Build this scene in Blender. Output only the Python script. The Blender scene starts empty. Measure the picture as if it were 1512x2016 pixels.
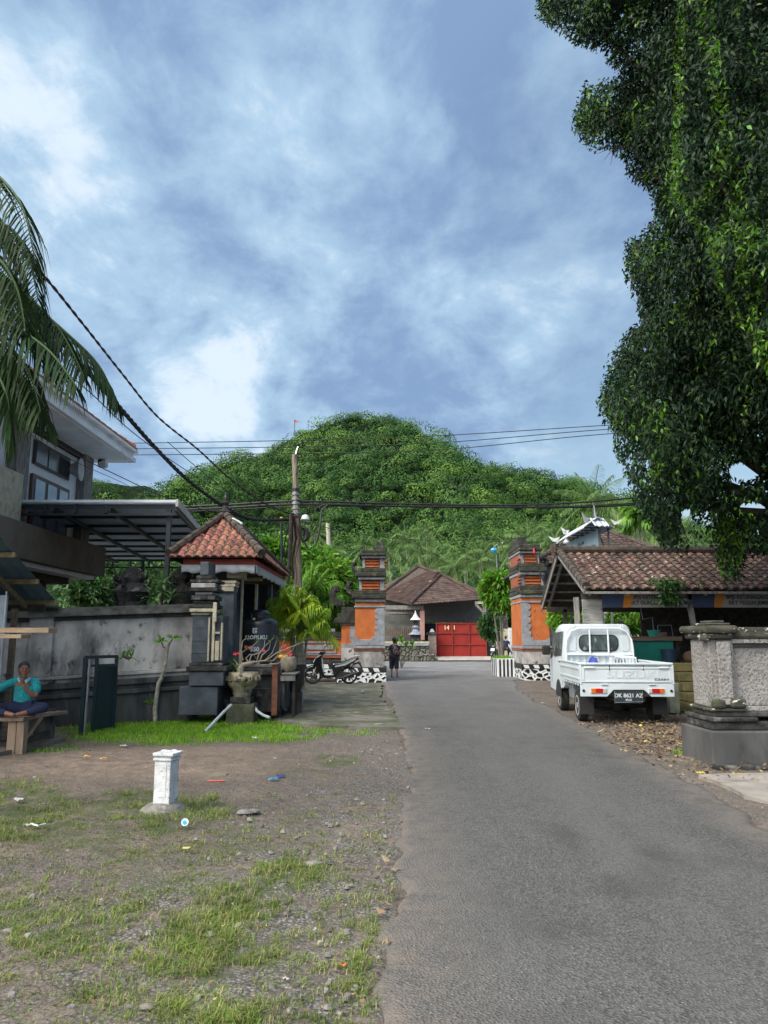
import bpy, bmesh, math, random
import numpy as np
from mathutils import Vector, Matrix
R = math.radians
sc = bpy.context.scene
col = sc.collection
# ---------------------------------------------------------------- camera
EYE, F, CXP, CYP, PITCH = 1.55, 1514.0, 756.0, 1008.0, R(9.27)
cam = bpy.data.objects.new('camera', bpy.data.cameras.new('camera')); col.objects.link(cam)
cam.location = (0, 0, EYE); cam.rotation_euler = (R(90) + PITCH, 0, 0)
cam.data.sensor_fit = 'VERTICAL'; cam.data.sensor_height = 36; cam.data.lens = F / 2016 * 36
cam.data.clip_start = .1; cam.data.clip_end = 6000
sc.camera = cam
sc.view_settings.view_transform = 'Standard'; sc.view_settings.look = 'None'
sc.view_settings.exposure = 0.46; sc.view_settings.gamma = 1
sc.cycles.max_bounces = 6; sc.cycles.transparent_max_bounces = 6; sc.cycles.volume_bounces = 0
sc.cycles.use_denoising = True
# ---------------------------------------------------------------- sun and sky
SUN = Vector((-.54, -.46, .74)).normalized()
sl = bpy.data.lights.new('sun', 'SUN'); sl.energy = 1.5; sl.angle = R(10); sl.color = (1, .95, .86)
so = bpy.data.objects.new('sun', sl); col.objects.link(so)
so.rotation_euler = SUN.to_track_quat('Z', 'Y').to_euler()
w = bpy.data.worlds.new('World'); sc.world = w; w.use_nodes = True
nt = w.node_tree; nt.nodes.clear()
def nn(t, **k):
    n = nt.nodes.new(t)
    for a, b in k.items(): setattr(n, a, b)
    return n
def lk(a, b): nt.links.new(a, b)
def mth(op, a, b=None, c=None):
    n = nn('ShaderNodeMath', operation=op)
    for i, v in enumerate((a, b, c)):
        if v is None: continue
        if isinstance(v, (int, float)): n.inputs[i].default_value = v
        else: lk(v, n.inputs[i])
    return n.outputs[0]
def rmp(v, lo, hi, smooth=True):
    n = nn('ShaderNodeMapRange'); n.interpolation_type = 'SMOOTHSTEP' if smooth else 'LINEAR'
    lk(v, n.inputs['Value']); n.inputs['From Min'].default_value = lo; n.inputs['From Max'].default_value = hi
    return n.outputs[0]
def mixc(f, a, b):
    n = nn('ShaderNodeMix', data_type='RGBA')
    if isinstance(f, (int, float)): n.inputs[0].default_value = f
    else: lk(f, n.inputs[0])
    for i, v in ((6, a), (7, b)):
        if isinstance(v, tuple): n.inputs[i].default_value = (*v, 1)
        else: lk(v, n.inputs[i])
    return n.outputs[2]
def pdir(px, py):
    u, v = (px - CXP) / F, (CYP - py) / F
    c, s = math.cos(PITCH), math.sin(PITCH)
    return Vector((u, c - v * s, s + v * c)).normalized()
sky = nn('ShaderNodeTexSky', sky_type='NISHITA', sun_disc=False, sun_elevation=math.asin(SUN.z), sun_rotation=math.atan2(SUN.x, SUN.y))
sky.air_density = 1.3; sky.dust_density = .6; sky.ozone_density = 2
tc = nn('ShaderNodeTexCoord')
sx = nn('ShaderNodeSeparateXYZ'); lk(tc.outputs['Generated'], sx.inputs[0])
dz = mth('ADD', mth('MAXIMUM', sx.outputs[2], 0), .30)
cv = nn('ShaderNodeCombineXYZ'); lk(mth('DIVIDE', sx.outputs[0], dz), cv.inputs[0]); lk(mth('DIVIDE', sx.outputs[1], dz), cv.inputs[1])
def noise(scale, det, rough=.55, off=0, dist=0):
    m = nn('ShaderNodeMapping'); lk(cv.outputs[0], m.inputs[0]); m.inputs['Location'].default_value = (off, off * .7, off * .3); m.inputs['Scale'].default_value = (1, .8, 1)
    n = nn('ShaderNodeTexNoise'); lk(m.outputs[0], n.inputs['Vector']); n.inputs['Scale'].default_value = scale
    n.inputs['Detail'].default_value = det; n.inputs['Roughness'].default_value = rough; n.inputs['Distortion'].default_value = dist
    return n.outputs[0]
def blob(px, py, rad):
    d = pdir(px, py); n = nn('ShaderNodeVectorMath', operation='DOT_PRODUCT'); lk(tc.outputs['Generated'], n.inputs[0]); n.inputs[1].default_value = d
    return rmp(n.outputs['Value'], math.cos(R(rad)), 1.0)
def msum(l):
    o = l[0]
    for x in l[1:]: o = mth('ADD', o, x)
    return o
# clouds: a broad grey-blue deck, bright thinner streaks, open blue low on the right
nA, nB, nC, nD = noise(1.5, 6, .55, 1.3, .2), noise(3.6, 9, .62, 7.1, .35), noise(.9, 4, .5, 3.9, .3), noise(9, 8, .62, 5.5, .3)
bright = msum([mth('MULTIPLY', blob(px_, py_, r_), k_) for px_, py_, r_, k_ in ((600, 60, 8, .9), (700, 90, 6, .7), (150, 280, 8, .7), (60, 130, 6, .3), (520, 330, 7, .95), (460, 230, 5, .7), (560, 390, 6, .9), (670, 430, 5, .8), (395, 750, 5.5, 1.25), (500, 730, 5, .6), (1060, 510, 5, .65), (1170, 480, 4, .6), (240, 430, 6, .6), (180, 560, 8, .35), (900, 640, 6, .35), (30, 320, 6, .7))])
dark = msum([mth('MULTIPLY', blob(px_, py_, r_), k_) for px_, py_, r_, k_ in ((900, 300, 11, .9), (330, 500, 8, .6), (430, 500, 9, .9), (800, 760, 9, .9), (330, 150, 6, .8), (1030, 150, 8, .5), (600, 620, 8, .7), (40, 220, 4, .7), (930, 740, 8, .5), (250, 690, 7, .5), (700, 200, 5, .3))])
open_ = msum([blob(1300, 900, 13), mth('MULTIPLY', blob(1480, 940, 12), .9), mth('MULTIPLY', blob(1150, 330, 12), .35)])
tex = mth('ADD', mth('MULTIPLY', nA, .36), mth('ADD', mth('MULTIPLY', nB, .40), mth('MULTIPLY', nD, .24)))
lum = mth('ADD', mth('SUBTRACT', mth('MULTIPLY', bright, .15), mth('MULTIPLY', dark, .15)), mth('MULTIPLY', mth('SUBTRACT', tex, .50), 3.7))
deck = rmp(lum, .32, -.30)
c0 = mixc(deck, (4.7, 6.7, 8.7), (2.45, 3.8, 6.1))
wisp = mth('MULTIPLY', rmp(lum, .17, .50), .95)
c1 = mixc(wisp, c0, (8.0, 9.2, 10.4))
cover = mth('SUBTRACT', .95, mth('MULTIPLY', mth('MINIMUM', open_, 1.0), .80))
skyb = nn('ShaderNodeVectorMath', operation='SCALE'); lk(sky.outputs[0], skyb.inputs[0]); skyb.inputs['Scale'].default_value = 1.25
c2 = mixc(cover, skyb.outputs[0], c1)
# added unseen glow around the sun direction, behind the camera, lifting the ground light
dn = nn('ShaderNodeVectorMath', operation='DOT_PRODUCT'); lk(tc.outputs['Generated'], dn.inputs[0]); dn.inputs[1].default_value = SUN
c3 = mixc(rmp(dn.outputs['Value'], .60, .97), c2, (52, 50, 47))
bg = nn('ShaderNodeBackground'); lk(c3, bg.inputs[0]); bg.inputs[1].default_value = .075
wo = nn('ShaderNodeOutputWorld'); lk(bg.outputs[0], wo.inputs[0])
# ---------------------------------------------------------------- geometry helpers
_c, _s = math.cos(PITCH), math.sin(PITCH)
def W(px, py, Y):                      # the world point at forward distance Y seen at a pixel of the photograph
    u, v = (px - CXP) / F, (CYP - py) / F
    k = Y / (_c - v * _s)
    return Vector((u * k, Y, EYE + (_s + v * _c) * k))
def ZY(py, Y): return W(CXP, py, Y).z
def XY(px, Y, z): return (px - CXP) / F * (Y * _c + (z - EYE) * _s)
def G(px, py, z=0):                    # ground point under a pixel
    u, v = (px - CXP) / F, (CYP - py) / F
    k = (z - EYE) / (_s + v * _c)
    return Vector((u * k, (_c - v * _s) * k, z))
def fbm(x, y, seed=0, octv=4, gain=.5):
    rs = np.random.RandomState(seed); T = rs.rand(256, 256); o = 0; a = 1; t = 0
    x = np.asarray(x, float); y = np.asarray(y, float)
    for k in range(octv):
        xi = np.floor(x).astype(int); yi = np.floor(y).astype(int); fx = x - xi; fy = y - yi
        fx = fx * fx * (3 - 2 * fx); fy = fy * fy * (3 - 2 * fy)
        a00 = T[xi & 255, yi & 255]; a10 = T[(xi + 1) & 255, yi & 255]; a01 = T[xi & 255, (yi + 1) & 255]; a11 = T[(xi + 1) & 255, (yi + 1) & 255]
        o = o + a * ((a00 * (1 - fx) + a10 * fx) * (1 - fy) + (a01 * (1 - fx) + a11 * fx) * fy); t += a
        a *= gain; x = x * 2.03 + 17.3; y = y * 2.03 + 5.1
    return o / t
def prop(o, label=None, cat=None, group=None, kind=None):
    for k, v in (('label', label), ('category', cat), ('group', group), ('kind', kind)):
        if v: o[k] = v
    return o
def thing(name, label, cat, loc, rz=0, group=None):
    o = bpy.data.objects.new(name, None); col.objects.link(o); o.empty_display_size = .2
    o.location = loc; o.rotation_euler = (0, 0, rz); return prop(o, label, cat, group)
def copy_tree(o, parent=None):
    c = o.copy(); col.objects.link(c)
    if parent is not None: c.parent = parent
    for ch in [x for x in bpy.data.objects if x.parent == o and x != c]: copy_tree(ch, c)
    return c
class MB:
    def __init__(s): s.v = []; s.f = []; s.m = []; s.k = 0
    def add(s, vs, fs):
        b = len(s.v); s.v.extend([tuple(p) for p in vs]); s.f.extend([tuple(i + b for i in f) for f in fs]); s.m.extend([s.k] * len(fs)); return s
    def bx(s, x0, x1, y0, y1, z0, z1, tp=1.0):
        cx, cy = (x0 + x1) / 2, (y0 + y1) / 2; t = lambda a, c: c + (a - c) * tp
        vs = [(x0, y0, z0), (x1, y0, z0), (x1, y1, z0), (x0, y1, z0), (t(x0, cx), t(y0, cy), z1), (t(x1, cx), t(y0, cy), z1), (t(x1, cx), t(y1, cy), z1), (t(x0, cx), t(y1, cy), z1)]
        return s.add(vs, [(0, 3, 2, 1), (4, 5, 6, 7), (0, 1, 5, 4), (1, 2, 6, 5), (2, 3, 7, 6), (3, 0, 4, 7)])
    def box(s, c, d, M=None):
        b = len(s.v); s.bx(-d[0] / 2, d[0] / 2, -d[1] / 2, d[1] / 2, -d[2] / 2, d[2] / 2)
        M = M or Matrix()
        for i in range(b, len(s.v)): s.v[i] = tuple(M @ Vector(s.v[i]) + Vector(c))
        return s
    def bar(s, a, b, w_, h=None, up=(0, 0, 1)):
        a = Vector(a); b = Vector(b); h = h or w_; d = (b - a); L = d.length; d.normalize(); u = Vector(up)
        if abs(d.dot(u)) > .98: u = Vector((0, 1, 0))
        x = d.cross(u).normalized(); u = x.cross(d)
        M = Matrix((x, d, u)).transposed()
        return s.box((a + b) / 2, (w_, L, h), M)
    def quad(s, a, b, c, d): return s.add([a, b, c, d], [(0, 1, 2, 3)])
    def tube(s, pts, r, n=6, cap=True):
        pts = [Vector(p) for p in pts]; rs = r if isinstance(r, (list, tuple)) else [r] * len(pts); vs = []; fs = []; px = None
        for i, p in enumerate(pts):
            d = (pts[min(i + 1, len(pts) - 1)] - pts[max(i - 1, 0)])
            d = d.normalized() if d.length > 1e-9 else Vector((0, 0, 1))
            if px is None:
                u = Vector((0, 0, 1)) if abs(d.z) < .9 else Vector((1, 0, 0)); px = d.cross(u).normalized()
            else: px = (px - d * px.dot(d)).normalized()
            py = d.cross(px)
            for j in range(n):
                t = 2 * math.pi * j / n; vs.append(p + (px * math.cos(t) + py * math.sin(t)) * rs[i])
        for i in range(len(pts) - 1):
            for j in range(n): k = (j + 1) % n; fs.append((i * n + j, i * n + k, (i + 1) * n + k, (i + 1) * n + j))
        if cap: fs.append(tuple(range(n))[::-1]); fs.append(tuple(range((len(pts) - 1) * n, len(pts) * n)))
        return s.add(vs, fs)
    def lathe(s, prof, c, n=20, sx=1, sy=1, M=None, jit=0, seed=0):
        rn = random.Random(seed); vs = []; fs = []; M = M or Matrix(); c = Vector(c)
        for r, z in prof:
            for j in range(n):
                t = 2 * math.pi * (j + .5) / n; q = r * (1 + rn.uniform(-jit, jit)); vs.append(M @ Vector((q * math.cos(t) * sx, q * math.sin(t) * sy, z)) + c)
        for i in range(len(prof) - 1):
            for j in range(n): k = (j + 1) % n; fs.append((i * n + j, i * n + k, (i + 1) * n + k, (i + 1) * n + j))
        fs.append(tuple(range(n))[::-1]); fs.append(tuple(range((len(prof) - 1) * n, len(prof) * n)))
        return s.add(vs, fs)
    def prism(s, poly, vec):
        n = len(poly); poly = [Vector(p) for p in poly]; vec = Vector(vec)
        fs = [tuple(range(n))[::-1], tuple(range(n, 2 * n))] + [(i, (i + 1) % n, n + (i + 1) % n, n + i) for i in range(n)]
        return s.add(poly + [p + vec for p in poly], fs)
    def ball(s, c, r, n=10, sc3=(1, 1, 1)):
        k = max(4, n // 2); return s.lathe([(max(math.sin(math.pi * i / k), .02) * r, -math.cos(math.pi * i / k) * r * sc3[2]) for i in range(k + 1)], c, n, sc3[0], sc3[1])
    def build(s, name, mats, parent=None, smooth=False, bevel=0, loc=None, local=False, label=None, solid=0):
        me = bpy.data.meshes.new(name); V = np.array(s.v, float) if s.v else np.zeros((0, 3)); o = bpy.data.objects.new(name, me); col.objects.link(o)
        if parent is not None:
            o.parent = parent
            if not local:
                root = parent
                while root.parent: root = root.parent
                a = -root.rotation_euler.z; V = V - np.array(root.location); ca, sa = math.cos(a), math.sin(a)
                V = np.stack([V[:, 0] * ca - V[:, 1] * sa, V[:, 0] * sa + V[:, 1] * ca, V[:, 2]], 1)
        elif loc is not None: o.location = loc; V = V - np.array(loc)
        elif len(V) and not local:
            b = np.array([(V[:, 0].min() + V[:, 0].max()) / 2, (V[:, 1].min() + V[:, 1].max()) / 2, V[:, 2].min()]); o.location = b; V = V - b
        me.from_pydata([tuple(p) for p in V.tolist()], [], s.f)
        for m in (mats if isinstance(mats, (list, tuple)) else [mats]): me.materials.append(m)
        me.polygons.foreach_set('material_index', s.m)
        bm = bmesh.new(); bm.from_mesh(me); bmesh.ops.recalc_face_normals(bm, faces=bm.faces); bm.to_mesh(me); bm.free()
        if smooth: me.polygons.foreach_set('use_smooth', [True] * len(me.polygons)); me.set_sharp_from_angle(angle=R(38))
        if solid: md = o.modifiers.new('thick', 'SOLIDIFY'); md.thickness = solid
        if bevel: md = o.modifiers.new('bevel', 'BEVEL'); md.width = bevel; md.segments = 2; md.limit_method = 'ANGLE'
        if label: o['label'] = label
        return o
def npmesh(name, V, Fq, mats, parent=None, loc=None, smooth=False, mi=None):
    """mesh from numpy arrays; Fq (n,4) or (n,3)"""
    me = bpy.data.meshes.new(name); o = bpy.data.objects.new(name, me); col.objects.link(o); V = np.asarray(V, float)
    if parent is not None:
        o.parent = parent; root = parent
        while root.parent: root = root.parent
        V = V - np.array(root.location)
    elif loc is not None: o.location = loc; V = V - np.array(loc)
    k = Fq.shape[1]; me.vertices.add(len(V)); me.vertices.foreach_set('co', V.ravel()); me.loops.add(Fq.size); me.loops.foreach_set('vertex_index', Fq.ravel().astype(np.int32))
    me.polygons.add(len(Fq)); me.polygons.foreach_set('loop_start', np.arange(0, Fq.size, k, dtype=np.int32)); me.polygons.foreach_set('loop_total', np.full(len(Fq), k, dtype=np.int32))
    for m in (mats if isinstance(mats, (list, tuple)) else [mats]): me.materials.append(m)
    if mi is not None: me.polygons.foreach_set('material_index', np.asarray(mi, np.int32))
    me.polygons.foreach_set('use_smooth', np.full(len(Fq), smooth)); me.update(calc_edges=True); me.validate(); return o
def unit(a): return a / (np.linalg.norm(a, axis=-1, keepdims=True) + 1e-9)
def leafquads(P, D, L, Wd, rs, bend=.25):
    """rhombic leaves: bases P, directions D, length L, half width Wd"""
    n = len(P); D = unit(D); S = unit(np.cross(D, unit(rs.normal(size=(n, 3)))))
    L = np.broadcast_to(np.asarray(L, float).reshape(-1, 1), (n, 1)); Wd = np.broadcast_to(np.asarray(Wd, float).reshape(-1, 1), (n, 1))
    mid = P + D * L * .45; tip = P + D * L; tip[:, 2] -= (L[:, 0] * bend); Nn = np.cross(D, S)
    V = np.stack([P, mid + S * Wd + Nn * Wd * .3, tip, mid - S * Wd + Nn * Wd * .3], 1).reshape(-1, 3)
    return V, np.arange(4 * n).reshape(n, 4)
def clumps(C, N, k, spread, L, Wd, rs, droop=.4, out=.7, bend=.25):
    """k leaves round each clump centre C with outward normal N"""
    n = len(C); P = np.repeat(C, k, 0) + rs.normal(size=(n * k, 3)) * spread
    D = np.repeat(N, k, 0) * out + rs.normal(size=(n * k, 3)) * .6; D[:, 2] -= droop
    return leafquads(P, D, L * rs.uniform(.7, 1.25, n * k), Wd * rs.uniform(.8, 1.2, n * k), rs, bend)
def shell(c, r, n, rs, fill=.35, low=-1):
    d = unit(rs.normal(size=(n * 2, 3))); d = d[d[:, 2] > low][:n]
    t = 1 - fill * rs.rand(len(d), 1) ** 1.6; return np.array(c) + d * np.array(r) * t, d
def text(s, size, M, mtl, parent, name='lettering', ext=.003, align='CENTER', sx=1):
    cu = bpy.data.curves.new('t', 'FONT'); cu.body = s; cu.size = size; cu.extrude = ext; cu.align_x = align; cu.align_y = 'CENTER'; cu.offset = size * .018
    t = bpy.data.objects.new('t', cu); col.objects.link(t); bpy.context.view_layer.update()
    me = bpy.data.meshes.new_from_object(t.evaluated_get(bpy.context.evaluated_depsgraph_get())); bpy.data.objects.remove(t)
    me.transform(M @ Matrix.Diagonal((sx, 1, 1, 1))); o = bpy.data.objects.new(name, me); col.objects.link(o); o.parent = parent; me.materials.clear(); me.materials.append(mtl); return o
# ---------------------------------------------------------------- materials
def mat(name, c1, c2=None, scale=4, rough=.85, bump=0, bscale=None, metal=0, c3=None, s3=1.2, t3=(.5, .65), island=0, transl=0, lo=.38, hi=.62, stretch=(1, 1, 1), spec=.35, det=6, c4=None, s4=9, t4=(.6, .66), hue=0, st3=None, bdist=.02):
    m = bpy.data.materials.new(name); m.use_nodes = True; nt = m.node_tree; N = nt.nodes; L = nt.links; b = N['Principled BSDF']
    b.inputs['Roughness'].default_value = rough; b.inputs['Metallic'].default_value = metal; b.inputs['Specular IOR Level'].default_value = spec
    tc = N.new('ShaderNodeTexCoord')
    def noise(sc_, det_=det, st=stretch, off=0):
        mp = N.new('ShaderNodeMapping'); mp.inputs['Scale'].default_value = st; mp.inputs['Location'].default_value = (off, off, off); L.new(tc.outputs['Object'], mp.inputs[0])
        n = N.new('ShaderNodeTexNoise'); n.inputs['Scale'].default_value = sc_; n.inputs['Detail'].default_value = det_; n.inputs['Roughness'].default_value = .6; L.new(mp.outputs[0], n.inputs[0]); return n.outputs[0]
    def mr(v, a, c):
        n = N.new('ShaderNodeMapRange'); L.new(v, n.inputs[0]); n.inputs[1].default_value = a; n.inputs[2].default_value = c; return n.outputs[0]
    def mx(f, a, c):
        n = N.new('ShaderNodeMix'); n.data_type = 'RGBA'; L.new(f, n.inputs[0])
        for i, v in ((6, a), (7, c)):
            if isinstance(v, tuple): n.inputs[i].default_value = (*v, 1)
            else: L.new(v, n.inputs[i])
        return n.outputs[2]
    c2 = c2 or tuple(x * .72 for x in c1)
    c = mx(mr(noise(scale), lo, hi), c1, c2)
    if c3: c = mx(mr(noise(s3, det, st3 or stretch, 3.7), *t3), c, c3)
    if c4: c = mx(mr(noise(s4, 4, stretch, 9.1), *t4), c, c4)
    if island or hue:
        g = N.new('ShaderNodeNewGeometry'); h = N.new('ShaderNodeHueSaturation'); L.new(c, h.inputs['Color'])
        a = N.new('ShaderNodeMapRange'); L.new(g.outputs['Random Per Island'], a.inputs[0]); a.inputs[3].default_value = 1 - island; a.inputs[4].default_value = 1 + island; L.new(a.outputs[0], h.inputs['Value'])
        if hue:
            w_ = N.new('ShaderNodeMath'); w_.operation = 'FRACT'; q = N.new('ShaderNodeMath'); q.operation = 'MULTIPLY'; q.inputs[1].default_value = 7.31; L.new(g.outputs['Random Per Island'], q.inputs[0]); L.new(q.outputs[0], w_.inputs[0])
            a = N.new('ShaderNodeMapRange'); L.new(w_.outputs[0], a.inputs[0]); a.inputs[3].default_value = .5 - hue; a.inputs[4].default_value = .5 + hue; L.new(a.outputs[0], h.inputs['Hue'])
        c = h.outputs[0]
    L.new(c, b.inputs['Base Color'])
    if bump:
        bn = N.new('ShaderNodeBump'); bn.inputs['Strength'].default_value = bump; bn.inputs['Distance'].default_value = bdist; L.new(noise(bscale or scale * 4, 5), bn.inputs['Height']); L.new(bn.outputs[0], b.inputs['Normal'])
    if transl:
        t = N.new('ShaderNodeBsdfTranslucent'); L.new(c, t.inputs[0]); ms = N.new('ShaderNodeMixShader'); ms.inputs[0].default_value = transl
        L.new(b.outputs[0], ms.inputs[1]); L.new(t.outputs[0], ms.inputs[2]); L.new(ms.outputs[0], N['Material Output'].inputs[0])
    return m
def plain(name, c, rough=.5, metal=0, spec=.5, **k): return mat(name, c, tuple(x * .85 for x in c), 6, rough, metal=metal, spec=spec, **k)
MT = dict(
    plaster=mat('weathered_grey_plaster', (.50, .485, .47), (.23, .225, .215), 1.6, .9, .25, 14, c3=(.06, .062, .06), s3=1.5, t3=(.52, .70), stretch=(1, 1, .75), st3=(1.5, 1.5, .55), c4=(.055, .055, .052), s4=5, t4=(.58, .70)),
    plaster_dark=mat('damp_black_plaster', (.075, .08, .08), (.03, .033, .033), 2.2, .9, .4, 12, c3=(.17, .165, .155), s3=2.3, t3=(.55, .75), stretch=(1.5, 1.5, .4)),
    cap=mat('mossy_coping', (.085, .085, .08), (.03, .032, .028), 5, .95, .6, 20, c3=(.07, .085, .035), s3=3, t3=(.55, .7)),
    andesite=mat('blue_grey_stone', (.085, .105, .125), (.045, .058, .07), 3, .7, .2, 20, c3=(.03, .035, .04), s3=1.4, t3=(.5, .7)),
    cream=mat('cream_trim', (.50, .45, .33), (.36, .33, .25), 6, .8, .2, 20, c3=(.12, .11, .09), s3=5, t3=(.58, .72)),
    carved=mat('black_carved_stone', (.055, .055, .052), (.02, .02, .02), 7, .95, .9, 25, c3=(.15, .145, .135), s3=5, t3=(.56, .68)),
    orange=mat('orange_paint', (.52, .155, .042), (.42, .115, .034), 2.5, .8, .15, 10, c3=(.26, .085, .03), s3=1.6, t3=(.56, .74), st3=(1.6, 1.6, .5), c4=(.12, .07, .04), s4=7, t4=(.62, .72)),
    grey=mat('grey_cement_trim', (.30, .32, .35), (.21, .22, .24), 5, .85, .25, 18, c3=(.10, .10, .10), s3=4, t3=(.6, .75)),
    moss=mat('mossy_black_cornice', (.055, .055, .045), (.022, .024, .02), 6, .95, .8, 20, c3=(.09, .10, .04), s3=4, t3=(.55, .68), c4=(.4, .4, .38), s4=14, t4=(.68, .72)),
    redband=mat('brick_red_band', (.33, .10, .05), (.22, .07, .04), 6, .85),
    white=mat('white_paint', (.74, .77, .78), (.62, .66, .68), 3, .6, .1, 20),
    oldwhite=mat('old_whitewash', (.66, .67, .68), (.45, .46, .47), 9, .85, .5, 22, c3=(.10, .10, .09), s3=16, t3=(.60, .70)),
    black=plain('black_paint', (.015, .015, .016), .5),
    wood=mat('weathered_wood', (.23, .17, .115), (.13, .10, .075), 9, .85, .4, 30, stretch=(.4, 3, 3)),
    greywood=mat('grey_old_wood', (.27, .26, .24), (.14, .135, .125), 7, .9, .5, 26, stretch=(2, 2, .5)),
    darkwood=mat('dark_beams', (.06, .05, .042), (.03, .026, .022), 8, .9, .3, 25),
    steel=plain('dark_steel', (.035, .042, .05), .5, .3),
    galv=mat('grey_galvanised', (.30, .33, .36), (.22, .24, .27), 4, .45, metal=.5),
    rust=mat('rusty_steel', (.17, .065, .035), (.09, .04, .025), 12, .8, .3, 30),
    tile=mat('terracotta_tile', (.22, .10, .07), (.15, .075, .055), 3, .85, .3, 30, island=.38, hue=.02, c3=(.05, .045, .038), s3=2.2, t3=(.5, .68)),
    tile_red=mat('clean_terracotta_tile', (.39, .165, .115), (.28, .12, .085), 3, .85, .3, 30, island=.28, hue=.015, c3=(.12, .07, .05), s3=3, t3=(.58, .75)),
    tile_pale=mat('lichen_tile', (.155, .088, .066), (.085, .056, .044), 2.5, .9, .4, 30, island=.4, hue=.02, c3=(.34, .30, .26), s3=6, t3=(.58, .66), c4=(.045, .04, .034), s4=3, t4=(.55, .66)),
    tile_dark=mat('dark_brown_tile', (.085, .052, .043), (.052, .036, .031), 1.2, .9, .3, 30, island=.45, hue=.02, c3=(.42, .35, .30), s3=1.4, t3=(.70, .73)),
    ridge=mat('mossy_ridge_tile', (.095, .075, .06), (.045, .04, .034), 6, .95, .5, 25, c3=(.22, .2, .17), s3=9, t3=(.62, .72)),
    black_hole=plain('dark_interior', (.012, .012, .013), .9),  # near-black colour standing for the shade inside openings
    leaf_dark=mat('fig_leaf', (.012, .038, .010), (.006, .022, .007), .8, .55, island=.45, hue=.02, transl=.18, spec=.25),  # colour lowered to carry the shade of the crown
    leaf_light=mat('young_fig_leaf', (.12, .26, .015), (.06, .15, .012), .9, .4, island=.4, hue=.02, transl=.35, spec=.4),  # brighter copy of the leaf, painted for the sunlit strands
    leaf_palm=mat('palm_leaf', (.022, .058, .012), (.011, .032, .008), 1.5, .6, island=.35, hue=.025, transl=.28, spec=.2),
    leaf_far=mat('coconut_leaf', (.16, .255, .06), (.075, .15, .038), .25, .5, island=.3, hue=.03, transl=.3, spec=.5),
    leaf_lime=mat('yellow_green_palm_leaf', (.38, .50, .03), (.20, .36, .022), 1.3, .5, island=.35, hue=.03, transl=.4),
    leaf_green=mat('bright_leaf', (.16, .34, .028), (.075, .20, .02), 1.1, .5, island=.35, hue=.03, transl=.35),
    leaf_mid=mat('garden_leaf', (.055, .13, .03), (.028, .075, .02), 1, .5, island=.35, hue=.03, transl=.3),
    forest=mat('hill_forest_leaf', (.056, .138, .028), (.022, .066, .018), .018, .65, island=.13, hue=.012, transl=.15, c3=(.085, .165, .030), s3=.035, t3=(.52, .74), spec=.2, lo=.35, hi=.65),
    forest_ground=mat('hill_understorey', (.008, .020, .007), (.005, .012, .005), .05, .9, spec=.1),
    trunk=mat('grey_bark', (.20, .18, .15), (.10, .09, .075), 6, .9, .5, 20, stretch=(1, 1, .4)),
    palmtrunk=mat('pale_palm_trunk', (.36, .34, .29), (.22, .20, .17), 4, .9, .3, 20, stretch=(.5, .5, 3)),
    skin=plain('brown_skin', (.22, .10, .06), .55), hair=plain('black_hair', (.008, .007, .007), .6),
    rubber=plain('tyre_rubber', (.02, .02, .021), .8), glass=plain('dark_window_glass', (.02, .028, .03), .06, 0, .8),
    chrome=plain('bright_metal', (.6, .6, .6), .25, 1), navy=plain('navy_cloth', (.012, .018, .055), .9),
)
# ================================================================ THE SETTING
def proj(x, y, z=0):
    d = y * _c + (z - EYE) * _s; q = -(y * _s) + (z - EYE) * _c
    return CXP + F * x / d, CYP - F * q / d
GP = [(300, 1440, 170, 26, 1), (400, 1428, 190, 24, 1), (520, 1445, 110, 16, .8), (620, 1440, 60, 8, .4), (60, 1600, 110, 55, .9), (20, 1560, 90, 30, .7), (270, 1590, 90, 38, .8), (390, 1590, 70, 26, .85), (320, 1625, 60, 22, .6), (150, 1640, 130, 40, .45),
      (660, 1498, 50, 14, .6), (590, 1520, 60, 16, .35), (710, 1440, 50, 10, .25), (560, 1720, 70, 38, .7), (470, 1770, 80, 40, .75), (400, 1840, 80, 45, .85), (350, 1890, 75, 34, .8), (490, 1885, 60, 22, .6), (420, 1925, 28, 22, .9), (600, 1715, 50, 22, .5),
      (20, 1800, 60, 40, .6), (110, 1850, 90, 45, .6), (200, 1800, 90, 40, .35), (310, 1740, 110, 30, .3), (400, 1670, 120, 30, .3), (250, 1700, 80, 35, .3), (420, 1990, 110, 26, .75), (340, 1980, 30, 26, .6), (520, 1870, 45, 18, .5), (220, 1960, 60, 30, .3), (730, 1830, 14, 26, .5), (715, 1880, 20, 26, .45), (700, 1930, 20, 40, .4),
      (700, 1365, 50, 10, .25), (650, 1370, 70, 10, .3), (1345, 1480, 22, 7, .5), (1330, 1500, 60, 5, .2), (1340, 1395, 25, 10, .4), (100, 1470, 60, 12, .35), (480, 1640, 60, 20, .3), (600, 1620, 70, 30, .12), (640, 1800, 60, 60, .1)]
def grassd(px, py):
    d = 0
    for cx, cy, rx, ry, s in GP:
        q = ((px - cx) / rx) ** 2 + ((py - cy) / ry) ** 2; d = np.maximum(d, s * np.clip(1.35 - q, 0, 1))
    return d
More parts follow.
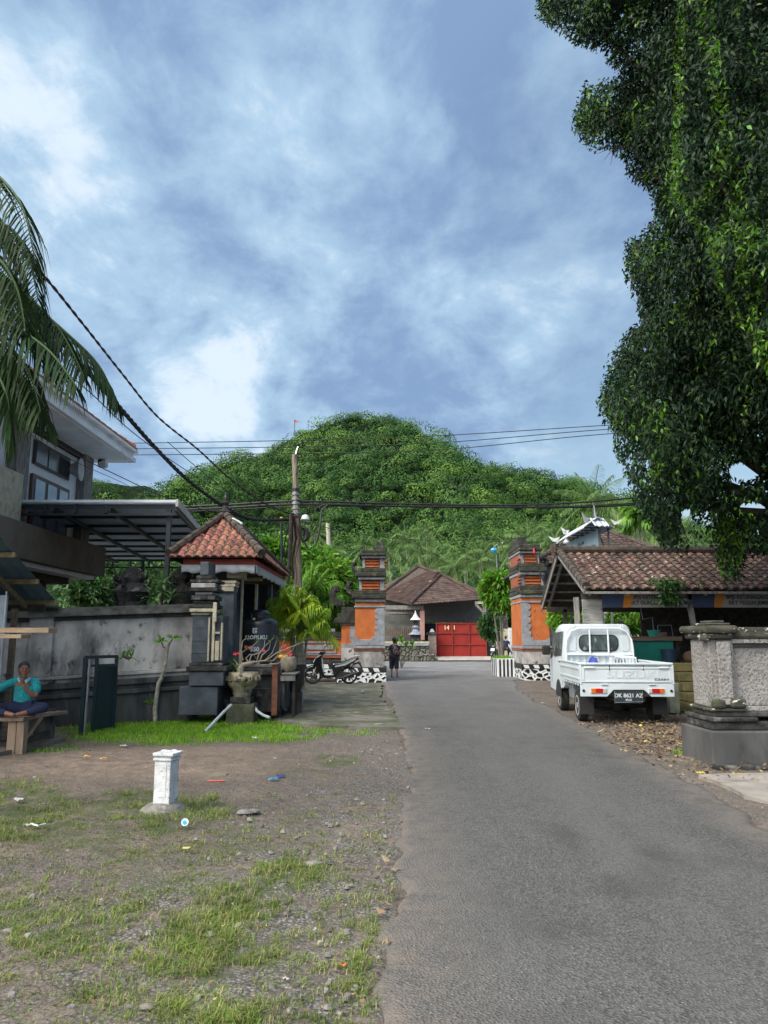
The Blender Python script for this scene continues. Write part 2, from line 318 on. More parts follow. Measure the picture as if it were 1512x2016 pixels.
# road edges as (Y, X)
LE = [(-5, -.35), (2.8, -.085 * 2.8 / 1), (3.3, -.03), (4.2, .035), (5.4, .10), (6.3, .16), (7.6, .24), (9.0, .33), (10.4, .33), (12.2, .27), (13.8, .22), (16, .2), (20, .15), (26, .05), (33, -.4), (34.6, -2.2), (36, -60)]
LE[1] = (2.8, -.07)
RE = [(-5, 3.3), (2.8, 3.2), (5.6, 3.15), (6.6, 3.15), (7.6, 3.3), (8.6, 3.33), (9.6, 3.38), (10.8, 3.36), (12.0, 3.42), (13.5, 3.55), (16, 3.65), (19.5, 3.75), (24, 4.1), (29, 4.8), (33.5, 6.5), (34.8, 9), (36, 60)]
def xl(y): return np.interp(y, [a for a, b in LE], [b for a, b in LE])
def xr(y): return np.interp(y, [a for a, b in RE], [b for a, b in RE])
def axis(lo, hi, st, far):
    d = np.arange(lo, hi + st / 2, st); g = st * 1.25 ** np.arange(1, 60); g = np.cumsum(g); g = g[g < far]
    return np.concatenate([(lo - g)[::-1], d, hi + g])
xs = axis(-7.5, 7, .055, 1500); ys = axis(1.6, 20, .055, 3000); ys = ys[ys > -300]
X, Y = np.meshgrid(xs, ys); x = X.ravel(); y = Y.ravel()
near = np.clip((30 - y) / 8, 0, 1) * np.clip((12 - abs(x)) / 4, 0, 1)
dr = np.maximum(xl(y) - x, x - xr(y))
off = np.clip((dr - .04) / .35, 0, 1) * near
z = off * ((fbm(x * 1.3, y * 1.3, 1) - .5) * .07 + (fbm(x * 6, y * 6, 2) - .5) * .030 + (fbm(x * 18, y * 18, 12, 2) - .5) * .014) - .006 - .02 * (dr < 0) * near
z = np.minimum(z, .03); z = z - .03 * (1 - near)
px, py = proj(x, np.maximum(y, 2), 0)
gd = grassd(px, py) * (near > 0); gd = np.where(y < 2, 0, gd)
gv = np.clip(1.25 - dr / (1.3 + 1.0 * fbm(y * .5, y * 0, 5)), 0, 1) * (x < xl(y)) + .7 * (x > xr(y)) * np.clip(1 - dr / .6, 0, 1)
gv = np.clip(gv + (py > 1680) * (px < 600) * .45, 0, 1)
red = np.exp(-((px - 200) / 420) ** 2 - ((py - 1505) / 34) ** 2)
n = len(xs); i = np.arange(len(ys) - 1)[:, None] * n + np.arange(n - 1)[None]; i = i.ravel()
q = np.stack([i, i + 1, i + n + 1, i + n], 1)
def matnodes(name):
    m = bpy.data.materials.new(name); m.use_nodes = True; return m, m.node_tree.nodes, m.node_tree.links
class NB:
    def __init__(s, m): s.N = m.node_tree.nodes; s.L = m.node_tree.links; s.tc = s.N.new('ShaderNodeTexCoord')
    def noise(s, sc_, det=5, st=(1, 1, 1), off=0, r=.6):
        mp = s.N.new('ShaderNodeMapping'); mp.inputs['Scale'].default_value = st; mp.inputs['Location'].default_value = (off,) * 3; s.L.new(s.tc.outputs['Object'], mp.inputs[0]); n_ = s.N.new('ShaderNodeTexNoise'); n_.inputs['Scale'].default_value = sc_; n_.inputs['Detail'].default_value = det; n_.inputs['Roughness'].default_value = r; s.L.new(mp.outputs[0], n_.inputs[0]); return n_.outputs[0]
    def vor(s, sc_, feat='F1', out='Distance', st=(1, 1, 1)):
        mp = s.N.new('ShaderNodeMapping'); mp.inputs['Scale'].default_value = st; s.L.new(s.tc.outputs['Object'], mp.inputs[0]); n_ = s.N.new('ShaderNodeTexVoronoi'); n_.feature = feat; n_.inputs['Scale'].default_value = sc_; s.L.new(mp.outputs[0], n_.inputs[0]); return n_.outputs[out]
    def mr(s, v, a, b, c=0, d=1):
        n_ = s.N.new('ShaderNodeMapRange'); s.L.new(v, n_.inputs[0])
        for k, t in enumerate((a, b, c, d)): n_.inputs[k + 1].default_value = t
        return n_.outputs[0]
    def mix(s, f, a, b, mode='MIX'):
        n_ = s.N.new('ShaderNodeMix'); n_.data_type = 'RGBA'; n_.blend_type = mode
        if isinstance(f, (int, float)): n_.inputs[0].default_value = f
        else: s.L.new(f, n_.inputs[0])
        for k, t in ((6, a), (7, b)):
            if isinstance(t, tuple): n_.inputs[k].default_value = (*t, 1)
            else: s.L.new(t, n_.inputs[k])
        return n_.outputs[2]
    def m(s, op, a, b):
        n_ = s.N.new('ShaderNodeMath'); n_.operation = op
        for k, t in enumerate((a, b)):
            if isinstance(t, (int, float)): n_.inputs[k].default_value = t
            else: s.L.new(t, n_.inputs[k])
        return n_.outputs[0]
    def attr(s, a): n_ = s.N.new('ShaderNodeAttribute'); n_.attribute_name = a; return n_.outputs['Fac']
    def bump(s, h, st, dist, prev=None):
        n_ = s.N.new('ShaderNodeBump'); n_.inputs['Strength'].default_value = st; n_.inputs['Distance'].default_value = dist; s.L.new(h, n_.inputs['Height'])
        if prev is not None: s.L.new(prev, n_.inputs['Normal'])
        return n_.outputs[0]
    def out(s, c, n_=None, rough=.9, spec=.3):
        b = s.N['Principled BSDF']; s.L.new(c, b.inputs['Base Color']); b.inputs['Specular IOR Level'].default_value = spec
        if isinstance(rough, (int, float)): b.inputs['Roughness'].default_value = rough
        else: s.L.new(rough, b.inputs['Roughness'])
        if n_ is not None: s.L.new(n_, b.inputs['Normal'])
gm, _, _ = matnodes('earth_ground'); b = NB(gm)
soil = b.mix(b.mr(b.noise(1.3), .38, .62), (.180, .148, .120), (.108, .090, .075))
soil = b.mix(b.mr(b.noise(22, 6), .45, .7), soil, (.062, .052, .045))
soil = b.mix(b.attr('red'), soil, b.mix(b.mr(b.noise(5), .4, .6), (.235, .180, .140), (.155, .120, .096)))
grav = b.mix(b.vor(48, 'F1', 'Color'), (.13, .12, .112), (.30, .29, .275)); grav = b.mix(b.mr(b.vor(48), .25, .62), grav, (.085, .075, .066))
gf = b.m('MULTIPLY', b.attr('gravel'), b.mr(b.noise(2.6, 6), .35, .6)); c = b.mix(gf, soil, grav)
moss = b.mix(b.mr(b.noise(30, 4), .4, .6), (.045, .085, .018), (.075, .085, .035)); mf = b.m('MULTIPLY', b.m('MINIMUM', b.m('MULTIPLY', b.attr('grass'), 1.3), .8), b.mr(b.noise(4, 7), .40, .56)); c = b.mix(mf, c, moss)
spk = b.mr(b.vor(70, 'F1', 'Distance'), .12, .20, 1, 0); c = b.mix(b.m('MULTIPLY', spk, b.mr(b.noise(3, 2), .45, .6)), c, (.36, .34, .31))
nb = b.bump(b.noise(9, 8), .9, .05); nb = b.bump(b.vor(48), .5, .012, nb)
b.out(c, nb, .92, .2)
go = npmesh('ground', np.stack([x, y, z], 1), q, gm, smooth=True); go['kind'] = 'structure'
for an, av in (('grass', gd), ('gravel', gv), ('red', red)):
    at = go.data.attributes.new(an, 'FLOAT', 'POINT'); at.data.foreach_set('value', av.astype(np.float32))
# road: one sheet with an irregular crumbling edge
am, _, _ = matnodes('old_asphalt'); b = NB(am)
c = b.mix(b.mr(b.noise(.5, 5), .35, .65), (.084, .081, .078), (.054, .053, .053))
c = b.mix(b.mr(b.noise(3.2, 6, (1, .35, 1)), .45, .75), c, (.108, .102, .096))
st = b.vor(70, 'F1', 'Color'); c = b.mix(.55, c, b.mix(b.mr(st, .15, .95), (.034, .033, .032), (.18, .175, .165)))
c = b.mix(b.m('MULTIPLY', b.mr(b.vor(30), .08, .13, 1, 0), .85), c, (.34, .33, .31)); c = b.mix(b.m('MULTIPLY', b.mr(b.vor(21), .10, .15, 1, 0), .7), c, (.025, .024, .023))
dk = b.m('MULTIPLY', b.mr(b.noise(1.1, 7, (1, .7, 1), 4), .54, .70), .75); c = b.mix(dk, c, (.046, .044, .042))
cr = b.m('MULTIPLY', b.mr(b.vor(1.4, 'DISTANCE_TO_EDGE'), .004, .010, 1, 0), b.mr(b.noise(.6, 2, (1, 1, 1), 8), .56, .60)); trk = b.m('MULTIPLY', b.mr(b.noise(.9, 3, (1, .12, 1), 2), .45, .62), .35); c = b.mix(trk, c, (.125, .12, .113)); c = b.mix(b.m('MULTIPLY', b.mr(b.noise(14, 5), .6, .72), .5), c, (.05, .046, .042))
dust = b.m('MULTIPLY', b.mr(b.attr('edge'), 0, .55, 1, 0), b.mr(b.noise(5, 6), .35, .6)); c = b.mix(dust, c, (.155, .132, .112))
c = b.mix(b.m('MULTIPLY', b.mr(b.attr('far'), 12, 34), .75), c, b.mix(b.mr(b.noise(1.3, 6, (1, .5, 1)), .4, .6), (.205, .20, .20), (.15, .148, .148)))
nb = b.bump(b.vor(70), .8, .012); nb = b.bump(b.noise(6, 5), .25, .02, nb)
b.out(c, nb, b.mr(b.noise(30, 2), .3, .7, .66, .9), .35)
yr = np.concatenate([np.arange(-4, 14, .06), np.arange(14, 36.5, .25)]); tt = np.concatenate([[0, 0.01, .03, .06], np.linspace(.1, .9, 22), [.94, .97, .99, 1]])
jl = (fbm(yr * 2.2, yr * 0, 21, 5) - .5) * .32; jr = (fbm(yr * 2.2, yr * 0 + 9, 22, 5) - .5) * .32
YY, TT = np.meshgrid(yr, tt, indexing='ij'); A = (xl(yr) + jl)[:, None]; B = (xr(yr) + jr)[:, None]; XX = A + (B - A) * TT
crown = .012 + .02 * (1 - (2 * TT - 1) ** 2); ZZ = np.where((TT == 0) | (TT == 1), -.03, crown)
V = np.stack([XX, YY, ZZ], -1).reshape(-1, 3); m_ = len(tt); i = (np.arange(len(yr) - 1)[:, None] * m_ + np.arange(m_ - 1)[None]).ravel(); q = np.stack([i, i + 1, i + m_ + 1, i + m_], 1)
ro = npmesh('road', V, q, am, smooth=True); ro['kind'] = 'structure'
for an, av in (('edge', np.minimum(XX - A, B - XX).ravel()), ('far', YY.ravel())):
    at = ro.data.attributes.new(an, 'FLOAT', 'POINT'); at.data.foreach_set('value', av.astype(np.float32))
o = MB().bx(-70, 70, 36, 51, -.3, .010).build('cross_road', mat('pale_asphalt', (.20, .198, .198), (.15, .148, .148), .8, .85, .2, 40, c3=(.26, .255, .25), s3=.6, t3=(.58, .66)), loc=(0, 0, 0)); o['kind'] = 'structure'
# mossy concrete forecourt on the left, concrete apron at lower right
mm = mat('mossy_concrete', (.155, .145, .125), (.075, .075, .05), 1.3, .9, .4, 18, c3=(.05, .065, .02), s3=2.4, t3=(.50, .64), c4=(.26, .25, .235), s4=3.3, t4=(.60, .68))
def patch(name, pix, zt, m, jit=.05, seed=1):
    rn = random.Random(seed); pts = []
    for k in range(len(pix)):
        a = G(*pix[k]); c_ = G(*pix[(k + 1) % len(pix)]); nseg = max(2, int((c_ - a).length / .35))
        for j in range(nseg):
            p = a.lerp(c_, j / nseg); pts.append(Vector((p.x + rn.uniform(-jit, jit), p.y + rn.uniform(-jit, jit), -.08)))
    o = MB().prism(pts, (0, 0, zt + .08)).build(name, m, loc=(0, 0, 0)); o['kind'] = 'structure'; return o
patch('forecourt', [(560, 1425), (640, 1432), (790, 1437), (772, 1400), (748, 1375), (752, 1348), (540, 1345), (470, 1395)], .042, mm, .06, 3)
patch('concrete_apron', [(1375, 1532), (1512, 1588), (1560, 1600), (1640, 1560), (1640, 1520), (1470, 1529)], .036, mat('pale_concrete', (.30, .27, .24), (.22, .20, .18), 4, .9, .4, 30, c3=(.13, .11, .09), s3=3, t3=(.56, .7)), .04, 5)
patch('footpath', [(-60, 1500), (100, 1468), (128, 1458), (60, 1462), (-60, 1478)], .05, mat('dusty_concrete', (.20, .165, .13), (.13, .11, .09), 4, .9, .4, 25), .02, 7)
# ---------------- hills
MT['forest2'] = mat('hill_forest_yellow_leaf', (.105, .20, .032), (.055, .125, .024), .03, .65, island=.13, hue=.012, transl=.12, spec=.2); MT['forest3'] = mat('hill_forest_dark_leaf', (.026, .068, .022), (.013, .038, .014), .03, .65, island=.13, transl=.1, spec=.2)
def hillmesh(name, prof, D0, D1, seed, npx, nt, bulge=.0, px0=None):
    pxs = np.linspace(prof[0][0], prof[-1][0], npx); pyr = np.interp(pxs, [a for a, b in prof], [b for a, b in prof])
    t = np.linspace(0, 1, nt); PX, T = np.meshgrid(pxs, t, indexing='ij'); PYr = pyr[:, None] + 0 * T
    Yd = D0 + (D1 - D0) * T; k = Yd / (_c); Xw = (PX - CXP) / F * Yd * 1.03
    v = (CYP - PYr) / F; Zr = EYE + D1 * (_s + v * _c) / (_c - v * _s)
    s_ = T ** .85 * (1 - .18 * np.sin(T * math.pi)); Zw = Zr * s_
    g = (fbm(Xw / 42 + 5, Yd / 110, seed, 4) - .5) * 2; Zw = Zw + g * np.sin(np.clip(T, 0, 1) * math.pi) ** .8 * (D1 * .12); Zw = np.minimum(Zw, EYE + (Zr - EYE) * Yd / D1 * (.955 + .045 * T ** 4))
    # the back of the hill drops away
    Tb = np.linspace(0, 1, 8)[1:]; Xb = Xw[:, -1:] + 0 * Tb; Yb = D1 + Tb * D1 * .6 + 0 * Xb; Zb = Zw[:, -1:] * (1 - Tb ** 1.3)
    Zb = np.minimum(Zb, 1e9)
    return np.concatenate([Xw, Xb], 1), np.concatenate([Yd, Yb], 1), np.concatenate([Zw, Zb], 1)
def hill(name, prof, D0, D1, seed, ncr, cs, npx=160, nt=60, gl='forest', flab='', tmax=1.03, ck=270, lsz=.46):
    Xh, Yh, Zh = hillmesh(name, prof, D0, D1, seed, npx, nt); a, b_ = Xh.shape
    i = (np.arange(a - 1)[:, None] * b_ + np.arange(b_ - 1)[None]).ravel(); q = np.stack([i, i + 1, i + b_ + 1, i + b_], 1)
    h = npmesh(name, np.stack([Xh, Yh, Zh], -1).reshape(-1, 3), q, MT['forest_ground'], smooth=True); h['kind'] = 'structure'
    rs = np.random.RandomState(seed + 3)
    # crowns over the slope: sample evenly in area
    u = rs.rand(ncr) * (a - 1.001); t = rs.rand(ncr) ** .8 * (nt - 1) * tmax; t = np.minimum(t, b_ - 1.01); ui = u.astype(int); ti = t.astype(int); fu = u - ui; ft = t - ti
    def s_(A): return (A[ui, ti] * (1 - fu) + A[ui + 1, ti] * fu) * (1 - ft) + (A[ui, ti + 1] * (1 - fu) + A[ui + 1, ti + 1] * fu) * ft
    C = np.stack([s_(Xh), s_(Yh), s_(Zh)], 1); sz = cs * (.5 + rs.rand(ncr) ** 1.8 * 1.0); C[:, 2] += sz * .10
    C[:, 2] += rs.normal(size=ncr) * sz * np.where(t > nt - 6, .12, .60)
    d = unit(rs.normal(size=(ncr * ck, 3))); d[:, 2] = np.abs(d[:, 2]) * 1.0 - .2; d = unit(d)
    lob = 1 + .20 * np.sin(d[:, 0] * 5 + np.repeat(rs.rand(ncr) * 6, ck)) * np.sin(d[:, 1] * 5 + 1 + np.repeat(rs.rand(ncr) * 6, ck)) + rs.rand(len(d)) * .10
    S = np.repeat(sz, ck); P = np.repeat(C, ck, 0) + d * (S * lob)[:, None] * np.array([1, 1, .8])
    Nn = unit(d + rs.normal(size=d.shape) * .17); T1 = unit(np.cross(Nn, unit(rs.normal(size=d.shape)))); T2 = np.cross(Nn, T1); q_ = (S ** .5 * .22 * lsz / .78 * rs.uniform(.6, 1.3, len(S)))[:, None]
    V = np.stack([P - T1 * q_ - T2 * q_ * .6, P + T1 * q_ - T2 * q_ * .7, P + T1 * q_ * .7 + T2 * q_, P - T1 * q_ * .8 + T2 * q_ * .8], 1).reshape(-1, 3)
    mi = np.repeat((rs.rand(ncr) < .30 + 1.1 * (fbm(C[:, 0] / 38, C[:, 1] / 45, 3, 3) - .5) * 2).astype(int) + (rs.rand(ncr) < .25), ck); f = npmesh('hillside_forest', V, np.arange(len(V)).reshape(-1, 4), [gl, MT['forest2'], MT['forest3']], mi=mi); prop(f, flab, 'forest', None, 'stuff'); return Xh, Yh, Zh
mainprof = [(150, 1030), (250, 1003), (300, 1000), (340, 981), (400, 938), (440, 917), (470, 907), (530, 894), (548, 877), (600, 853), (640, 839), (690, 822), (740, 827), (790, 848), (850, 882), (900, 906), (960, 925), (1020, 935), (1080, 942), (1140, 957), (1165, 974), (1200, 1000), (1260, 1020), (1330, 1035), (1420, 1045), (1560, 1065)]
hill('hill', mainprof, 250, 420, 11, 4600, 5.0, gl=MT['forest'], flab='dense green forest covering the steep round hill', npx=220, nt=80)
farprof = [(-200, 985), (0, 965), (140, 958), (190, 948), (230, 952), (265, 958), (290, 956), (320, 967), (370, 985), (460, 1010), (560, 1050)]
hill('far_ridge', farprof, 560, 800, 27, 4000, 4.2, gl=MT['forest'], flab='bluish green woods on the far low ridge', npx=80, nt=40, ck=60)
# ================================================================ TREES AND PLANTS
def inpoly(px, py, poly):
    c = np.zeros(len(px), bool); n = len(poly)
    for i in range(n):
        (x1, y1), (x2, y2) = poly[i], poly[(i + 1) % n]
        k = ((y1 > py) != (y2 > py)); c ^= k & (px < (x2 - x1) * (py - y1) / ((y2 - y1) + 1e-9) + x1)
    return c
def edged(px, py, poly):
    d = np.full(len(px), 1e9); n = len(poly)
    for i in range(n):
        a = np.array(poly[i], float); b_ = np.array(poly[(i + 1) % n], float); ab = b_ - a
        t = np.clip(((px - a[0]) * ab[0] + (py - a[1]) * ab[1]) / (ab @ ab + 1e-9), 0, 1); d = np.minimum(d, np.hypot(px - a[0] - t * ab[0], py - a[1] - t * ab[1]))
    return d
def Wn(px, py, Y):
    u, v = (px - CXP) / F, (CYP - py) / F; k = Y / (_c - v * _s); return np.stack([u * k, Y + 0 * u, EYE + (_s + v * _c) * k], 1)
def fig_tree():
    rs = np.random.RandomState(5)
    poly = [(1040, -320), (1060, -60), (1066, 30), (1110, 60), (1140, 85), (1185, 92), (1200, 120), (1238, 140), (1215, 165), (1160, 170), (1140, 215), (1130, 240), (1150, 280), (1165, 300), (1200, 285), (1232, 310), (1250, 350), (1290, 375), (1300, 425), (1262, 470), (1240, 480), (1236, 545), (1265, 590), (1272, 640), (1235, 660), (1212, 700), (1200, 720), (1186, 800), (1205, 835), (1215, 880), (1235, 920), (1252, 965), (1262, 1010), (1290, 1030), (1310, 1075), (1345, 1085), (1350, 1060), (1375, 1070), (1385, 1030), (1412, 1050), (1420, 1110), (1438, 1160), (1452, 1130), (1462, 1080), (1512, 1090), (1560, 1080), (1700, 1000), (1900, 700), (1900, -320)]
    holes = [((1465, 928), 34, 22), ((1480, 1000), 30, 14), ((1352, 1022), 14, 26), ((1376, 1048), 12, 18), ((1392, 1010), 8, 8), ((1275, 915), 7, 16), ((1448, 955), 14, 14), ((1290, 1002), 8, 6), ((1225, 30), 9, 7), ((1232, 62), 7, 5), ((1330, 545), 7, 6), ((1462, 352), 9, 6), ((1350, 575), 7, 5), ((1300, 790), 7, 9), ((1270, 690), 6, 10), ((1490, 610), 8, 5)]
    def ok(px, py, m=0):
        k = inpoly(px, py, poly)
        for (a, b_), r1, r2 in holes: k &= (((px - a) / (r1 + m)) ** 2 + ((py - b_) / (r2 + m)) ** 2) > 1
        return k
    loc = (8.6, 13.5, 0)
    root = thing('fig_tree', 'huge dark green weeping fig tree overhanging the tiled pavilion roof', 'tree', loc)
    # leaf strands: points through a thick mass, dense at the front and along the edge
    def mass(n, Y0, Y1, k, L, sp, m, cond=None, hang=0):
        px = rs.uniform(1040, 1760, n); py = rs.uniform(-260, 1170, n); Yd = rs.uniform(Y0, Y1, n)
        nz = fbm(px / 46 + 9, py / 60, 31, 3)                     # lobes: clumps stand forward, gaps fall back
        kk = ok(px, py, 2)
        if cond is not None: kk &= cond(px, py)
        ed = edged(px, py, poly); n2 = fbm(px / 17 + 2, py / 20 + 7, 91, 3); kk &= ~((n2 < .40 + .10 * np.clip(1 - ed / 60, 0, 1) + .05 * (py > 800)) & ((ed < 75) | (py > 780) | (n2 < .34))) | (Yd < 11.7)
        px, py, Yd, nz, ed = px[kk], py[kk], Yd[kk], nz[kk], ed[kk]
        Yd = Yd + (.5 - nz) * 5.0 + np.clip(1 - ed / 70, 0, 1) * 1.0 + np.clip((py - 950) / 200, 0, 1) * .4
        C = Wn(px, py, Yd)
        if hang: C[:, 2] -= 0
        N = np.stack([-.55 + rs.normal(size=len(px)) * .35, -.75 + rs.normal(size=len(px)) * .3, .15 + rs.normal(size=len(px)) * .3], 1); N = unit(N)
        V, Q = clumps(C, N, k, sp, L, L * .21, rs, .75, .6, .22); 
        # drop stray leaves that leave the outline by too much
        c_ = V.reshape(-1, 4, 3).mean(1); a, b_ = proj(c_[:, 0], c_[:, 1], c_[:, 2]); g = ok(a, b_, -3) | (edged(a, b_, poly) < 16 * rs.rand(len(a)))
        V = V.reshape(-1, 4, 3)[g].reshape(-1, 3); return V
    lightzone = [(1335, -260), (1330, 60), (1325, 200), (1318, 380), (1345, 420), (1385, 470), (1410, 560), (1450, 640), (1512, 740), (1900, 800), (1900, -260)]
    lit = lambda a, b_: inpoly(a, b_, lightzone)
    V1 = mass(46000, 12.2, 15.2, 13, .105, .15, 0)
    V1b = mass(7000, 14.5, 17.5, 10, .15, .22, 0, lambda a, b_: b_ < 860)
    V2 = mass(12000, 9.6, 11.6, 12, .10, .12, 0, lit)
    V = np.concatenate([V1, V1b, V2]); nf = len(V) // 4
    # brighter leaf colour painted for sunlit ribbons and the left edge of the near strands
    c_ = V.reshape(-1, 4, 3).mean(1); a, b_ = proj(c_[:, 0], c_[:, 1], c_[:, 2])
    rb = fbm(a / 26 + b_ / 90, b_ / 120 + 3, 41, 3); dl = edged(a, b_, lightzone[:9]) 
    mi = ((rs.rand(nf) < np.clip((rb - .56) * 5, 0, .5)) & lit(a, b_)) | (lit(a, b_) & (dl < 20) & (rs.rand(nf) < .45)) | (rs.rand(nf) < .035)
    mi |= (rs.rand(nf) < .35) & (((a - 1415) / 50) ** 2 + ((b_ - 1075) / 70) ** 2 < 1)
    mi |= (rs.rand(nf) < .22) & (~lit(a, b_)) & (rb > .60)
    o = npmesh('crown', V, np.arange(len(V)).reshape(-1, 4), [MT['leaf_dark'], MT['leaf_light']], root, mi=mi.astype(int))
    m = MB(); B = Vector((8.6, 13.5, -.1)); rn = random.Random(2)
    m.tube([B, B + Vector((.05, 0, 1.5)), B + Vector((-.1, .1, 4)), B + Vector((-.3, .3, 7)), B + Vector((-.2, .4, 10)), B + Vector((0, .3, 13))], [.75, .5, .42, .34, .22, .1], 12)
    m.build('trunk', MT['trunk'], root, True)
    for (tx, ty, tY, hz) in [(1300, 150, 14.5, 9), (1180, 60, 14.5, 11), (1200, 230, 14.6, 9.5), (1330, 600, 14.5, 6), (1240, 790, 14.6, 5), (1400, 330, 11, 7), (1480, 100, 10.6, 9), (1450, 900, 14.3, 4.2), (1330, 940, 14.6, 4.5), (1430, 1000, 14.0, 4.0), (1500, 560, 10.8, 5)]:
        e = W(tx, ty, tY); s0 = B + Vector((-.1, .2, hz * .62)); q = [s0, s0.lerp(e, .35) + Vector((0, 0, .5)), s0.lerp(e, .7) + Vector((rn.uniform(-.3, .3), 0, .35)), e]
        MB().tube(q, [.2, .13, .08, .03], 7).build('limb', MT['trunk'], root, True)
    m = MB()                                                # a bare twig below the left lobe
    e = W(1230, 285, 14); 
    for dx, dy in ((-55, 18), (-62, 6), (-40, 30), (-28, 40)): m.tube([e, W(1215 + dx * .3, 288 + dy * .3, 14), W(1230 + dx, 285 + dy, 14)], [.012, .008, .003], 4)
    m.build('twig', MT['trunk'], root)
fig_tree()
def frond(pts, LL, n, rs, wd=.02, droop=.6, side=1.0, fold=.35, r0=.015):
    """a feather palm frond: rachis through pts, n leaflet pairs of length LL; returns leaflet verts and rachis MB data"""
    P = np.array([tuple(p) for p in pts]); t = np.linspace(0, 1, len(P)); tt = np.linspace(.12, 1, n)
    # smooth interpolation
    from math import floor
    def ev(tq):
        o = []
        for a in tq:
            s_ = a * (len(P) - 1); i = min(int(s_), len(P) - 2); f = s_ - i; p0, p1, p2, p3 = P[max(i - 1, 0)], P[i], P[i + 1], P[min(i + 2, len(P) - 1)]
            o.append(.5 * ((2 * p1) + (p2 - p0) * f + (2 * p0 - 5 * p1 + 4 * p2 - p3) * f * f + (3 * p1 - p0 - 3 * p2 + p3) * f ** 3))
        return np.array(o)
    C = ev(tt); T = unit(ev(np.minimum(tt + .02, 1)) - ev(np.maximum(tt - .02, 0))); S = unit(np.cross(T, np.array([0, 0, 1.])) + 1e-6)
    Vs = []
    for sg in (-1, 1):
        L = LL * (np.sin(np.clip(tt * .9 + .08, 0, 1) * math.pi) ** .6 * .85 + .2) * rs.uniform(.85, 1.1, n)
        D = unit(S * sg * side + T * (.45 + .5 * tt[:, None]) + np.array([0, 0, -fold]) + rs.normal(size=(n, 3)) * .10)
        U = unit(np.cross(D, np.array([0, 0, 1.]) + 0 * D)); wv = (U * wd * rs.uniform(.7, 1.2, (n, 1)))
        a0 = C; a1 = C + D * (L * .35)[:, None] - np.array([0, 0, 1]) * (L * droop * .06)[:, None]; a2 = C + D * (L * .72)[:, None] - np.array([0, 0, 1]) * (L * droop * .30)[:, None]; a3 = C + D * (L * .92)[:, None] - np.array([0, 0, 1]) * (L * droop * .75)[:, None]
        for p, q_, w0, w1 in ((a0, a1, .5, 1), (a1, a2, 1, .8), (a2, a3, .8, .08)): Vs.append(np.stack([p - wv * w0, p + wv * w0, q_ + wv * w1, q_ - wv * w1], 1).reshape(-1, 3))
    return np.concatenate(Vs), C
def palm_parts(root, base, top, fr, mleaf, LL, n, rs, wd, droop, r=(.16, .11), each=True, trunkm=None, lean=None, fold=.35):
    m = MB(); b0 = Vector(base); t0 = Vector(top); mid = b0.lerp(t0, .5) + Vector(lean or (0, 0, 0))
    m.tube([b0, b0.lerp(mid, .5) + Vector(lean or (0, 0, 0)) * .3, mid, mid.lerp(t0, .5), t0], [r[0] * 1.35, r[0], (r[0] + r[1]) / 2, r[1], r[1] * .9], 8)
    m.build('trunk', trunkm or MT['palmtrunk'], root, True)
    if each:
        for pts in fr:
            V, C = frond(pts, LL, n, rs, wd, droop, fold=fold); q_ = np.arange(len(V)).reshape(-1, 4); o = npmesh('frond', V, q_, mleaf, root)
            MB().tube([tuple(c) for c in [pts[0]] + list(C[::3]) + [C[-1]]], [.03] + [.022 * (1 - i / (len(C[::3]) + 1)) + .003 for i in range(len(C[::3]) + 1)], 4).build('midrib', MT['leaf_mid'], o)
    else:
        A = []; m = MB()
        for pts in fr: V, C = frond(pts, LL, n, rs, wd, droop, fold=fold); A.append(V); m.tube([tuple(c) for c in C[::2]], .035, 3, False)
        V = np.concatenate(A); nv = len(V); V2 = np.array(m.v) if m.v else np.zeros((0, 3)); npmesh('crown', np.concatenate([V, V2]), np.concatenate([np.arange(nv).reshape(-1, 4), np.array(m.f) + nv]), mleaf, root)
def radial_fronds(c, n, L, rs, el=(-.3, 1.2), sag=1.0, seg=5):
    o = []
    for k in range(n):
        az = k * 2.399 + rs.uniform(-.2, .2); e = el[0] + (el[1] - el[0]) * ((k + .5) / n); Lk = L * rs.uniform(.85, 1.1); p = []
        for j in range(seg):
            t = j / (seg - 1); p.append((c[0] + math.cos(az) * math.cos(e) * Lk * t * (1 - .12 * t), c[1] + math.sin(az) * math.cos(e) * Lk * t * (1 - .12 * t), c[2] + Lk * (math.sin(e) * t - sag * .48 * t * t * (1.1 - .4 * math.sin(e)))))
        o.append(p)
    return o
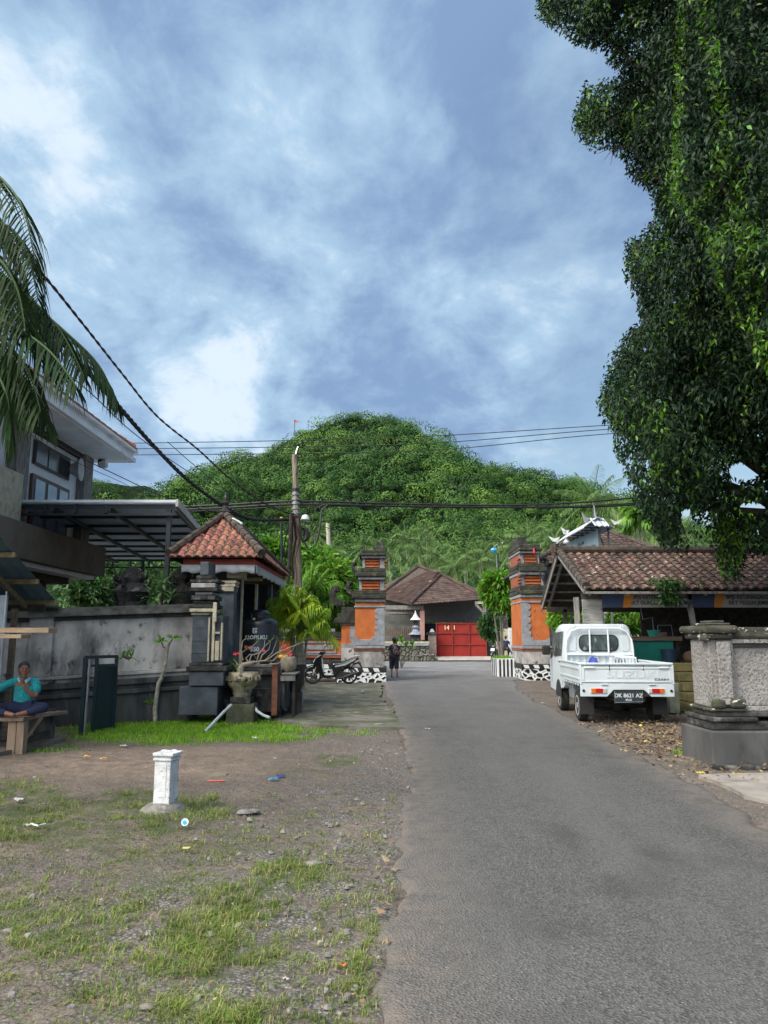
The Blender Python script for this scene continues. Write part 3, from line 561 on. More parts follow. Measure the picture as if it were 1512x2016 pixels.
# ---- near palm at the upper left: long drooping fronds reaching in from outside the frame
rs = np.random.RandomState(17); root = thing('palm_tree', 'near palm with long drooping dark fronds reaching over the white house eave', 'palm', (-4.6, 6.2, 0)); hub = W(-210, 560, 6.2)
FR = [[(-210, 540, 6.2), (-110, 330, 6.0), (-30, 330, 5.8), (40, 400, 5.6), (70, 520, 5.5)], [(-210, 560, 6.2), (-100, 450, 6.1), (0, 440, 6.0), (50, 490, 5.9), (75, 590, 5.8)],
      [(-210, 580, 6.2), (-90, 520, 6.2), (20, 560, 6.1), (110, 640, 6.0), (165, 740, 5.9)], [(-210, 600, 6.2), (-80, 560, 6.3), (60, 605, 6.4), (140, 665, 6.4), (196, 722, 6.4), (230, 792, 6.4)],
      [(-210, 600, 6.2), (-100, 610, 6.0), (-20, 600, 5.9), (60, 640, 5.8), (110, 720, 5.8)], [(-210, 590, 6.2), (-100, 520, 5.9), (-20, 500, 5.7), (30, 560, 5.6), (50, 650, 5.5)], [(-210, 620, 6.2), (-130, 640, 5.9), (-60, 660, 5.8), (0, 720, 5.8), (30, 790, 5.8)],
      [(-210, 600, 6.1), (-90, 590, 5.8), (20, 640, 5.6), (95, 690, 5.5), (150, 760, 5.4)], [(-210, 610, 6.2), (-110, 600, 5.9), (-20, 650, 5.8), (50, 720, 5.7), (80, 810, 5.6)],
      [(-210, 610, 6.2), (-130, 620, 5.8), (-40, 690, 5.6), (10, 770, 5.5), (20, 850, 5.5)], [(-210, 560, 6.2), (-120, 400, 6.5), (-60, 390, 6.7), (0, 430, 6.8), (50, 540, 6.9)],
      [(-210, 560, 6.2), (-120, 500, 6.5), (-30, 520, 6.7), (60, 590, 6.8), (110, 680, 6.9)], [(-210, 610, 6.3), (-100, 640, 6.3), (0, 700, 6.3), (60, 760, 6.3), (100, 830, 6.3)],
      [(-210, 560, 6.2), (-280, 420, 6.6), (-360, 430, 6.9), (-440, 520, 7.1)], [(-210, 560, 6.2), (-250, 460, 5.6), (-300, 500, 5.0), (-380, 640, 4.7)], [(-210, 560, 6.2), (-200, 420, 7.0), (-190, 420, 7.8), (-180, 540, 8.4)]]
palm_parts(root, (-4.75, 6.3, 0), hub, [[W(*p) for p in f] for f in FR], MT['leaf_palm'], .36, 60, rs, .010, .9, (.17, .12), True, MT['trunk'], (-.15, 0, 0), fold=.35)
# ---- coconut palms along the foot of the hill, three kinds of crown, each palm its own object
CK = []
for k in range(3):
    rs = np.random.RandomState(60 + k); r_ = bpy.data.objects.new('coconut_palm', None); col.objects.link(r_)
    palm_parts(r_, (rs.uniform(-.8, .8), 0, 0), (0, 0, 14.), radial_fronds((0, 0, 14), 21, 4.9, rs, (-.95, 1.3), .8, 6), MT['leaf_far'], 1.0, 30, rs, .034, .7, (.26, .19), False, None, (.5 * (k - 1), 0, 0)); CK.append(r_)
rn = random.Random(8); used = [0, 0, 0]
side = lambda a: 'left' if a < 0 else 'right'
def coconut(px, ytop, Y, label, s=1.0, group='coconut palms below the hill'):
    z = ZY(ytop, Y); k = rn.randrange(3)
    o = CK[k] if not used[k] else copy_tree(CK[k]); used[k] = 1
    o.location = (XY(px, Y, z), Y, 0); o.scale = (s, s, z / 14.0)
    for ch in [q for q in bpy.data.objects if q.parent == o and q.name.startswith('crown')]: ch.scale = (1, 1, s * 14.0 / z); ch.location = (0, 0, 14 * (1 - s * 14.0 / z)); o.rotation_euler = (0, 0, rn.uniform(0, 6.28)); prop(o, label, 'palm', group)
    for ch in [c for c in bpy.data.objects if c.parent == o and c.name.startswith('crown')]: pass
coconut(765, 1082, 108, 'coconut palm with a straight white trunk beside the left gate tower')
coconut(1168, 985, 78, 'tall coconut palm against the sky behind the roofed billboard')
coconut(858, 1098, 118, 'pale coconut palm above the brown house ridge', .9)
coconut(915, 1090, 112, 'coconut palm with a leaning trunk above the red gate house', .95)
coconut(945, 1105, 105, 'coconut palm right of the brown house roof hip', .9)
coconut(826, 1078, 128, 'coconut palm standing straight over the brown house roof', .95)
coconut(1095, 1060, 90, 'coconut palm just right of the orange gate tower top', .85)
coconut(1040, 1062, 100, 'coconut palm crowning over the right gate tower spire', .9)
coconut(1255, 1040, 60, 'low coconut palm behind the pavilion ridge near the fig leaves', .72)
rest = [(480, 1120, 95), (520, 1100, 120), (560, 1095, 100), (600, 1088, 125), (650, 1085, 112), (690, 1092, 120), (720, 1075, 130), (790, 1100, 125), (800, 1060, 150), (880, 1065, 145), (895, 1120, 100), (930, 1062, 140), (965, 1085, 125), (985, 1110, 110), (1000, 1075, 135), (1070, 1085, 120), (1130, 1060, 125), (1215, 1040, 110), (1240, 1070, 85), (1290, 1060, 90), (640, 1130, 90), (740, 1128, 100), (700, 1140, 90), (845, 1140, 98), (1310, 1040, 100), (1345, 1050, 95), (1230, 1028, 120), (380, 1120, 100), (420, 1110, 110), (340, 1130, 90), (300, 1140, 80), (260, 1145, 85), (220, 1130, 95), (180, 1130, 100), (240, 1110, 110), (320, 1105, 120), (450, 1090, 130), (760, 1050, 160), (840, 1045, 165), (980, 1050, 160), (1050, 1045, 165), (680, 1055, 160), (620, 1050, 165)]
for px, py, Y in [q for i, q in enumerate(rest) if not (q[2] > 118 and i % 2)]: coconut(px, py, Y, 'coconut palm in the dense grove along the foot of the hill', rn.uniform(.8, 1.0))
for o in CK:
    if 'label' not in o: prop(o, 'coconut palm in the dense grove along the foot of the hill', 'palm', 'coconut palms below the hill')
# ---- leafy bushes and trees
def bush(name, label, cat, loc, blobs, mleaf, n, k, L, wd, seed, group=None, spread=.12, droop=.2, trunk=None, out=.7, mats=None):
    """blobs: (px,py,Y,rx px,rz px)"""
    rs = np.random.RandomState(seed); root = thing(name, label, cat, loc, 0, group); Vs = []; tot = sum(b_[3] * b_[4] for b_ in blobs)
    for (a, b_, Y, r1, r2) in blobs:
        s_ = Y / F; c_ = W(a, b_, Y); m_ = max(6, int(n * r1 * r2 / tot)); C, N = shell(c_, (r1 * s_, min(r1 * s_, 2.5), r2 * s_), m_, rs, .6)
        C += (fbm(C[:, 0] * 2.2 + 3, C[:, 2] * 2.2 + C[:, 1], seed, 3)[:, None] - .5) * N * r2 * s_ * 1.2
        Vs.append(clumps(C, N, k, spread, L, wd, rs, droop, out)[0])
    V = np.concatenate(Vs); npmesh('crown', V, np.arange(len(V)).reshape(-1, 4), mleaf, root)
    L0 = Vector(loc); m = MB()
    for (a, b_, Y, r1, r2) in blobs[:6]:
        c_ = W(a, b_, Y); m.tube([L0 + Vector((0, 0, -.05)), L0.lerp(c_, .45) + Vector((0, 0, .1)), c_], [.07 if trunk is None else trunk, .045, .02], 6)
    m.build('trunk', MT['trunk'], root, True); return root
g = lambda px, py: G(px, py)
bush('frangipani_tree', 'bright yellow green frangipani tree behind the leaning utility pole', 'tree', (-3.7, 33, 0), [(585, 1110, 33, 40, 40), (545, 1085, 33, 25, 28), (625, 1120, 33, 45, 35), (560, 1140, 33, 45, 35), (650, 1150, 32, 40, 40), (600, 1160, 33, 60, 40)], MT['leaf_green'], 1400, 7, .34, .07, 3, spread=.08, out=1.2, trunk=.12)
bush('frangipani_tree', 'dense yellow green frangipani tree left of the orange right gate tower', 'tree', (6.3, 42, 0), [(985, 1148, 42, 30, 22), (966, 1165, 42, 18, 18), (992, 1178, 42, 26, 18)], MT['leaf_green'], 520, 8, .36, .075, 4, spread=.08, out=1.2, trunk=.12)
bush('garden_bush', 'leafy bush growing between the right gate tower and the pavilion post', 'bush', (7.2, 28, 0), [(1115, 1205, 28, 26, 24), (1105, 1190, 28, 16, 18), (1112, 1225, 28, 24, 18)], MT['leaf_green'], 420, 8, .20, .05, 5)
bush('garden_bush', 'white speckled green bush seen through the pavilion under the banner', 'bush', (9.2, 27, 0), [(1250, 1215, 27, 36, 18), (1220, 1212, 27, 24, 16), (1235, 1228, 27, 40, 16)], MT['leaf_green'], 500, 8, .16, .045, 6)
bush('garden_bush', 'round dark bush over the left wall below the metal canopy', 'bush', (-11, 30, 0), [(175, 1165, 30, 38, 28), (215, 1175, 31, 40, 22), (160, 1145, 32, 25, 20)], MT['leaf_mid'], 900, 7, .22, .06, 7)
bush('garden_tree', 'light green tree mass behind the carved shrine statues', 'tree', (-14, 46, 0), [(200, 1130, 46, 60, 32), (290, 1140, 46, 60, 36), (370, 1150, 46, 60, 36), (320, 1170, 45, 90, 26)], MT['leaf_mid'], 1200, 7, .36, .09, 8)
bush('garden_tree', 'dark leafy thicket behind the left gate wall', 'tree', (-3.6, 35, 0), [(620, 1190, 35, 60, 40), (670, 1200, 35, 30, 40), (570, 1200, 35, 40, 40), (640, 1150, 38, 60, 30)], MT['leaf_mid'], 1500, 7, .26, .06, 9)
bush('garden_bush', 'scrubby bush in the alley right of the red gate', 'bush', (8.6, 50, 0), [(1035 - 70, 1235, 50, 13, 22), (962, 1225, 50, 14, 16)], MT['leaf_mid'], 300, 7, .25, .06, 10)
for k, (px, Y, lab) in enumerate([(700, 78, 'dark round tree left of the brown house'), (1000, 80, 'dark round tree beyond the alley'), (1130, 70, 'green tree behind the white house wall'), (430, 60, 'mid green tree behind the red tiled kiosk'), (480, 52, 'green tree right of the red tiled kiosk'), (1340, 66, 'green tree behind the pavilion ridge'), (1460, 66, 'green tree behind the far end of the pavilion'), (850, 85, 'dark tree mass behind the brown house ridge'), (960, 72, 'dark tree under the coconut palms'), (620, 70, 'dark tree behind the frangipani')]):
    zt = 1150 if px < 1200 else 1075
    bush('background_tree', lab, 'tree', (XY(px, Y, 3), Y, 0), [(px, zt + 30, Y, 55, 34), (px + 30, zt + 50, Y, 50, 34), (px - 35, zt + 55, Y, 45, 34)], MT['leaf_mid'], 700, 6, .5, .14, 30 + k, spread=.25, group='trees behind the village houses')
# areca / fan clumps right of the water tank
def clump_palm(name, label, loc, top, n, L, mleaf, LL, nl, wd, seed, el=(.1, 1.3), sag=.8, hubs=1, cat='palm', each=False, hr=.3):
    rs = np.random.RandomState(seed); root = thing(name, label, cat, loc); fr = []
    for h in range(hubs):
        c_ = Vector(top) + Vector((rs.uniform(-hr, hr), rs.uniform(-hr, hr), rs.uniform(-hr, hr) * 1.2)) * (1 if hubs > 1 else 0); fr += radial_fronds(c_, n, L, rs, el, sag)
        if h: MB().tube([Vector(loc), Vector(loc).lerp(c_, .5), c_], [.05, .04, .03], 6).build('stem', MT['palmtrunk'], root, True)
    palm_parts(root, loc, top, fr, mleaf, LL, nl, rs, wd, .9, (.07, .05), each); return root
t = W(592, 1225, 18.0); clump_palm('areca_palm', 'yellow green fan leaved palm right of the black water tank', (t.x, 18.0, 0), t, 12, .85, MT['leaf_lime'], .34, 20, .012, 71, (.0, 1.35), .6, 3, hr=.22)
t = W(572, 1192, 18.1); clump_palm('areca_palm', 'low yellow green palm leaning over the black water tank lid', (t.x + .2, 18.1, 0), t, 9, .75, MT['leaf_lime'], .32, 16, .013, 72, (0, 1.2), .9)
t = W(622, 1195, 30.5); clump_palm('areca_palm', 'feathery green palm behind the left gate wall', (t.x, 30.5, 0), t, 11, 1.7, MT['leaf_green'], .65, 24, .028, 73, (.1, 1.35), .9, 2, hr=.4)
t = W(612, 1165, 29.5); clump_palm('areca_palm', 'young palm with upright fronds between the pole and the gate wall', (t.x, 29.5, 0), t, 8, 1.5, MT['leaf_green'], .55, 22, .024, 74, (.5, 1.4), .5)
t = W(1262, 1010, 33); clump_palm('fan_palm', 'fan palm with a shaggy brown trunk at the edge of the fig tree', (t.x, 33, 0), t, 16, 1.2, MT['leaf_green'], .5, 14, .05, 75, (-.5, 1.3), .5)
# a spiky dracaena in the pot on the wall
def rosette(name, label, cat, loc, hub, n, L, wd, mleaf, seed, up=.5, pot=None, parts=1):
    rs = np.random.RandomState(seed); root = thing(name, label, cat, loc); Vs = []
    for c_ in hub:
        c_ = np.array(c_); az = rs.rand(n) * 6.28; el = rs.uniform(-.25, 1.35, n); Lk = L * rs.uniform(.7, 1.1, n); D = np.stack([np.cos(az) * np.cos(el), np.sin(az) * np.cos(el), np.sin(el)], 1); S = unit(np.cross(D, np.array([0, 0, 1.]) + 0 * D)) * wd
        p0 = c_ + 0 * D; p1 = c_ + D * Lk[:, None] * .5; p2 = c_ + D * Lk[:, None] * .9 - np.array([0, 0, 1]) * (Lk * .22 * up)[:, None]; p3 = c_ + D * Lk[:, None] * 1.1 - np.array([0, 0, 1]) * (Lk * .5 * up)[:, None]
        for a, b_, w0, w1 in ((p0, p1, .4, 1), (p1, p2, 1, .8), (p2, p3, .8, .05)): Vs.append(np.stack([a - S * w0, a + S * w0, b_ + S * w1, b_ - S * w1], 1).reshape(-1, 3))
    V = np.concatenate(Vs); npmesh('leaves', V, np.arange(len(V)).reshape(-1, 4), mleaf, root)
    m = MB()
    for c_ in hub: m.tube([loc, Vector(loc).lerp(Vector(c_), .6) + Vector((.02, 0, 0)), c_], [.03, .022, .015], 6)
    m.build('stem', MT['trunk'], root, True); return root
c_ = W(318, 1165, 15.2); rosette('potted_plant', 'leafy green plant with long strap leaves above the left wall coping', 'plant', (c_.x, c_.y, c_.z - .35), [c_, W(300, 1178, 15.2), W(335, 1180, 15.2), W(320, 1150, 15.3)], 30, .34, .028, mat('strap_leaf', (.16, .27, .11), (.08, .17, .06), 3, .45, island=.25, transl=.3), 5)
c_ = W(790, 1275, 40); rosette('frangipani_sapling', 'small bright frangipani plant before the stone wall by the walking woman', 'plant', (c_.x, 40, 0), [W(780, 1268, 40), W(800, 1272, 40), W(812, 1270, 40), W(790, 1262, 40)], 16, .42, .06, MT['leaf_green'], 6)
for k, (px, py, Y, lab) in enumerate([(250, 1290, 13.6, 'sprig of leaves sticking over the green metal gate'), (455, 1312, 14.9, 'ferny weeds on the stone ledge under the carved pillar'), (425, 1208, 15.0, 'small fern growing from the carved wall pillar')]):
    c_ = W(px, py, Y); rosette('weed', lab, 'plant', (c_.x, c_.y, c_.z - .05), [c_, W(px + 9, py + 4, Y), W(px - 8, py + 3, Y)], 14, .16, .016, MT['leaf_green'], 80 + k)
# ---- frangipani sapling in the grass: a bare bent grey stem with two tufts
def sapling():
    b0 = G(306, 1424); Y = b0.y; root = thing('sapling', 'thin bare frangipani sapling with two leaf tufts in the bright grass', 'tree', tuple(b0))
    pts = [W(306, 1424, Y), W(305, 1395, Y), W(308, 1372, Y), W(312, 1345, Y), W(318, 1335, Y), W(326, 1305, Y), W(328, 1285, Y), W(330, 1272, Y)]
    MB().tube(pts, [.045, .042, .04, .038, .036, .035, .035, .038], 8).build('trunk', mat('pale_mottled_bark', (.42, .40, .33), (.22, .21, .17), 14, .9, .4, 30, c3=(.07, .065, .05), s3=8, t3=(.6, .7)), root, True)
    for e, m_ in (((318, 1264), (322, 1274)), ((340, 1258), (334, 1266))): MB().tube([W(329, 1276, Y), W(*m_, Y), W(*e, Y)], [.028, .018, .012], 6).build('branch', MT['trunk'], root, True)
    MB().tube([W(309, 1390, Y), W(302, 1388, Y), W(296, 1392, Y)], [.02, .014, .008], 5).build('branch', MT['trunk'], root, True)
    rs = np.random.RandomState(3)
    for (a, b_, n) in ((318, 1263, 9), (341, 1257, 5), (297, 1385, 4)):
        c = np.array(W(a, b_, Y)); D = unit(np.stack([rs.normal(size=n) * .8, rs.normal(size=n) * .5, rs.uniform(-.1, .9, n)], 1)); V, Q = leafquads(np.repeat(c[None], n, 0), D, .17, .028, rs, .1); npmesh('leaf_tuft', V, Q, MT['leaf_green'], root)
sapling()
# ---- grass: real blades, one mass
def grass():
    rs = np.random.RandomState(9); Vs = []; 
    A = []
    for (cx, cy, rx, ry, s_) in GP:
        far = cy < 1490; n = int(rx * ry * (1.15 if far else .115) * s_ * (1.0 if far else 1.0)); a = rs.uniform(-1.12, 1.12, n) * rx + cx; b_ = rs.uniform(-1.12, 1.12, n) * ry + cy
        q_ = ((a - cx) / rx) ** 2 + ((b_ - cy) / ry) ** 2; nz = fbm(a / 30, b_ / 14, 77, 4); k = (rs.rand(n) < np.clip(1.4 - q_, 0, 1)) & (nz + (.22 if far else .02) * s_ > .485); A.append(np.stack([a[k], b_[k], np.full(k.sum(), s_), np.full(k.sum(), far)], 1))
    n = 1500; A.append(np.stack([rs.uniform(-20, 780, n), rs.uniform(1560, 2040, n), np.full(n, .2), np.zeros(n)], 1))
    A = np.concatenate(A); v = (CYP - A[:, 1]) / F; k = (-EYE) / (_s + v * _c); X_ = (A[:, 0] - CXP) / F * k; Y_ = (_c - v * _s) * k
    g_ = (X_ < xl(Y_) - .03) | (X_ > xr(Y_) + .05); A, X_, Y_ = A[g_], X_[g_], Y_[g_]
    near = A[:, 3] < .5; rep = np.where(near, rs.randint(5, 15, len(A)), 4); X_ = np.repeat(X_, rep); Y_ = np.repeat(Y_, rep); S_ = np.repeat(A[:, 2], rep); nr = np.repeat(near, rep); N = len(X_)
    sp = np.where(nr, .022, .05); P = np.stack([X_ + rs.normal(size=N) * sp, Y_ + rs.normal(size=N) * sp, np.full(N, -.01)], 1)
    H = np.where(nr, .028 + .04 * S_, .035 + .03 * S_) * rs.uniform(.5, 1.25, N); az = rs.rand(N) * 6.28; ln = rs.uniform(.2, 1.3, N) * np.where(nr, 1.25, .6)
    D = np.stack([np.cos(az), np.sin(az), 0 * az], 1); Sd = np.stack([-np.sin(az), np.cos(az), 0 * az], 1) * (np.where(nr, .0022, .0040) * rs.uniform(.7, 1.3, N))[:, None]
    up = np.array([0, 0, 1.]); p1 = P + up * (H * .6)[:, None] + D * (H * ln * .3)[:, None]; p2 = P + up * (H * (1 - .25 * ln))[:, None] + D * (H * ln * .95)[:, None]
    V = np.concatenate([np.stack([P - Sd, P + Sd, p1 + Sd * .8, p1 - Sd * .8], 1).reshape(-1, 3), np.stack([p1 - Sd * .8, p1 + Sd * .8, p2 + Sd * .1, p2 - Sd * .1], 1).reshape(-1, 3)])
    dry = (rs.rand(N) < np.where(nr, .34, .05)).astype(int); lush = (~nr) & (dry == 0); mi = np.where(lush, 2, dry); mi = np.concatenate([mi, mi])
    o = npmesh('grass', V, np.arange(len(V)).reshape(-1, 4), [mat('grass_blade', (.20, .29, .055), (.11, .18, .032), 2, .55, island=.35, hue=.025, transl=.35), mat('dry_blade', (.34, .32, .13), (.24, .22, .09), 2, .7, island=.3, transl=.3), mat('lush_blade', (.25, .47, .03), (.15, .34, .022), 1.5, .5, island=.3, hue=.015, transl=.4)], mi=mi)
    prop(o, 'short patchy green grass on the earth and along the wall', 'grass', None, 'stuff')
grass()
def scatter_stones():
    rs = np.random.RandomState(4); n = 9000; Y_ = 2.3 + rs.rand(n) ** 1.7 * 11; X_ = rs.uniform(-4.5, 3.9, n); dr = np.maximum(xl(Y_) - X_, X_ - xr(Y_)); k = (dr > .02) & (rs.rand(n) < np.where(X_ < 1, np.clip(1.2 - dr / 1.5, .10, 1), .5)); X_, Y_ = X_[k], Y_[k]; n = len(X_)
    r = .0045 + rs.rand(n) ** 5 * .022; V = []; base = np.array([[1, 0, 0], [.4, .9, 0], [-.6, .8, 0], [-1, -.1, 0], [-.3, -.95, 0], [.7, -.7, 0]]); 
    j = 1 + rs.normal(size=(n, 12, 1)) * .15; lo = np.repeat(base[None], n, 0) * 1.0; hi = lo * .6; hi[:, :, 2] = .7; B = np.concatenate([lo, hi], 1) * j; B = B * r[:, None, None]; B[:, :, 0] += X_[:, None]; B[:, :, 1] += Y_[:, None]; B[:, :, 2] -= .001
    V = B.reshape(-1, 3); o6 = np.arange(n)[:, None, None] * 12; sides = np.array([[i, (i + 1) % 6, 6 + (i + 1) % 6, 6 + i] for i in range(6)] + [[6, 7, 8, 9], [6, 9, 10, 11]])[None]; Q = (o6 + sides).reshape(-1, 4)
    o = npmesh('gravel', V, Q, mat('loose_stone', (.24, .23, .21), (.11, .105, .10), 9, .9, island=.5)); prop(o, 'loose gravel stones along the road edges', 'gravel', None, 'stuff')
    n = 2600; a = np.concatenate([rs.normal(size=1500) * 62 + 1290, rs.uniform(1190, 1512, 500), rs.uniform(0, 800, 600)]); b_ = np.concatenate([rs.normal(size=1500) * 24 + 1447, rs.uniform(1395, 1545, 500), rs.uniform(1350, 2016, 600)])
    v = (CYP - b_) / F; k = (-EYE) / (_s + v * _c); X_ = (a - CXP) / F * k; Y_ = (_c - v * _s) * k; g_ = ((X_ > xr(Y_) - .12 * rs.rand(len(a))) & (X_ < 8)) | (X_ < xl(Y_)); X_, Y_ = X_[g_], Y_[g_]; n = len(X_)
    P = np.stack([X_, Y_, .02 + .02 * rs.rand(n)], 1); az = rs.rand(n) * 6.28; D = np.stack([np.cos(az), np.sin(az), rs.normal(size=n) * .15], 1); S = np.stack([-np.sin(az), np.cos(az), rs.normal(size=n) * .5], 1); L = (.045 + .04 * rs.rand(n))[:, None] * np.where(X_ < 0, .35, 1)[:, None]
    V = np.stack([P, P + D * L * .5 + S * L * .22, P + D * L + np.array([0, 0, 1]) * L * .2, P + D * L * .5 - S * L * .22], 1).reshape(-1, 3)
    o = npmesh('fallen_leaves', V, np.arange(len(V)).reshape(-1, 4), [mat('dry_leaf', (.27, .195, .12), (.13, .09, .055), 3, .8, island=.5, hue=.02, transl=.15), plain('yellow_leaf', (.62, .45, .06), .6)], mi=(rs.rand(n) < .02).astype(int)); prop(o, 'brown fallen leaves drifted along the right road edge', 'leaves', None, 'stuff')
scatter_stones()
# ================================================================ BUILDINGS AND WALLS
def tile_roof(m, e0, e1, r0, r1, tw, th, amp=.03, seg=4, jit=.0, seed=0, lift=.02, flip=1):
    e0, e1, r0, r1 = map(Vector, (e0, e1, r0, r1)); rn = random.Random(seed); ux = (e1 - e0).normalized(); up = ((r0 + r1) / 2 - (e0 + e1) / 2); n = ux.cross(up.normalized()).normalized() * flip
    if n.z < 0: n = -n
    up = n.cross(ux).normalized(); up = up if up.z > 0 else -up
    H = (r0 - e0).dot(up); rows = max(1, int(abs(H) / th)); th = H / rows
    for j in range(rows):
        v0 = j * th; t = (v0 + th * .5) / H; a = (r0 - e0).dot(ux) * t; b_ = (e1 - e0).length + ((r1 - e1).dot(ux)) * t; L0 = a; L1 = b_; k0 = int(math.floor(L0 / tw)) ; k1 = int(math.ceil(L1 / tw)); o_ = (j % 2) * 0
        for k in range(k0, k1):
            u0 = max(k * tw, L0 - tw * .1); u1 = min((k + 1) * tw, L1 + tw * .1)
            if u1 - u0 < tw * .25: continue
            dj = rn.uniform(-jit, jit); vs = []
            for (v, hl) in ((v0 - th * .18 + dj, lift), (v0 + th + dj, 0)):
                for q in range(seg + 1):
                    s_ = q / seg; h = amp * (math.sin(s_ * 2 * math.pi) * .5 + (.6 if s_ > .8 else 0) * .6) + hl; vs.append(e0 + ux * (u0 + (u1 - u0) * s_ * 1.04) + up * v + n * h)
            for q in range(seg + 1): vs.append(vs[q] - n * (.018 + amp * .2))
            fs = [(q, q + 1, seg + 2 + q, seg + 1 + q) for q in range(seg)] + [(q, 2 * seg + 2 + q, 2 * seg + 3 + q, q + 1) for q in range(seg)]
            m.add(vs, fs)
def ridge_caps(m, a, b_, r=.09, L=.3):
    a, b_ = Vector(a), Vector(b_); d = b_ - a; n = max(1, int(d.length / L)); 
    for i in range(n):
        p = a + d * (i / n); q = a + d * ((i + 1.12) / n); m.tube([p, p.lerp(q, .5), q], [r * 1.1, r, r * .88], 8)
def roof_slab(m, pts, t=.06): m.prism([Vector(p) for p in pts], (0, 0, -t))
# ---------------- left boundary wall
A = Vector((-3.55, 15.05, 0)); B_ = Vector((-7.4, 13.45, 0)); dv = B_ - A; rz = math.atan2(dv.y, dv.x); L = dv.length
wl = thing('boundary_wall', 'long grey stained plaster wall with mossy coping behind the seated man', 'wall', A, rz)
def lw(name, s0, s1, z0, z1, t0, t1, m_, bev=.012, tp=0):
    m = MB(); sl_ = lambda s_: -.047 * s_; k0, k1 = (1 if z0 > .05 else 0), 1            # t is the side facing the road (local +y)
    vs = [(s0, t0, z0 + sl_(s0) * k0), (s1, t0, z0 + sl_(s1) * k0), (s1, t1, z0 + sl_(s1) * k0), (s0, t1, z0 + sl_(s0) * k0), (s0, t0, z1 + sl_(s0)), (s1, t0, z1 + sl_(s1)), (s1, t1 - tp, z1 + sl_(s1)), (s0, t1 - tp, z1 + sl_(s0))]
    m.add(vs, [(0, 3, 2, 1), (4, 5, 6, 7), (0, 1, 5, 4), (1, 2, 6, 5), (2, 3, 7, 6), (3, 0, 4, 7)]); return m.build(name, m_, wl, local=True, bevel=bev)
lw('plinth', 0, L, -.1, .60, -.1, .16, MT['plaster_dark'])
for z0, z1, t in ((.602, .68, .20), (.682, .76, .15), (.762, .86, .19), (.862, .93, .13), (.932, .985, .17)): lw('moulding', 0, L, z0, z1, -.08, t, MT['plaster_dark'] if z1 < .9 else MT['plaster'], .01)
lw('panel', 0, L, .987, 1.97, -.06, .05, MT['plaster'])
lw('moulding', 0, L, 1.972, 2.03, -.07, .10, MT['cap'], .008); lw('coping', 0, L, 2.032, 2.20, -.16, .20, MT['cap'], .03, .12)
for s0, s1 in ((2.62, 3.02),):
    lw('pier', s0, s1, .99, 2.10, -.05, .13, MT['plaster']); lw('pier_cap', s0 - .06, s1 + .06, 2.21, 2.30, -.1, .24, MT['cap']); 
# ---------------- carved wall pillar in front of the kiosk
pl = thing('carved_pillar', 'carved stone pillar with cream mouldings at the end of the grey wall', 'pillar', (-3.5, 14.9, 0))
def cb(parent, name, px0, px1, y0, y1, Yf, dep, m_, bev=.01, tp=1.0):
    """a block from pixel edges, its front face at depth Yf"""
    z1, z0 = ZY(y0, Yf), ZY(y1, Yf); zc = (z0 + z1) / 2; m = MB().bx(XY(px0, Yf, zc), XY(px1, Yf, zc), Yf, Yf + dep, z0, z1, tp); return m.build(name, m_, parent, bevel=bev)
cb(pl, 'base', 352, 428, 1352, 1408, 14.3, .9, MT['andesite']); cb(pl, 'base_block', 372, 440, 1322, 1350, 14.25, .9, MT['andesite'])
cb(pl, 'moulding', 366, 446, 1312, 1321, 14.2, .9, MT['carved']); cb(pl, 'moulding', 372, 438, 1305, 1311, 14.3, .8, MT['carved'])
cb(pl, 'shaft', 378, 437, 1212, 1304, 14.45, .6, MT['andesite'])
for z0, z1 in ((1236, 1237), (1262, 1263), (1286, 1287)): cb(pl, 'joint', 378.5, 407, z0, z1, 14.447, .02, MT['carved'], 0)
for a, b_, c_, d_ in ((409, 412, 1216, 1302), (417, 422, 1206, 1302), (423, 431, 1262, 1300), (434, 437, 1226, 1300), (423, 433, 1244, 1248)): cb(pl, 'trim_strip', a, b_, c_, d_, 14.38, .09, MT['cream'], .003)
for a, b_, c_, d_, mm_ in ((376, 412, 1206, 1211, 'cream'), (373, 420, 1198, 1205, 'cream'), (370, 426, 1190, 1197, 'carved'), (380, 420, 1182, 1189, 'carved'), (376, 424, 1172, 1181, 'carved'), (384, 418, 1165, 1171, 'grey'), (372, 428, 1158, 1164, 'carved'), (376, 424, 1148, 1157, 'plaster'), (374, 430, 1141, 1147, 'carved'), (386, 416, 1133, 1140, 'carved'), (394, 411, 1106, 1132, 'andesite')): cb(pl, 'tier', a, b_, c_, d_, 14.36 + (.06 if b_ - a < 45 else 0), .6, MT[mm_], .012)
cb(pl, 'trim_strip', 419, 426, 1186, 1224, 14.30, .06, MT['cream'], .003)
# ---------------- kiosk with the red tiled hip roof
ks = thing('tiled_kiosk', 'small gateway kiosk with red tiled hip roof and white cloth valance', 'building', (-3.4, 17.2, 0))
FLk, FRk, BRk, BLk = Vector((-4.30, 15.3, 3.17)), Vector((-2.44, 15.3, 3.17)), Vector((-2.52, 20.2, 3.17)), Vector((-4.6, 20.2, 3.17)); AP, AP2 = Vector((-3.56, 17.0, 4.22)), Vector((-3.56, 18.2, 4.22))
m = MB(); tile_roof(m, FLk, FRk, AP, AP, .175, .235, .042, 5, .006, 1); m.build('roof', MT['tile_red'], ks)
m = MB(); tile_roof(m, FRk, BRk, AP, AP2, .2, .24, .04, 4, .01, 2); tile_roof(m, BLk, FLk, AP2, AP, .2, .24, .04, 4, .01, 3); tile_roof(m, BRk, BLk, AP2, AP2, .2, .24, .04, 4, .01, 4); m.build('roof', MT['tile'], ks)
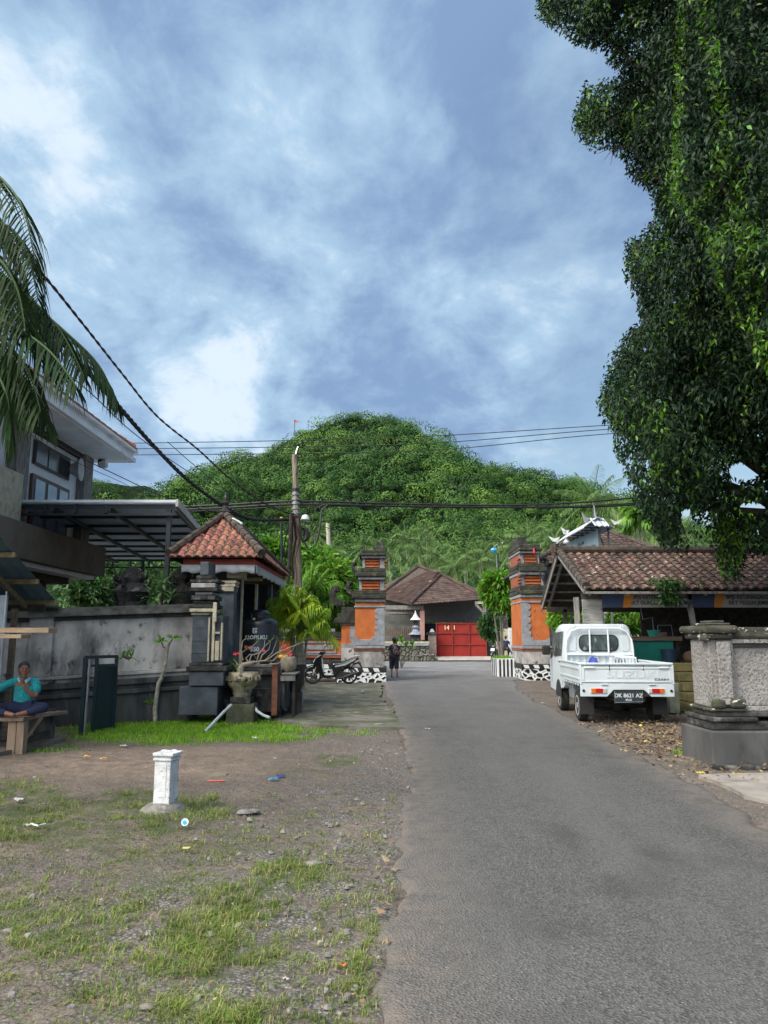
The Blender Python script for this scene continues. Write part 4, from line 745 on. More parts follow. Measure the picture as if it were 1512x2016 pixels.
m = MB(); roof_slab(m, [FLk, FRk, AP], .05); roof_slab(m, [FRk, BRk, AP2, AP], .05); roof_slab(m, [BLk, FLk, AP, AP2], .05); m.build('roof_deck', MT['darkwood'], ks)
m = MB()
for a, b_ in ((FLk, AP), (FRk, AP), (BRk, AP2), (BLk, AP2), (AP, AP2)): ridge_caps(m, a + Vector((0, 0, .05)), b_ + Vector((0, 0, .07)), .085, .26)
m.build('hip_ridge', MT['ridge'], ks, True); MB().lathe([(.11, 0), (.15, .05), (.07, .12), (.05, .2), (.09, .26), (.03, .36), (.01, .5)], AP + Vector((0, 0, .05)), 10).build('finial', MT['carved'], ks, True)
MB().bx(-4.06, -2.62, 15.5, 20.0, 3.0, 3.12).build('fascia', plain('faded_red_fascia', (.34, .055, .035), .7), ks, bevel=.01)
m = MB(); rn = random.Random(4)                                     # cloth valance, slightly wavy, hanging on two sides
def valance(p0, p1, z0, z1, n, out):
    p0, p1 = Vector(p0), Vector(p1); vs = []
    for i in range(n + 1):
        p = p0.lerp(p1, i / n) + Vector(out) * (math.sin(i * 1.3) * .012); vs += [(p.x, p.y, z1), (p.x + Vector(out).x * .01, p.y + Vector(out).y * .01, z0 + .02 * math.sin(i * .8) + rn.uniform(-.006, .006))]
    return vs, [(2 * i, 2 * i + 2, 2 * i + 3, 2 * i + 1) for i in range(n)]
m.add(*valance((-4.08, 15.46, 0), (-2.6, 15.46, 0), 2.84, 2.998, 30, (0, -1, 0))); m.add(*valance((-2.58, 15.46, 0), (-2.58, 20.0, 0), 2.82, 2.998, 60, (1, 0, 0))); m.build('cloth_valance', mat('grey_white_cloth', (.50, .52, .54), (.38, .40, .42), 5, .9), ks, True, solid=.006)
MB().bx(-4.0, -2.7, 15.6, 19.9, 2.90, 2.985).build('ceiling', MT['darkwood'], ks)
def kcol(px0, px1, y0, Yf, w_=None, base=0): return cb(ks, 'column', px0, px1, y0, 1402, Yf, .3, MT['andesite'], .015)
kcol(430, 458, 1150, 15.6); kcol(458, 472, 1138, 16.3)
for a, b_, c_, d_ in ((428, 460, 1156, 1164), (424, 463, 1149, 1155), (422, 465, 1143, 1148)): cb(ks, 'capital', a, b_, c_, d_, 15.55, .42, MT['cream'], .006)
cb(ks, 'trim_strip', 472, 476, 1140, 1330, 16.25, .1, MT['cream'], .004); cb(ks, 'trim_strip', 501, 506, 1150, 1230, 17.2, .1, MT['cream'], .004)
cb(ks, 'capital', 476, 512, 1130, 1142, 17.6, .4, MT['cream'], .01); cb(ks, 'side_wall', 455, 505, 1150, 1390, 18.4, .2, MT['black_hole']); cb(ks, 'side_wall', 500, 548, 1150, 1370, 19.4, .2, MT['plaster_dark']); cb(ks, 'column', 524, 532, 1150, 1370, 18.6, .25, MT['andesite'])  # first sheet is painted black for the shade in the void between the columns
cb(ks, 'bracket', 446, 478, 1122, 1138, 15.7, .5, MT['cream'], .02)
lp = thing('floodlight', 'white floodlight housing on the hip of the red tiled roof', 'lamp', W(466, 1028, 16.6)); MB().box(W(467, 1028, 16.6), (.26, .14, .09), Matrix.Rotation(R(28), 3, 'Y')).build('housing', MT['white'], lp, bevel=.02); MB().bar(W(462, 1040, 16.6), W(461, 1020, 16.6), .02).build('bracket', plain('yellow_plastic', (.6, .5, .05)), lp)
# stone ledge and dark base behind the bonsai pot
lg = thing('stone_ledge', 'low dark stone ledge below the black water tank', 'ledge', (-2.9, 15.3, 0))
cb(lg, 'block', 436, 560, 1330, 1398, 15.2, 1.5, MT['plaster_dark']); cb(lg, 'top_slab', 430, 556, 1318, 1329, 15.1, 1.7, MT['carved']); cb(lg, 'step', 428, 545, 1356, 1402, 14.9, .3, MT['carved'])
# ---------------- shrine statues behind the wall (two)
for k, (px, lab) in enumerate([(258, 'left of two dark carved shrine stones behind the grey wall'), (358, 'right of two dark carved shrine stones behind the grey wall')]):
    Y0 = 16.4 + .1 * k; c_ = W(px, 1190, Y0); s_ = thing('shrine_statue', lab, 'statue', (c_.x, Y0, 0), 0, 'carved shrine stones behind the grey wall'); b0 = Vector((c_.x, Y0, 0))
    MB().bx(c_.x - .25, c_.x + .25, Y0 - .25, Y0 + .25, 0, 2.0).build('pedestal', MT['carved'], s_, bevel=.02)
    m = MB(); rn = random.Random(k + 9)
    m.lathe([(.24, 2.0), (.34, 2.1), (.30, 2.3), (.36, 2.42), (.42, 2.5), (.30, 2.62), (.22, 2.70), (.26, 2.8), (.16, 2.95), (.07, 3.05)], b0, 16, 1, .8, jit=.16, seed=k)
    for j in range(22):
        a = rn.uniform(0, 6.28); zz = rn.uniform(2.35, 2.85); r0 = .24; p = b0 + Vector((math.cos(a) * r0, math.sin(a) * r0 * .8, zz)); m.tube([p, p + Vector((math.cos(a) * .12, math.sin(a) * .1, .06)), p + Vector((math.cos(a) * .15, math.sin(a) * .12, .17))], [.06, .045, .012], 5)
    m.build('carving', MT['carved'], s_, True)
# ---------------- two storey white house on the left
wh = thing('white_house', 'two storey white house with wide white eaves and brown windows', 'house', (-9.5, 16, 0))
MB().bx(-14, -8.0, 10, 20, 3.9, 6.35).build('wall', mat('white_wall', (.80, .84, .88), (.66, .70, .74), 1.2, .85, c3=(.34, .35, .36), s3=1.4, t3=(.62, .8)), wh)
for (y0, y1, x1) in ((19.6, 20.15, -7.78), (15.9, 16.5, -7.78), (11.5, 12.1, -7.78)): MB().bx(x1 - .4, x1, y0, y1, 3.9, 6.3).build('pillar', MT['greywood'], wh, bevel=.02)
for y0, y1, nm in ((17.05, 19.0, 3), (12.6, 15.2, 4)):
    f = MB().bx(-7.985, -7.93, y0, y1, 5.45, 6.02).build('window', plain('dark_window_frame', (.05, .035, .03)), wh, bevel=.01); m = MB(); st_ = (y1 - y0) / nm
    for k in range(nm): m.bx(-7.927, -7.915, y0 + k * st_ + .04, y0 + (k + 1) * st_ - .04, 5.50, 5.97)
    m.build('pane', plain('smoky_glass', (.035, .04, .045), .15), f)
    f = MB().bx(-7.985, -7.92, y0 - .05, y1 + .05, 3.95, 5.22).build('window', plain('brown_window_frame', (.10, .045, .035), .5), wh, bevel=.01); m = MB()
    for k in range(nm): m.bx(-7.917, -7.905, y0 + k * st_ + .08, y0 + (k + 1) * st_ - .08, 4.0, 5.12)
    m.build('pane', mat('sky_painted_glass', (.16, .27, .40), (.11, .20, .32), 1, .08, spec=.9), f)  # sky reflection painted into the blue pane colour
ew = mat('white_eave', (.82, .84, .86), (.66, .68, .70), 1.5, .8, c3=(.28, .28, .28), s3=2, t3=(.62, .8))
MB().bx(-14, -6.95, 8, 20.6, 6.28, 6.36).build('soffit', ew, wh)
for z0, z1, d_ in ((6.30, 6.42, .06), (6.422, 6.56, .0), (6.562, 6.64, .10)): MB().bx(-14, -6.9 + d_, 8, 20.65 + d_, z0, z1).build('fascia', ew, wh, bevel=.01)
MB().bx(-8.0, -7.86, 8, 20.3, 6.16, 6.275).build('beam', MT['darkwood'], wh)
m = MB(); tile_roof(m, (-6.95, 21, 6.72), (-6.95, 8, 6.72), (-11, 17, 9.2), (-11, 8, 9.2), .24, .3, .04, 4, .0, 6); m.build('roof', MT['tile'], wh)
m = MB(); roof_slab(m, [(-6.95, 21, 6.70), (-6.95, 8, 6.70), (-11, 8, 9.18), (-11, 17, 9.18)]); roof_slab(m, [(-6.95, 21, 6.70), (-11, 17, 9.18), (-14, 21, 6.7)]); m.build('roof_deck', MT['ridge'], wh)
m = MB(); ridge_caps(m, (-7.0, 20.95, 6.78), (-11, 17, 9.25), .11, .32); ridge_caps(m, (-6.95, 20.9, 6.72), (-6.95, 8, 6.72), .07, .4); m.build('hip_ridge', mat('orange_ridge', (.36, .13, .06), (.20, .08, .045), 5, .85), wh, True)
# balcony slab with its deep fascia, lower storey
MB().bx(-14, -7.3, 8, 20.1, 3.12, 3.86).build('balcony_fascia', mat('tan_plaster', (.17, .145, .115), (.12, .105, .085), 2, .9), wh, bevel=.01)
MB().bx(-14, -7.5, 8, 19.9, 3.02, 3.115).build('slab', ew, wh); MB().bx(-14, -7.9, 8, 19.3, 2.86, 3.015).build('beam', MT['darkwood'], wh)
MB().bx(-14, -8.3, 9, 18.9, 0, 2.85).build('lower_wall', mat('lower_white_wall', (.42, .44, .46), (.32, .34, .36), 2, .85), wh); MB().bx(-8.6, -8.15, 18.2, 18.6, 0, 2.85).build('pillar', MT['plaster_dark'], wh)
f = MB().bx(-8.295, -8.25, 15.4, 17.1, 1.4, 2.55).build('window', plain('dark_brown_frame', (.05, .035, .03)), wh); MB().bx(-8.247, -8.235, 15.5, 17.0, 1.5, 2.45).build('pane', MT['glass'], f)
MB().bx(-8.0, -7.5, 14.6, 15.7, 3.88, 4.9).build('balcony_wall', MT['cream'], wh, bevel=.03)
sp = thing('loudspeaker', 'white horn loudspeaker mounted on the grey house pillar', 'speaker', W(150, 925, 19.2)); c_ = W(140, 926, 19.2)
MB().lathe([(.30, 0), (.26, .05), (.15, .2), (.09, .38), (.07, .5)], c_ + Vector((.30, -.1, 0)), 16, M=Matrix.Rotation(R(8), 3, 'Z') @ Matrix.Rotation(R(-90), 3, 'Y')).build('horn', mat('dirty_white', (.55, .56, .56), (.40, .41, .41), 8, .7), sp, True); MB().box(c_ + Vector((-.25, 0, -.02)), (.2, .16, .2)).build('driver', ew, sp, bevel=.02)
sp = thing('floodlight', 'small white floodlight under the white eave corner', 'lamp', W(207, 912, 20.2)); c_ = W(210, 913, 20.2); MB().lathe([(.11, 0), (.12, .05), (.07, .22)], c_, 12, M=Matrix.Rotation(R(-100), 3, 'Y')).build('lamp_head', MT['white'], sp, True); MB().bx(c_.x - .22, c_.x - .12, c_.y - .05, c_.y + .05, c_.z - .05, 6.28).build('bracket', MT['steel'], sp)
# ---------------- steel canopy
cn = thing('metal_canopy', 'grey corrugated steel canopy on thin posts behind the left wall', 'canopy', (-7.5, 18, 0))
m = MB(); zc = 4.33; x0_, x1_, yc1 = -12.0, -4.42, 27.6; n = 150; vs = []; xe = lambda y_: x1_ - .12 * (y_ - 16)
for i in range(n * 4 + 1):
    y_ = 16.0 + (yc1 - 16) * i / (n * 4); ph = i % 4; z_ = zc + (.05 if ph in (1, 2) else 0); vs += [(x0_, y_, z_), (xe(y_), y_, z_)]
m.add(vs, [(2 * i, 2 * i + 1, 2 * i + 3, 2 * i + 2) for i in range(n * 4)]); m.build('corrugated_sheet', mat('corrugated_sheet', (.42, .48, .52), (.30, .35, .38), .7, .45, metal=.25, transl=.12), cn)
m = MB()
for x_ in (-10.6, -9.4, -8.2, -7.0, -5.8, x1_ + .02): m.bar((x_, 16.0, zc - .10), (x_ - .12 * (yc1 - 16), yc1, zc - .10), .06, .10)
m.build('rafter', MT['steel'], cn); m = MB()
for k in range(9): y_ = 16.05 + k * (yc1 - 16.1) / 8; m.bar((x0_, y_, zc - .045), (xe(y_), y_, zc - .045), .05, .07)
for y_, z_ in ((16.0, zc - .22), (yc1, zc - .30), (yc1, zc - .05)):
    m.bar((x0_, y_, z_), (xe(y_), y_, z_), .05, .05)
    for k in range(10): m.bar((x0_ + .3 + k * .65, y_, z_), (x0_ + .3 + k * .65, y_, zc), .05, .05)
m.build('purlin', MT['steel'], cn); MB().bx(x0_, x1_ + .05, 15.95, 15.98, zc + .03, zc + .085).build('gutter_trim', MT['white'], cn); m = MB(); m.bar((x1_ + .06, 15.95, zc + .02), (xe(yc1) + .06, yc1, zc + .02), .05, .16); m.build('gutter_trim', mat('pale_cream_trim', (.55, .55, .52), rough=.6), cn)
for x_, y_ in ((-4.55, 16.1), (xe(27.4) - .1, 27.4), (-8.6, 27.4)): MB().bar((x_, y_, 0), (x_, y_, zc - .1), .09).build('post', MT['steel'], cn)
# ---------------- stall with a corrugated roof at the left edge
stl = thing('market_stall', 'rough stall with corrugated roof and wood battens over the seated man', 'stall', (-6.3, 11.5, 0))
P0, P1 = Vector((-5.30, 12.5, 2.13)), Vector((-5.30, 10.4, 2.98)); m = MB(); n = 72; vs = []
for i in range(n + 1):
    x_ = -5.30 - 3.2 * i / n; up_ = .018 * (1 if (i % 4) in (1, 2) else 0) + (.03 if i % 12 == 5 else 0); vs += [(x_, P0.y, P0.z + up_), (x_, P1.y, P1.z + up_)]
m.add(vs, [(2 * i, 2 * i + 1, 2 * i + 3, 2 * i + 2) for i in range(n)]); m.build('roof_sheet', mat('blue_grey_sheet', (.16, .25, .30), (.10, .165, .21), 1.5, .5, metal=.2, c3=(.20, .16, .12), s3=4, t3=(.62, .7), transl=.3), stl, solid=.004)
yw = mat('yellow_brown_batten', (.24, .18, .085), (.15, .11, .06), 6, .85, .3, 25)
for t in (.02, .36, .74): p = P0.lerp(P1, t); MB().bar((-5.27, p.y, p.z - .045), (-8.5, p.y, p.z - .045), .06, .07).build('batten', yw, stl)
for x_ in (-5.75, -7.6): MB().bar((x_, P0.y + .02, P0.z - .13), (x_, P1.y, P1.z - .13), .06, .08).build('rafter', MT['wood'], stl)
MB().bar((-5.45, 12.45, 2.02), (-8.5, 12.45, 2.02), .06, .1).build('beam', MT['darkwood'], stl)
for x_, y_, z_ in ((-5.86, 12.3, 2.0), (-7.9, 12.3, 2.0)): MB().bar((x_, y_, 0), (x_, y_, z_), .08).build('post', MT['wood'], stl)
m = MB(); vs = []
for i in range(31): x_ = -5.40 - 1.6 * i / 30; vs += [(x_, 11.1 + .02 * (i % 2), .82), (x_, 11.1 + .02 * (i % 2), 2.15)]
m.add(vs, [(2 * i, 2 * i + 1, 2 * i + 3, 2 * i + 2) for i in range(30)]); m.build('side_sheet', mat('galvanised_side', (.30, .36, .40), (.20, .25, .28), 3, .5, metal=.3), stl, solid=.004)
MB().bar((-5.41, 11.07, .80), (-5.41, 11.07, 2.2), .02).build('corner_strip', MT['galv'], stl)
for px1, y0, y1, Yd in ((96, 1236, 1246, 10.4), (42, 1249, 1257, 10.2)): c_ = W(px1, y0, Yd); MB().bx(c_.x - 2.2, c_.x, Yd, Yd + .28, ZY(y1, Yd), c_.z).build('shelf_plank', mat('raw_plank', (.36, .27, .18), (.24, .18, .12), 5, .85, .3, 30, stretch=(.5, 4, 4)), stl, bevel=.006)
# ---------------- bench / platform under the man
bn = thing('wooden_bench', 'rough plank bench on thick wooden legs under the seated man', 'bench', (-5.4, 11, 0))
pk = mat('worn_plank', (.25, .19, .14), (.16, .12, .09), 5, .85, .3, 30, stretch=(3, .5, 4))
Yb = 10.75; zt = ZY(1413, Yb); x1b = XY(46, Yb, zt)
MB().bx(x1b - 1.9, x1b, Yb, Yb + .34, zt - .05, zt).build('seat_plank', pk, bn, bevel=.006); MB().bx(x1b - 1.9, x1b - .0, Yb + .36, Yb + .72, zt - .05, zt + .002).build('seat_plank', pk, bn, bevel=.006)
lm = mat('raw_timber_leg', (.30, .22, .16), (.21, .155, .115), 4, .85, .3, 30, stretch=(3, 3, .5))
MB().bx(XY(10, Yb, .2), XY(27, Yb, .2), Yb + .05, Yb + .18, -.02, zt - .052).build('leg', lm, bn, bevel=.006); MB().bx(XY(28.5, Yb, .2), XY(43, Yb, .2), Yb + .04, Yb + .17, -.02, zt - .052).build('leg', lm, bn, bevel=.006)
m = MB(); m.bar(W(58, 1409, 11.3), W(112, 1402, 12.25), .34, .045); m.build('side_plank', pk, bn)
e = W(104, 1405, 12.0); MB().bx(e.x - .28, e.x, 12.0, 12.12, 0, zt).build('leg', MT['plaster_dark'], bn, bevel=.01)
m = MB(); m.bar(W(45, 1455, 10.9), W(78, 1412, 11.3), .09, .05); m.build('brace', lm, bn); m = MB(); m.bar(W(44, 1462, 10.9), W(96, 1442, 11.6), .05, .08); m.build('stretcher', MT['darkwood'], bn)
# ---------------- orange split gate
bwm, _, _ = matnodes('black_and_white_stonework'); b = NB(bwm); v_ = b.vor(4.3, 'DISTANCE_TO_EDGE', 'Distance', (1, .8, 1.35)); bmix = b.mix(b.mr(v_, .11, .14), (.70, .73, .74), (.012, .012, .012)); b.out(b.mix(b.mr(b.noise(20), .62, .72), bmix, (.16, .16, .15)), b.bump(b.mr(v_, .05, .18), .5, .05), .7)
def stripes(m, x0, x1, y, z0, z1, n, slant=.0):
    w_ = (x1 - x0) / n
    for k in range(0, n, 2): a = x0 + k * w_; m.prism([(a + slant, y, z0), (a + w_ + slant, y, z0), (a + w_, y, z1), (a, y, z1)], (0, -.012, 0))
def scallops(m, x, z0, z1, n, y, r, sgn):
    for k in range(n):
        zc_ = z1 - (k + .5) * (z1 - z0) / n; pts = []
        for j in range(9): t = math.pi * j / 8; pts.append((x - sgn * r * math.sin(t), y, zc_ + (z1 - z0) / n * .46 * math.cos(t)))
        m.prism(pts, (0, -.03, 0))
def curl(parent, x, y, z, s, sgn):
    m = MB(); pts = [(0, 0), (.55, .0), (.85, .25), (.95, .7), (.80, 1.15), (.45, 1.25), (.30, 1.05), (.50, .98), (.62, .80), (.55, .5), (.3, .3), (0, .35)]
    m.prism([(x + sgn * a * s, y, z + b_ * s) for a, b_ in pts], (0, .22, 0)); m.ball((x + sgn * .45 * s, y + .1, z + .95 * s), .17 * s, 8); return m.build('wing_ornament', MT['carved'], parent, bevel=.02)
def gate_tower(name, lab, xi, yf, sgn, lv, w_, dep, sub):
    """xi: the flat inner side; the tower widens away from the road (direction sgn). lv: body/tier heights"""
    g = thing(name, lab, 'gate tower', (xi + sgn * w_ / 2, yf + dep / 2, 0)); 
    def blk(nm, o0, o1, z0, z1, m_, f=0., bev=.015, inn=0):
        a, b_ = sorted((xi + sgn * (o0 - inn), xi + sgn * o1)); return MB().bx(a, b_, yf - f, yf + dep + f, z0, z1).build(nm, m_, g, bevel=bev)
    z = lv
    blk('plinth', 0, w_ + .15, -.05, z[0] - .18, bwm, .16, .01, .06); blk('plinth_top', 0, w_ + .16, z[0] - .178, z[0], MT['black'], .17, .02, .07)
    m = MB(); a, b_ = sorted((xi - sgn * .06, xi + sgn * (w_ + .15))); stripes(m, a + .05, b_ - .1, yf - .17, z[0] - .15, z[0] - .02, 6, .06); m.build('white_stripe', MT['white'], g)
    blk('base', 0, w_, z[0] + .002, z[1] - .2, MT['plaster'], .04); blk('moulding', 0, w_ + .04, z[1] - .198, z[1] - .12, MT['redband'], .07, .01, .02); blk('moulding', 0, w_ + .06, z[1] - .118, z[1] - .02, MT['grey'], .1, .01, .03)
    blk('body', 0, w_, z[1] - .018, z[2], MT['orange'], 0, .01)
    m = MB(); hw = .26; a, b_ = sorted((xi, xi + sgn * hw)); m.bx(a, b_, yf - .035, yf - .002, z[1], z[2] - .02)
    scallops(m, xi + sgn * hw, z[1] + .32, z[2] - .03, 5, yf - .004, .10, -sgn); a, b_ = sorted((xi + sgn * .2, xi + sgn * w_)); m.bx(a, b_, yf - .034, yf - .002, z[1], z[1] + .20)
    for k in range(3): a, b_ = sorted((xi + sgn * hw, xi + sgn * (hw + .24 - k * .08))); m.bx(a, b_, yf - .033, yf - .003, z[1] + .2 + k * .055, z[1] + .255 + k * .055)
    for k in range(2): a, b_ = sorted((xi + sgn * (w_ - .14 + k * .07), xi + sgn * w_)); m.bx(a, b_, yf - .033, yf - .003, z[1] + .2 + k * .05, z[1] + .25 + k * .05)
    m.build('edge_ornament', MT['grey'], g, bevel=.006)
    # scallop knobs on the inner cheek
    m = MB()
    for k in range(11): zz = z[2] + .35 + k * .13; a, b_ = sorted((xi - sgn * .05, xi + sgn * .02)); m.bx(a, b_, yf - .06, yf + .4, zz, zz + .055)
    m.build('cheek_ridge', MT['redband'], g, bevel=.01)
    blk('moulding', 0, w_ + .04, z[2] + .002, z[2] + .07, MT['grey'], .05, .008, .02); blk('band', 0, w_, z[2] + .072, z[2] + .2, MT['orange'], .01)
    zz = z[2] + .202; o = 0
    for ti, (hc, ht, wt) in enumerate(z[3]):
        blk('cornice', 0, wt + .06, zz, zz + hc * .25, MT['grey'], .08, .015, .03); blk('cornice', 0, wt + .16, zz + hc * .25 + .002, zz + hc * .62, MT['moss'], .16, .03, .05); blk('cornice', 0, wt + .08, zz + hc * .62 + .002, zz + hc, MT['moss'], .12, .03, .05); zz += hc + .002
        if ht:
            ww = wt - .10; blk('tier', 0, ww, zz, zz + ht, MT['redband'] if ti < 9 else MT['moss'], -.08)
            m = MB(); a, b_ = sorted((xi, xi + sgn * .17)); m.bx(a, b_, yf + .05, yf + .08, zz, zz + ht); a, b_ = sorted((xi + sgn * (ww - .09), xi + sgn * ww)); m.bx(a, b_, yf + .05, yf + .08, zz, zz + ht); m.build('tier_trim', MT['grey'], g, bevel=.004)
            m = MB(); a, b_ = sorted((xi + sgn * .2, xi + sgn * (ww - .11)))
            for q in range(3): m.bx(a, b_, yf + .04, yf + .07, zz + ht * (.12 + .3 * q), zz + ht * (.24 + .3 * q))
            m.build('tier_moulding', MT['orange'], g); curl(g, xi + sgn * (wt + .02), yf + .3, zz - .15, .42 - .08 * ti, sgn); zz += ht + .002
    blk('crest', 0, .42, zz, zz + .16, MT['moss'], -.2); blk('crest', 0, .30, zz + .162, zz + .34, MT['carved'], -.3)
    # outer, lower pillar
    w2, s2 = sub; y2 = yf + .25; a0 = w_ + .003
    def b2(nm, o0, o1, z0, z1, m_, f=0.): a, b_ = sorted((xi + sgn * o0, xi + sgn * o1)); return MB().bx(a, b_, y2 - f, y2 + dep * .7, z0, z1).build(nm, m_, g, bevel=.012)
    b2('plinth', a0 + .15, a0 + w2 + .2, -.05, z[0], bwm, .12); b2('side_base', a0, a0 + w2, z[0], z[1] - .1, MT['plaster'], .03); b2('side_body', a0, a0 + w2, z[1] - .098, s2, MT['orange'])
    m = MB(); a, b_ = sorted((xi + sgn * a0, xi + sgn * (a0 + .14))); m.bx(a, b_, y2 - .03, y2 - .002, z[1] - .1, s2 - .02); scallops(m, xi + sgn * (a0 + .14), z[1] + .15, s2 - .03, 5, y2 - .004, .07, -sgn); a, b_ = sorted((xi + sgn * a0, xi + sgn * (a0 + w2))); m.bx(a, b_, y2 - .031, y2 - .002, z[1] - .1, z[1] + .05); m.build('edge_ornament', MT['grey'], g, bevel=.005)
    b2('moulding', a0, a0 + w2 + .05, s2 + .002, s2 + .07, MT['grey'], .05); b2('cornice', a0, a0 + w2 + .25, s2 + .072, s2 + .25, MT['moss'], .14); b2('cornice', a0, a0 + w2 + .15, s2 + .252, s2 + .42, MT['moss'], .08); b2('cornice', a0, a0 + w2, s2 + .422, s2 + .65, MT['moss'], .0)
    curl(g, xi + sgn * (a0 + w2 - .1), y2 + .3, s2 + .7, .62, sgn); return g
TL = gate_tower('gate_tower', 'left orange split gate tower beside the parked black scooter', .02, 28, -1, (.50, 1.28, 2.62, [(.42, .38, 1.02), (.42, .36, .90), (.30, 0, .78)]), 1.06, 1.5, (.50, 2.0))
TR = gate_tower('gate_tower', 'right orange split gate tower beyond the white pickup truck', 5.22, 29.5, 1, (.56, 1.25, 2.86, [(.46, .40, 1.0), (.44, .38, .86), (.34, 0, .70)]), 1.06, 2.3, (.55, 2.25))
# gate side wall with framed panels
gw = thing('gate_wall', 'orange and grey panelled gate wall behind the black scooter', 'wall', (-2.9, 28.6, 0))
def gb(nm, px0, px1, y0, y1, f, m_, bev=.008, dep=.3): return cb(gw, nm, px0, px1, y0, y1, 28.4 - f, dep + f, m_, bev)
gb('plinth', 540, 692, 1318, 1336, .2, bwm); gb('plinth_top', 540, 690, 1306, 1317.5, .2, MT['black']); gb('base', 540, 672, 1296, 1305.5, .06, MT['plaster_dark'])
gb('base', 540, 672, 1292, 1295.6, .1, MT['redband']); gb('body', 540, 672, 1258, 1291.7, 0, MT['orange'])
for a, b_, c_, d_ in ((592, 662, 1263, 1266.5), (592, 662, 1283, 1286.5), (659, 662.3, 1266.6, 1282.9), (590, 656, 1270, 1279)): gb('frame_strip', a, b_, c_, d_, .035, MT['grey'], .004, .02)
gb('moulding', 540, 673, 1254, 1257.7, .06, MT['grey']); gb('coping', 540, 674, 1244, 1253.7, .12, MT['moss']); gb('coping', 545, 660, 1238, 1243.7, .05, MT['grey']); gb('frame_strip', 540, 690, 1288.2, 1290.2, .05, MT['grey'], .004, .02)
m = MB(); stripes(m, XY(545, 28.1, .6), XY(688, 28.1, .6), 28.2, ZY(1316, 28.2), ZY(1308, 28.2), 10, .05); m.build('white_stripe', MT['white'], gw)
# striped planter box at the foot of the right tower
sb = thing('striped_planter', 'black and white striped planter box left of the right gate tower', 'planter', (4.85, 31.6, 0)); x0_, x1_ = XY(979, 31, .4), XY(1013, 31, .4)
MB().bx(x0_, x1_, 31, 32.6, -.05, .72).build('box', MT['white'], sb, bevel=.01); m = MB(); w_ = (x1_ - x0_) / 9
for k in (1, 3, 5, 7): m.bx(x0_ + k * w_, x0_ + (k + 1) * w_, 30.99, 31.02, .0, .70)
for k in (0, 2, 4): m.bx(x0_ - .01, x0_ + .02, 31.2 + k * .25, 31.4 + k * .25, 0, .7)
m.build('stripe', plain('purple_black_paint', (.025, .015, .03)), sb); rs = np.random.RandomState(2); C = np.stack([rs.uniform(x0_, x1_, 160), rs.uniform(31, 32.6, 160), np.full(160, .72)], 1); V, Q = clumps(C, np.tile([[0, 0, 1.]], (160, 1)), 5, .03, .1, .012, rs, -.6); npmesh('grass_top', V, Q, MT['leaf_green'], sb)
# ---------------- brown roofed house with the red gate, across the street
hs = thing('brown_roof_house', 'low house with large brown tiled roof across the street', 'house', (3.5, 58, 0))
Lc, Cc, Rc, Ar, Br = W(742, 1176, 60), W(808, 1190, 54.5), W(957, 1179, 57), W(868, 1132, 61), W(824, 1116, 64)
m = MB(); tile_roof(m, Lc, Cc, Br, Ar, .26, .36, .06, 3, .01, 7, .03); tile_roof(m, Cc, Rc, Ar, Ar, .26, .36, .06, 3, .01, 8, .03); m.build('roof', MT['tile_dark'], hs)
m = MB(); m.add([Lc, Cc, Rc, Ar, Br, W(742, 1160, 66), W(957, 1165, 66)], [(0, 1, 3, 4), (1, 2, 3), (3, 2, 6, 4), (4, 6, 5), (0, 4, 5)]); m.build('roof_deck', MT['ridge'], hs, solid=.05)
m = MB()
for a, b_ in ((Cc, Ar), (Ar, Rc), (Br, Ar), (Br, Lc)): ridge_caps(m, a + Vector((0, 0, .08)), b_ + Vector((0, 0, .08)), .14, .5)
m.build('hip_ridge', MT['tile_dark'], hs, True)
def hb(nm, px0, px1, y0, y1, Yf, dep, m_, bev=.01): return cb(hs, nm, px0, px1, y0, y1, Yf, dep, m_, bev)
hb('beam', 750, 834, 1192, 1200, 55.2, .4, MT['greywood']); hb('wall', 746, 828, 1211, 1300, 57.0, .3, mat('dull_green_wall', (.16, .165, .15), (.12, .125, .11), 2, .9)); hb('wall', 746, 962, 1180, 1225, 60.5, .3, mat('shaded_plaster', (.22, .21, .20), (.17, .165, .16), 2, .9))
hb('railing_board', 752, 828, 1205, 1209, 56.5, .1, MT['greywood']); hb('column', 827, 836, 1202, 1260, 55.3, .5, plain('pink_column', (.48, .26, .22), .8)); hb('column', 951, 958, 1186, 1298, 56.6, .35, MT['greywood']); hb('beam', 935, 956, 1184, 1189, 56.7, .4, MT['cream'])
m = MB(); m.bar(W(936, 1190, 56.8), W(950, 1204, 56.8), .18); m.build('brace', MT['greywood'], hs)
m = MB(); [m.bx(XY(p, 56.3, 1.5) - .03, XY(p, 56.3, 1.5) + .03, 56.3, 56.36, ZY(1252, 56.3), ZY(1235 + (p * 7 % 5), 56.3)) for p in range(756, 826, 4)]; m.build('iron_fence', MT['rust'], hs); hb('wall', 836, 862, 1228, 1260, 58, .2, MT['black_hole'])  # last block is a black sheet painted as the shade of the opening
rg = thing('red_gate', 'wide red corrugated metal driveway gate of the brown roofed house', 'gate', (XY(908, 55.5, 1), 55.5, 0))
redm = mat('red_gate_paint', (.33, .032, .025), (.26, .026, .022), 1.5, .55, c3=(.20, .03, .03), s3=1, t3=(.6, .75)); x0_, x1_ = XY(859, 55.5, 1.5), XY(957, 55.5, 1.5); z0_, z1_ = .22, ZY(1227, 55.5)
m = MB(); n = 90; vs = []
for i in range(n + 1): x_ = x0_ + (x1_ - x0_) * i / n; vs += [(x_, 55.5 + .03 * (i % 2), z0_), (x_, 55.5 + .03 * (i % 2), z1_)]
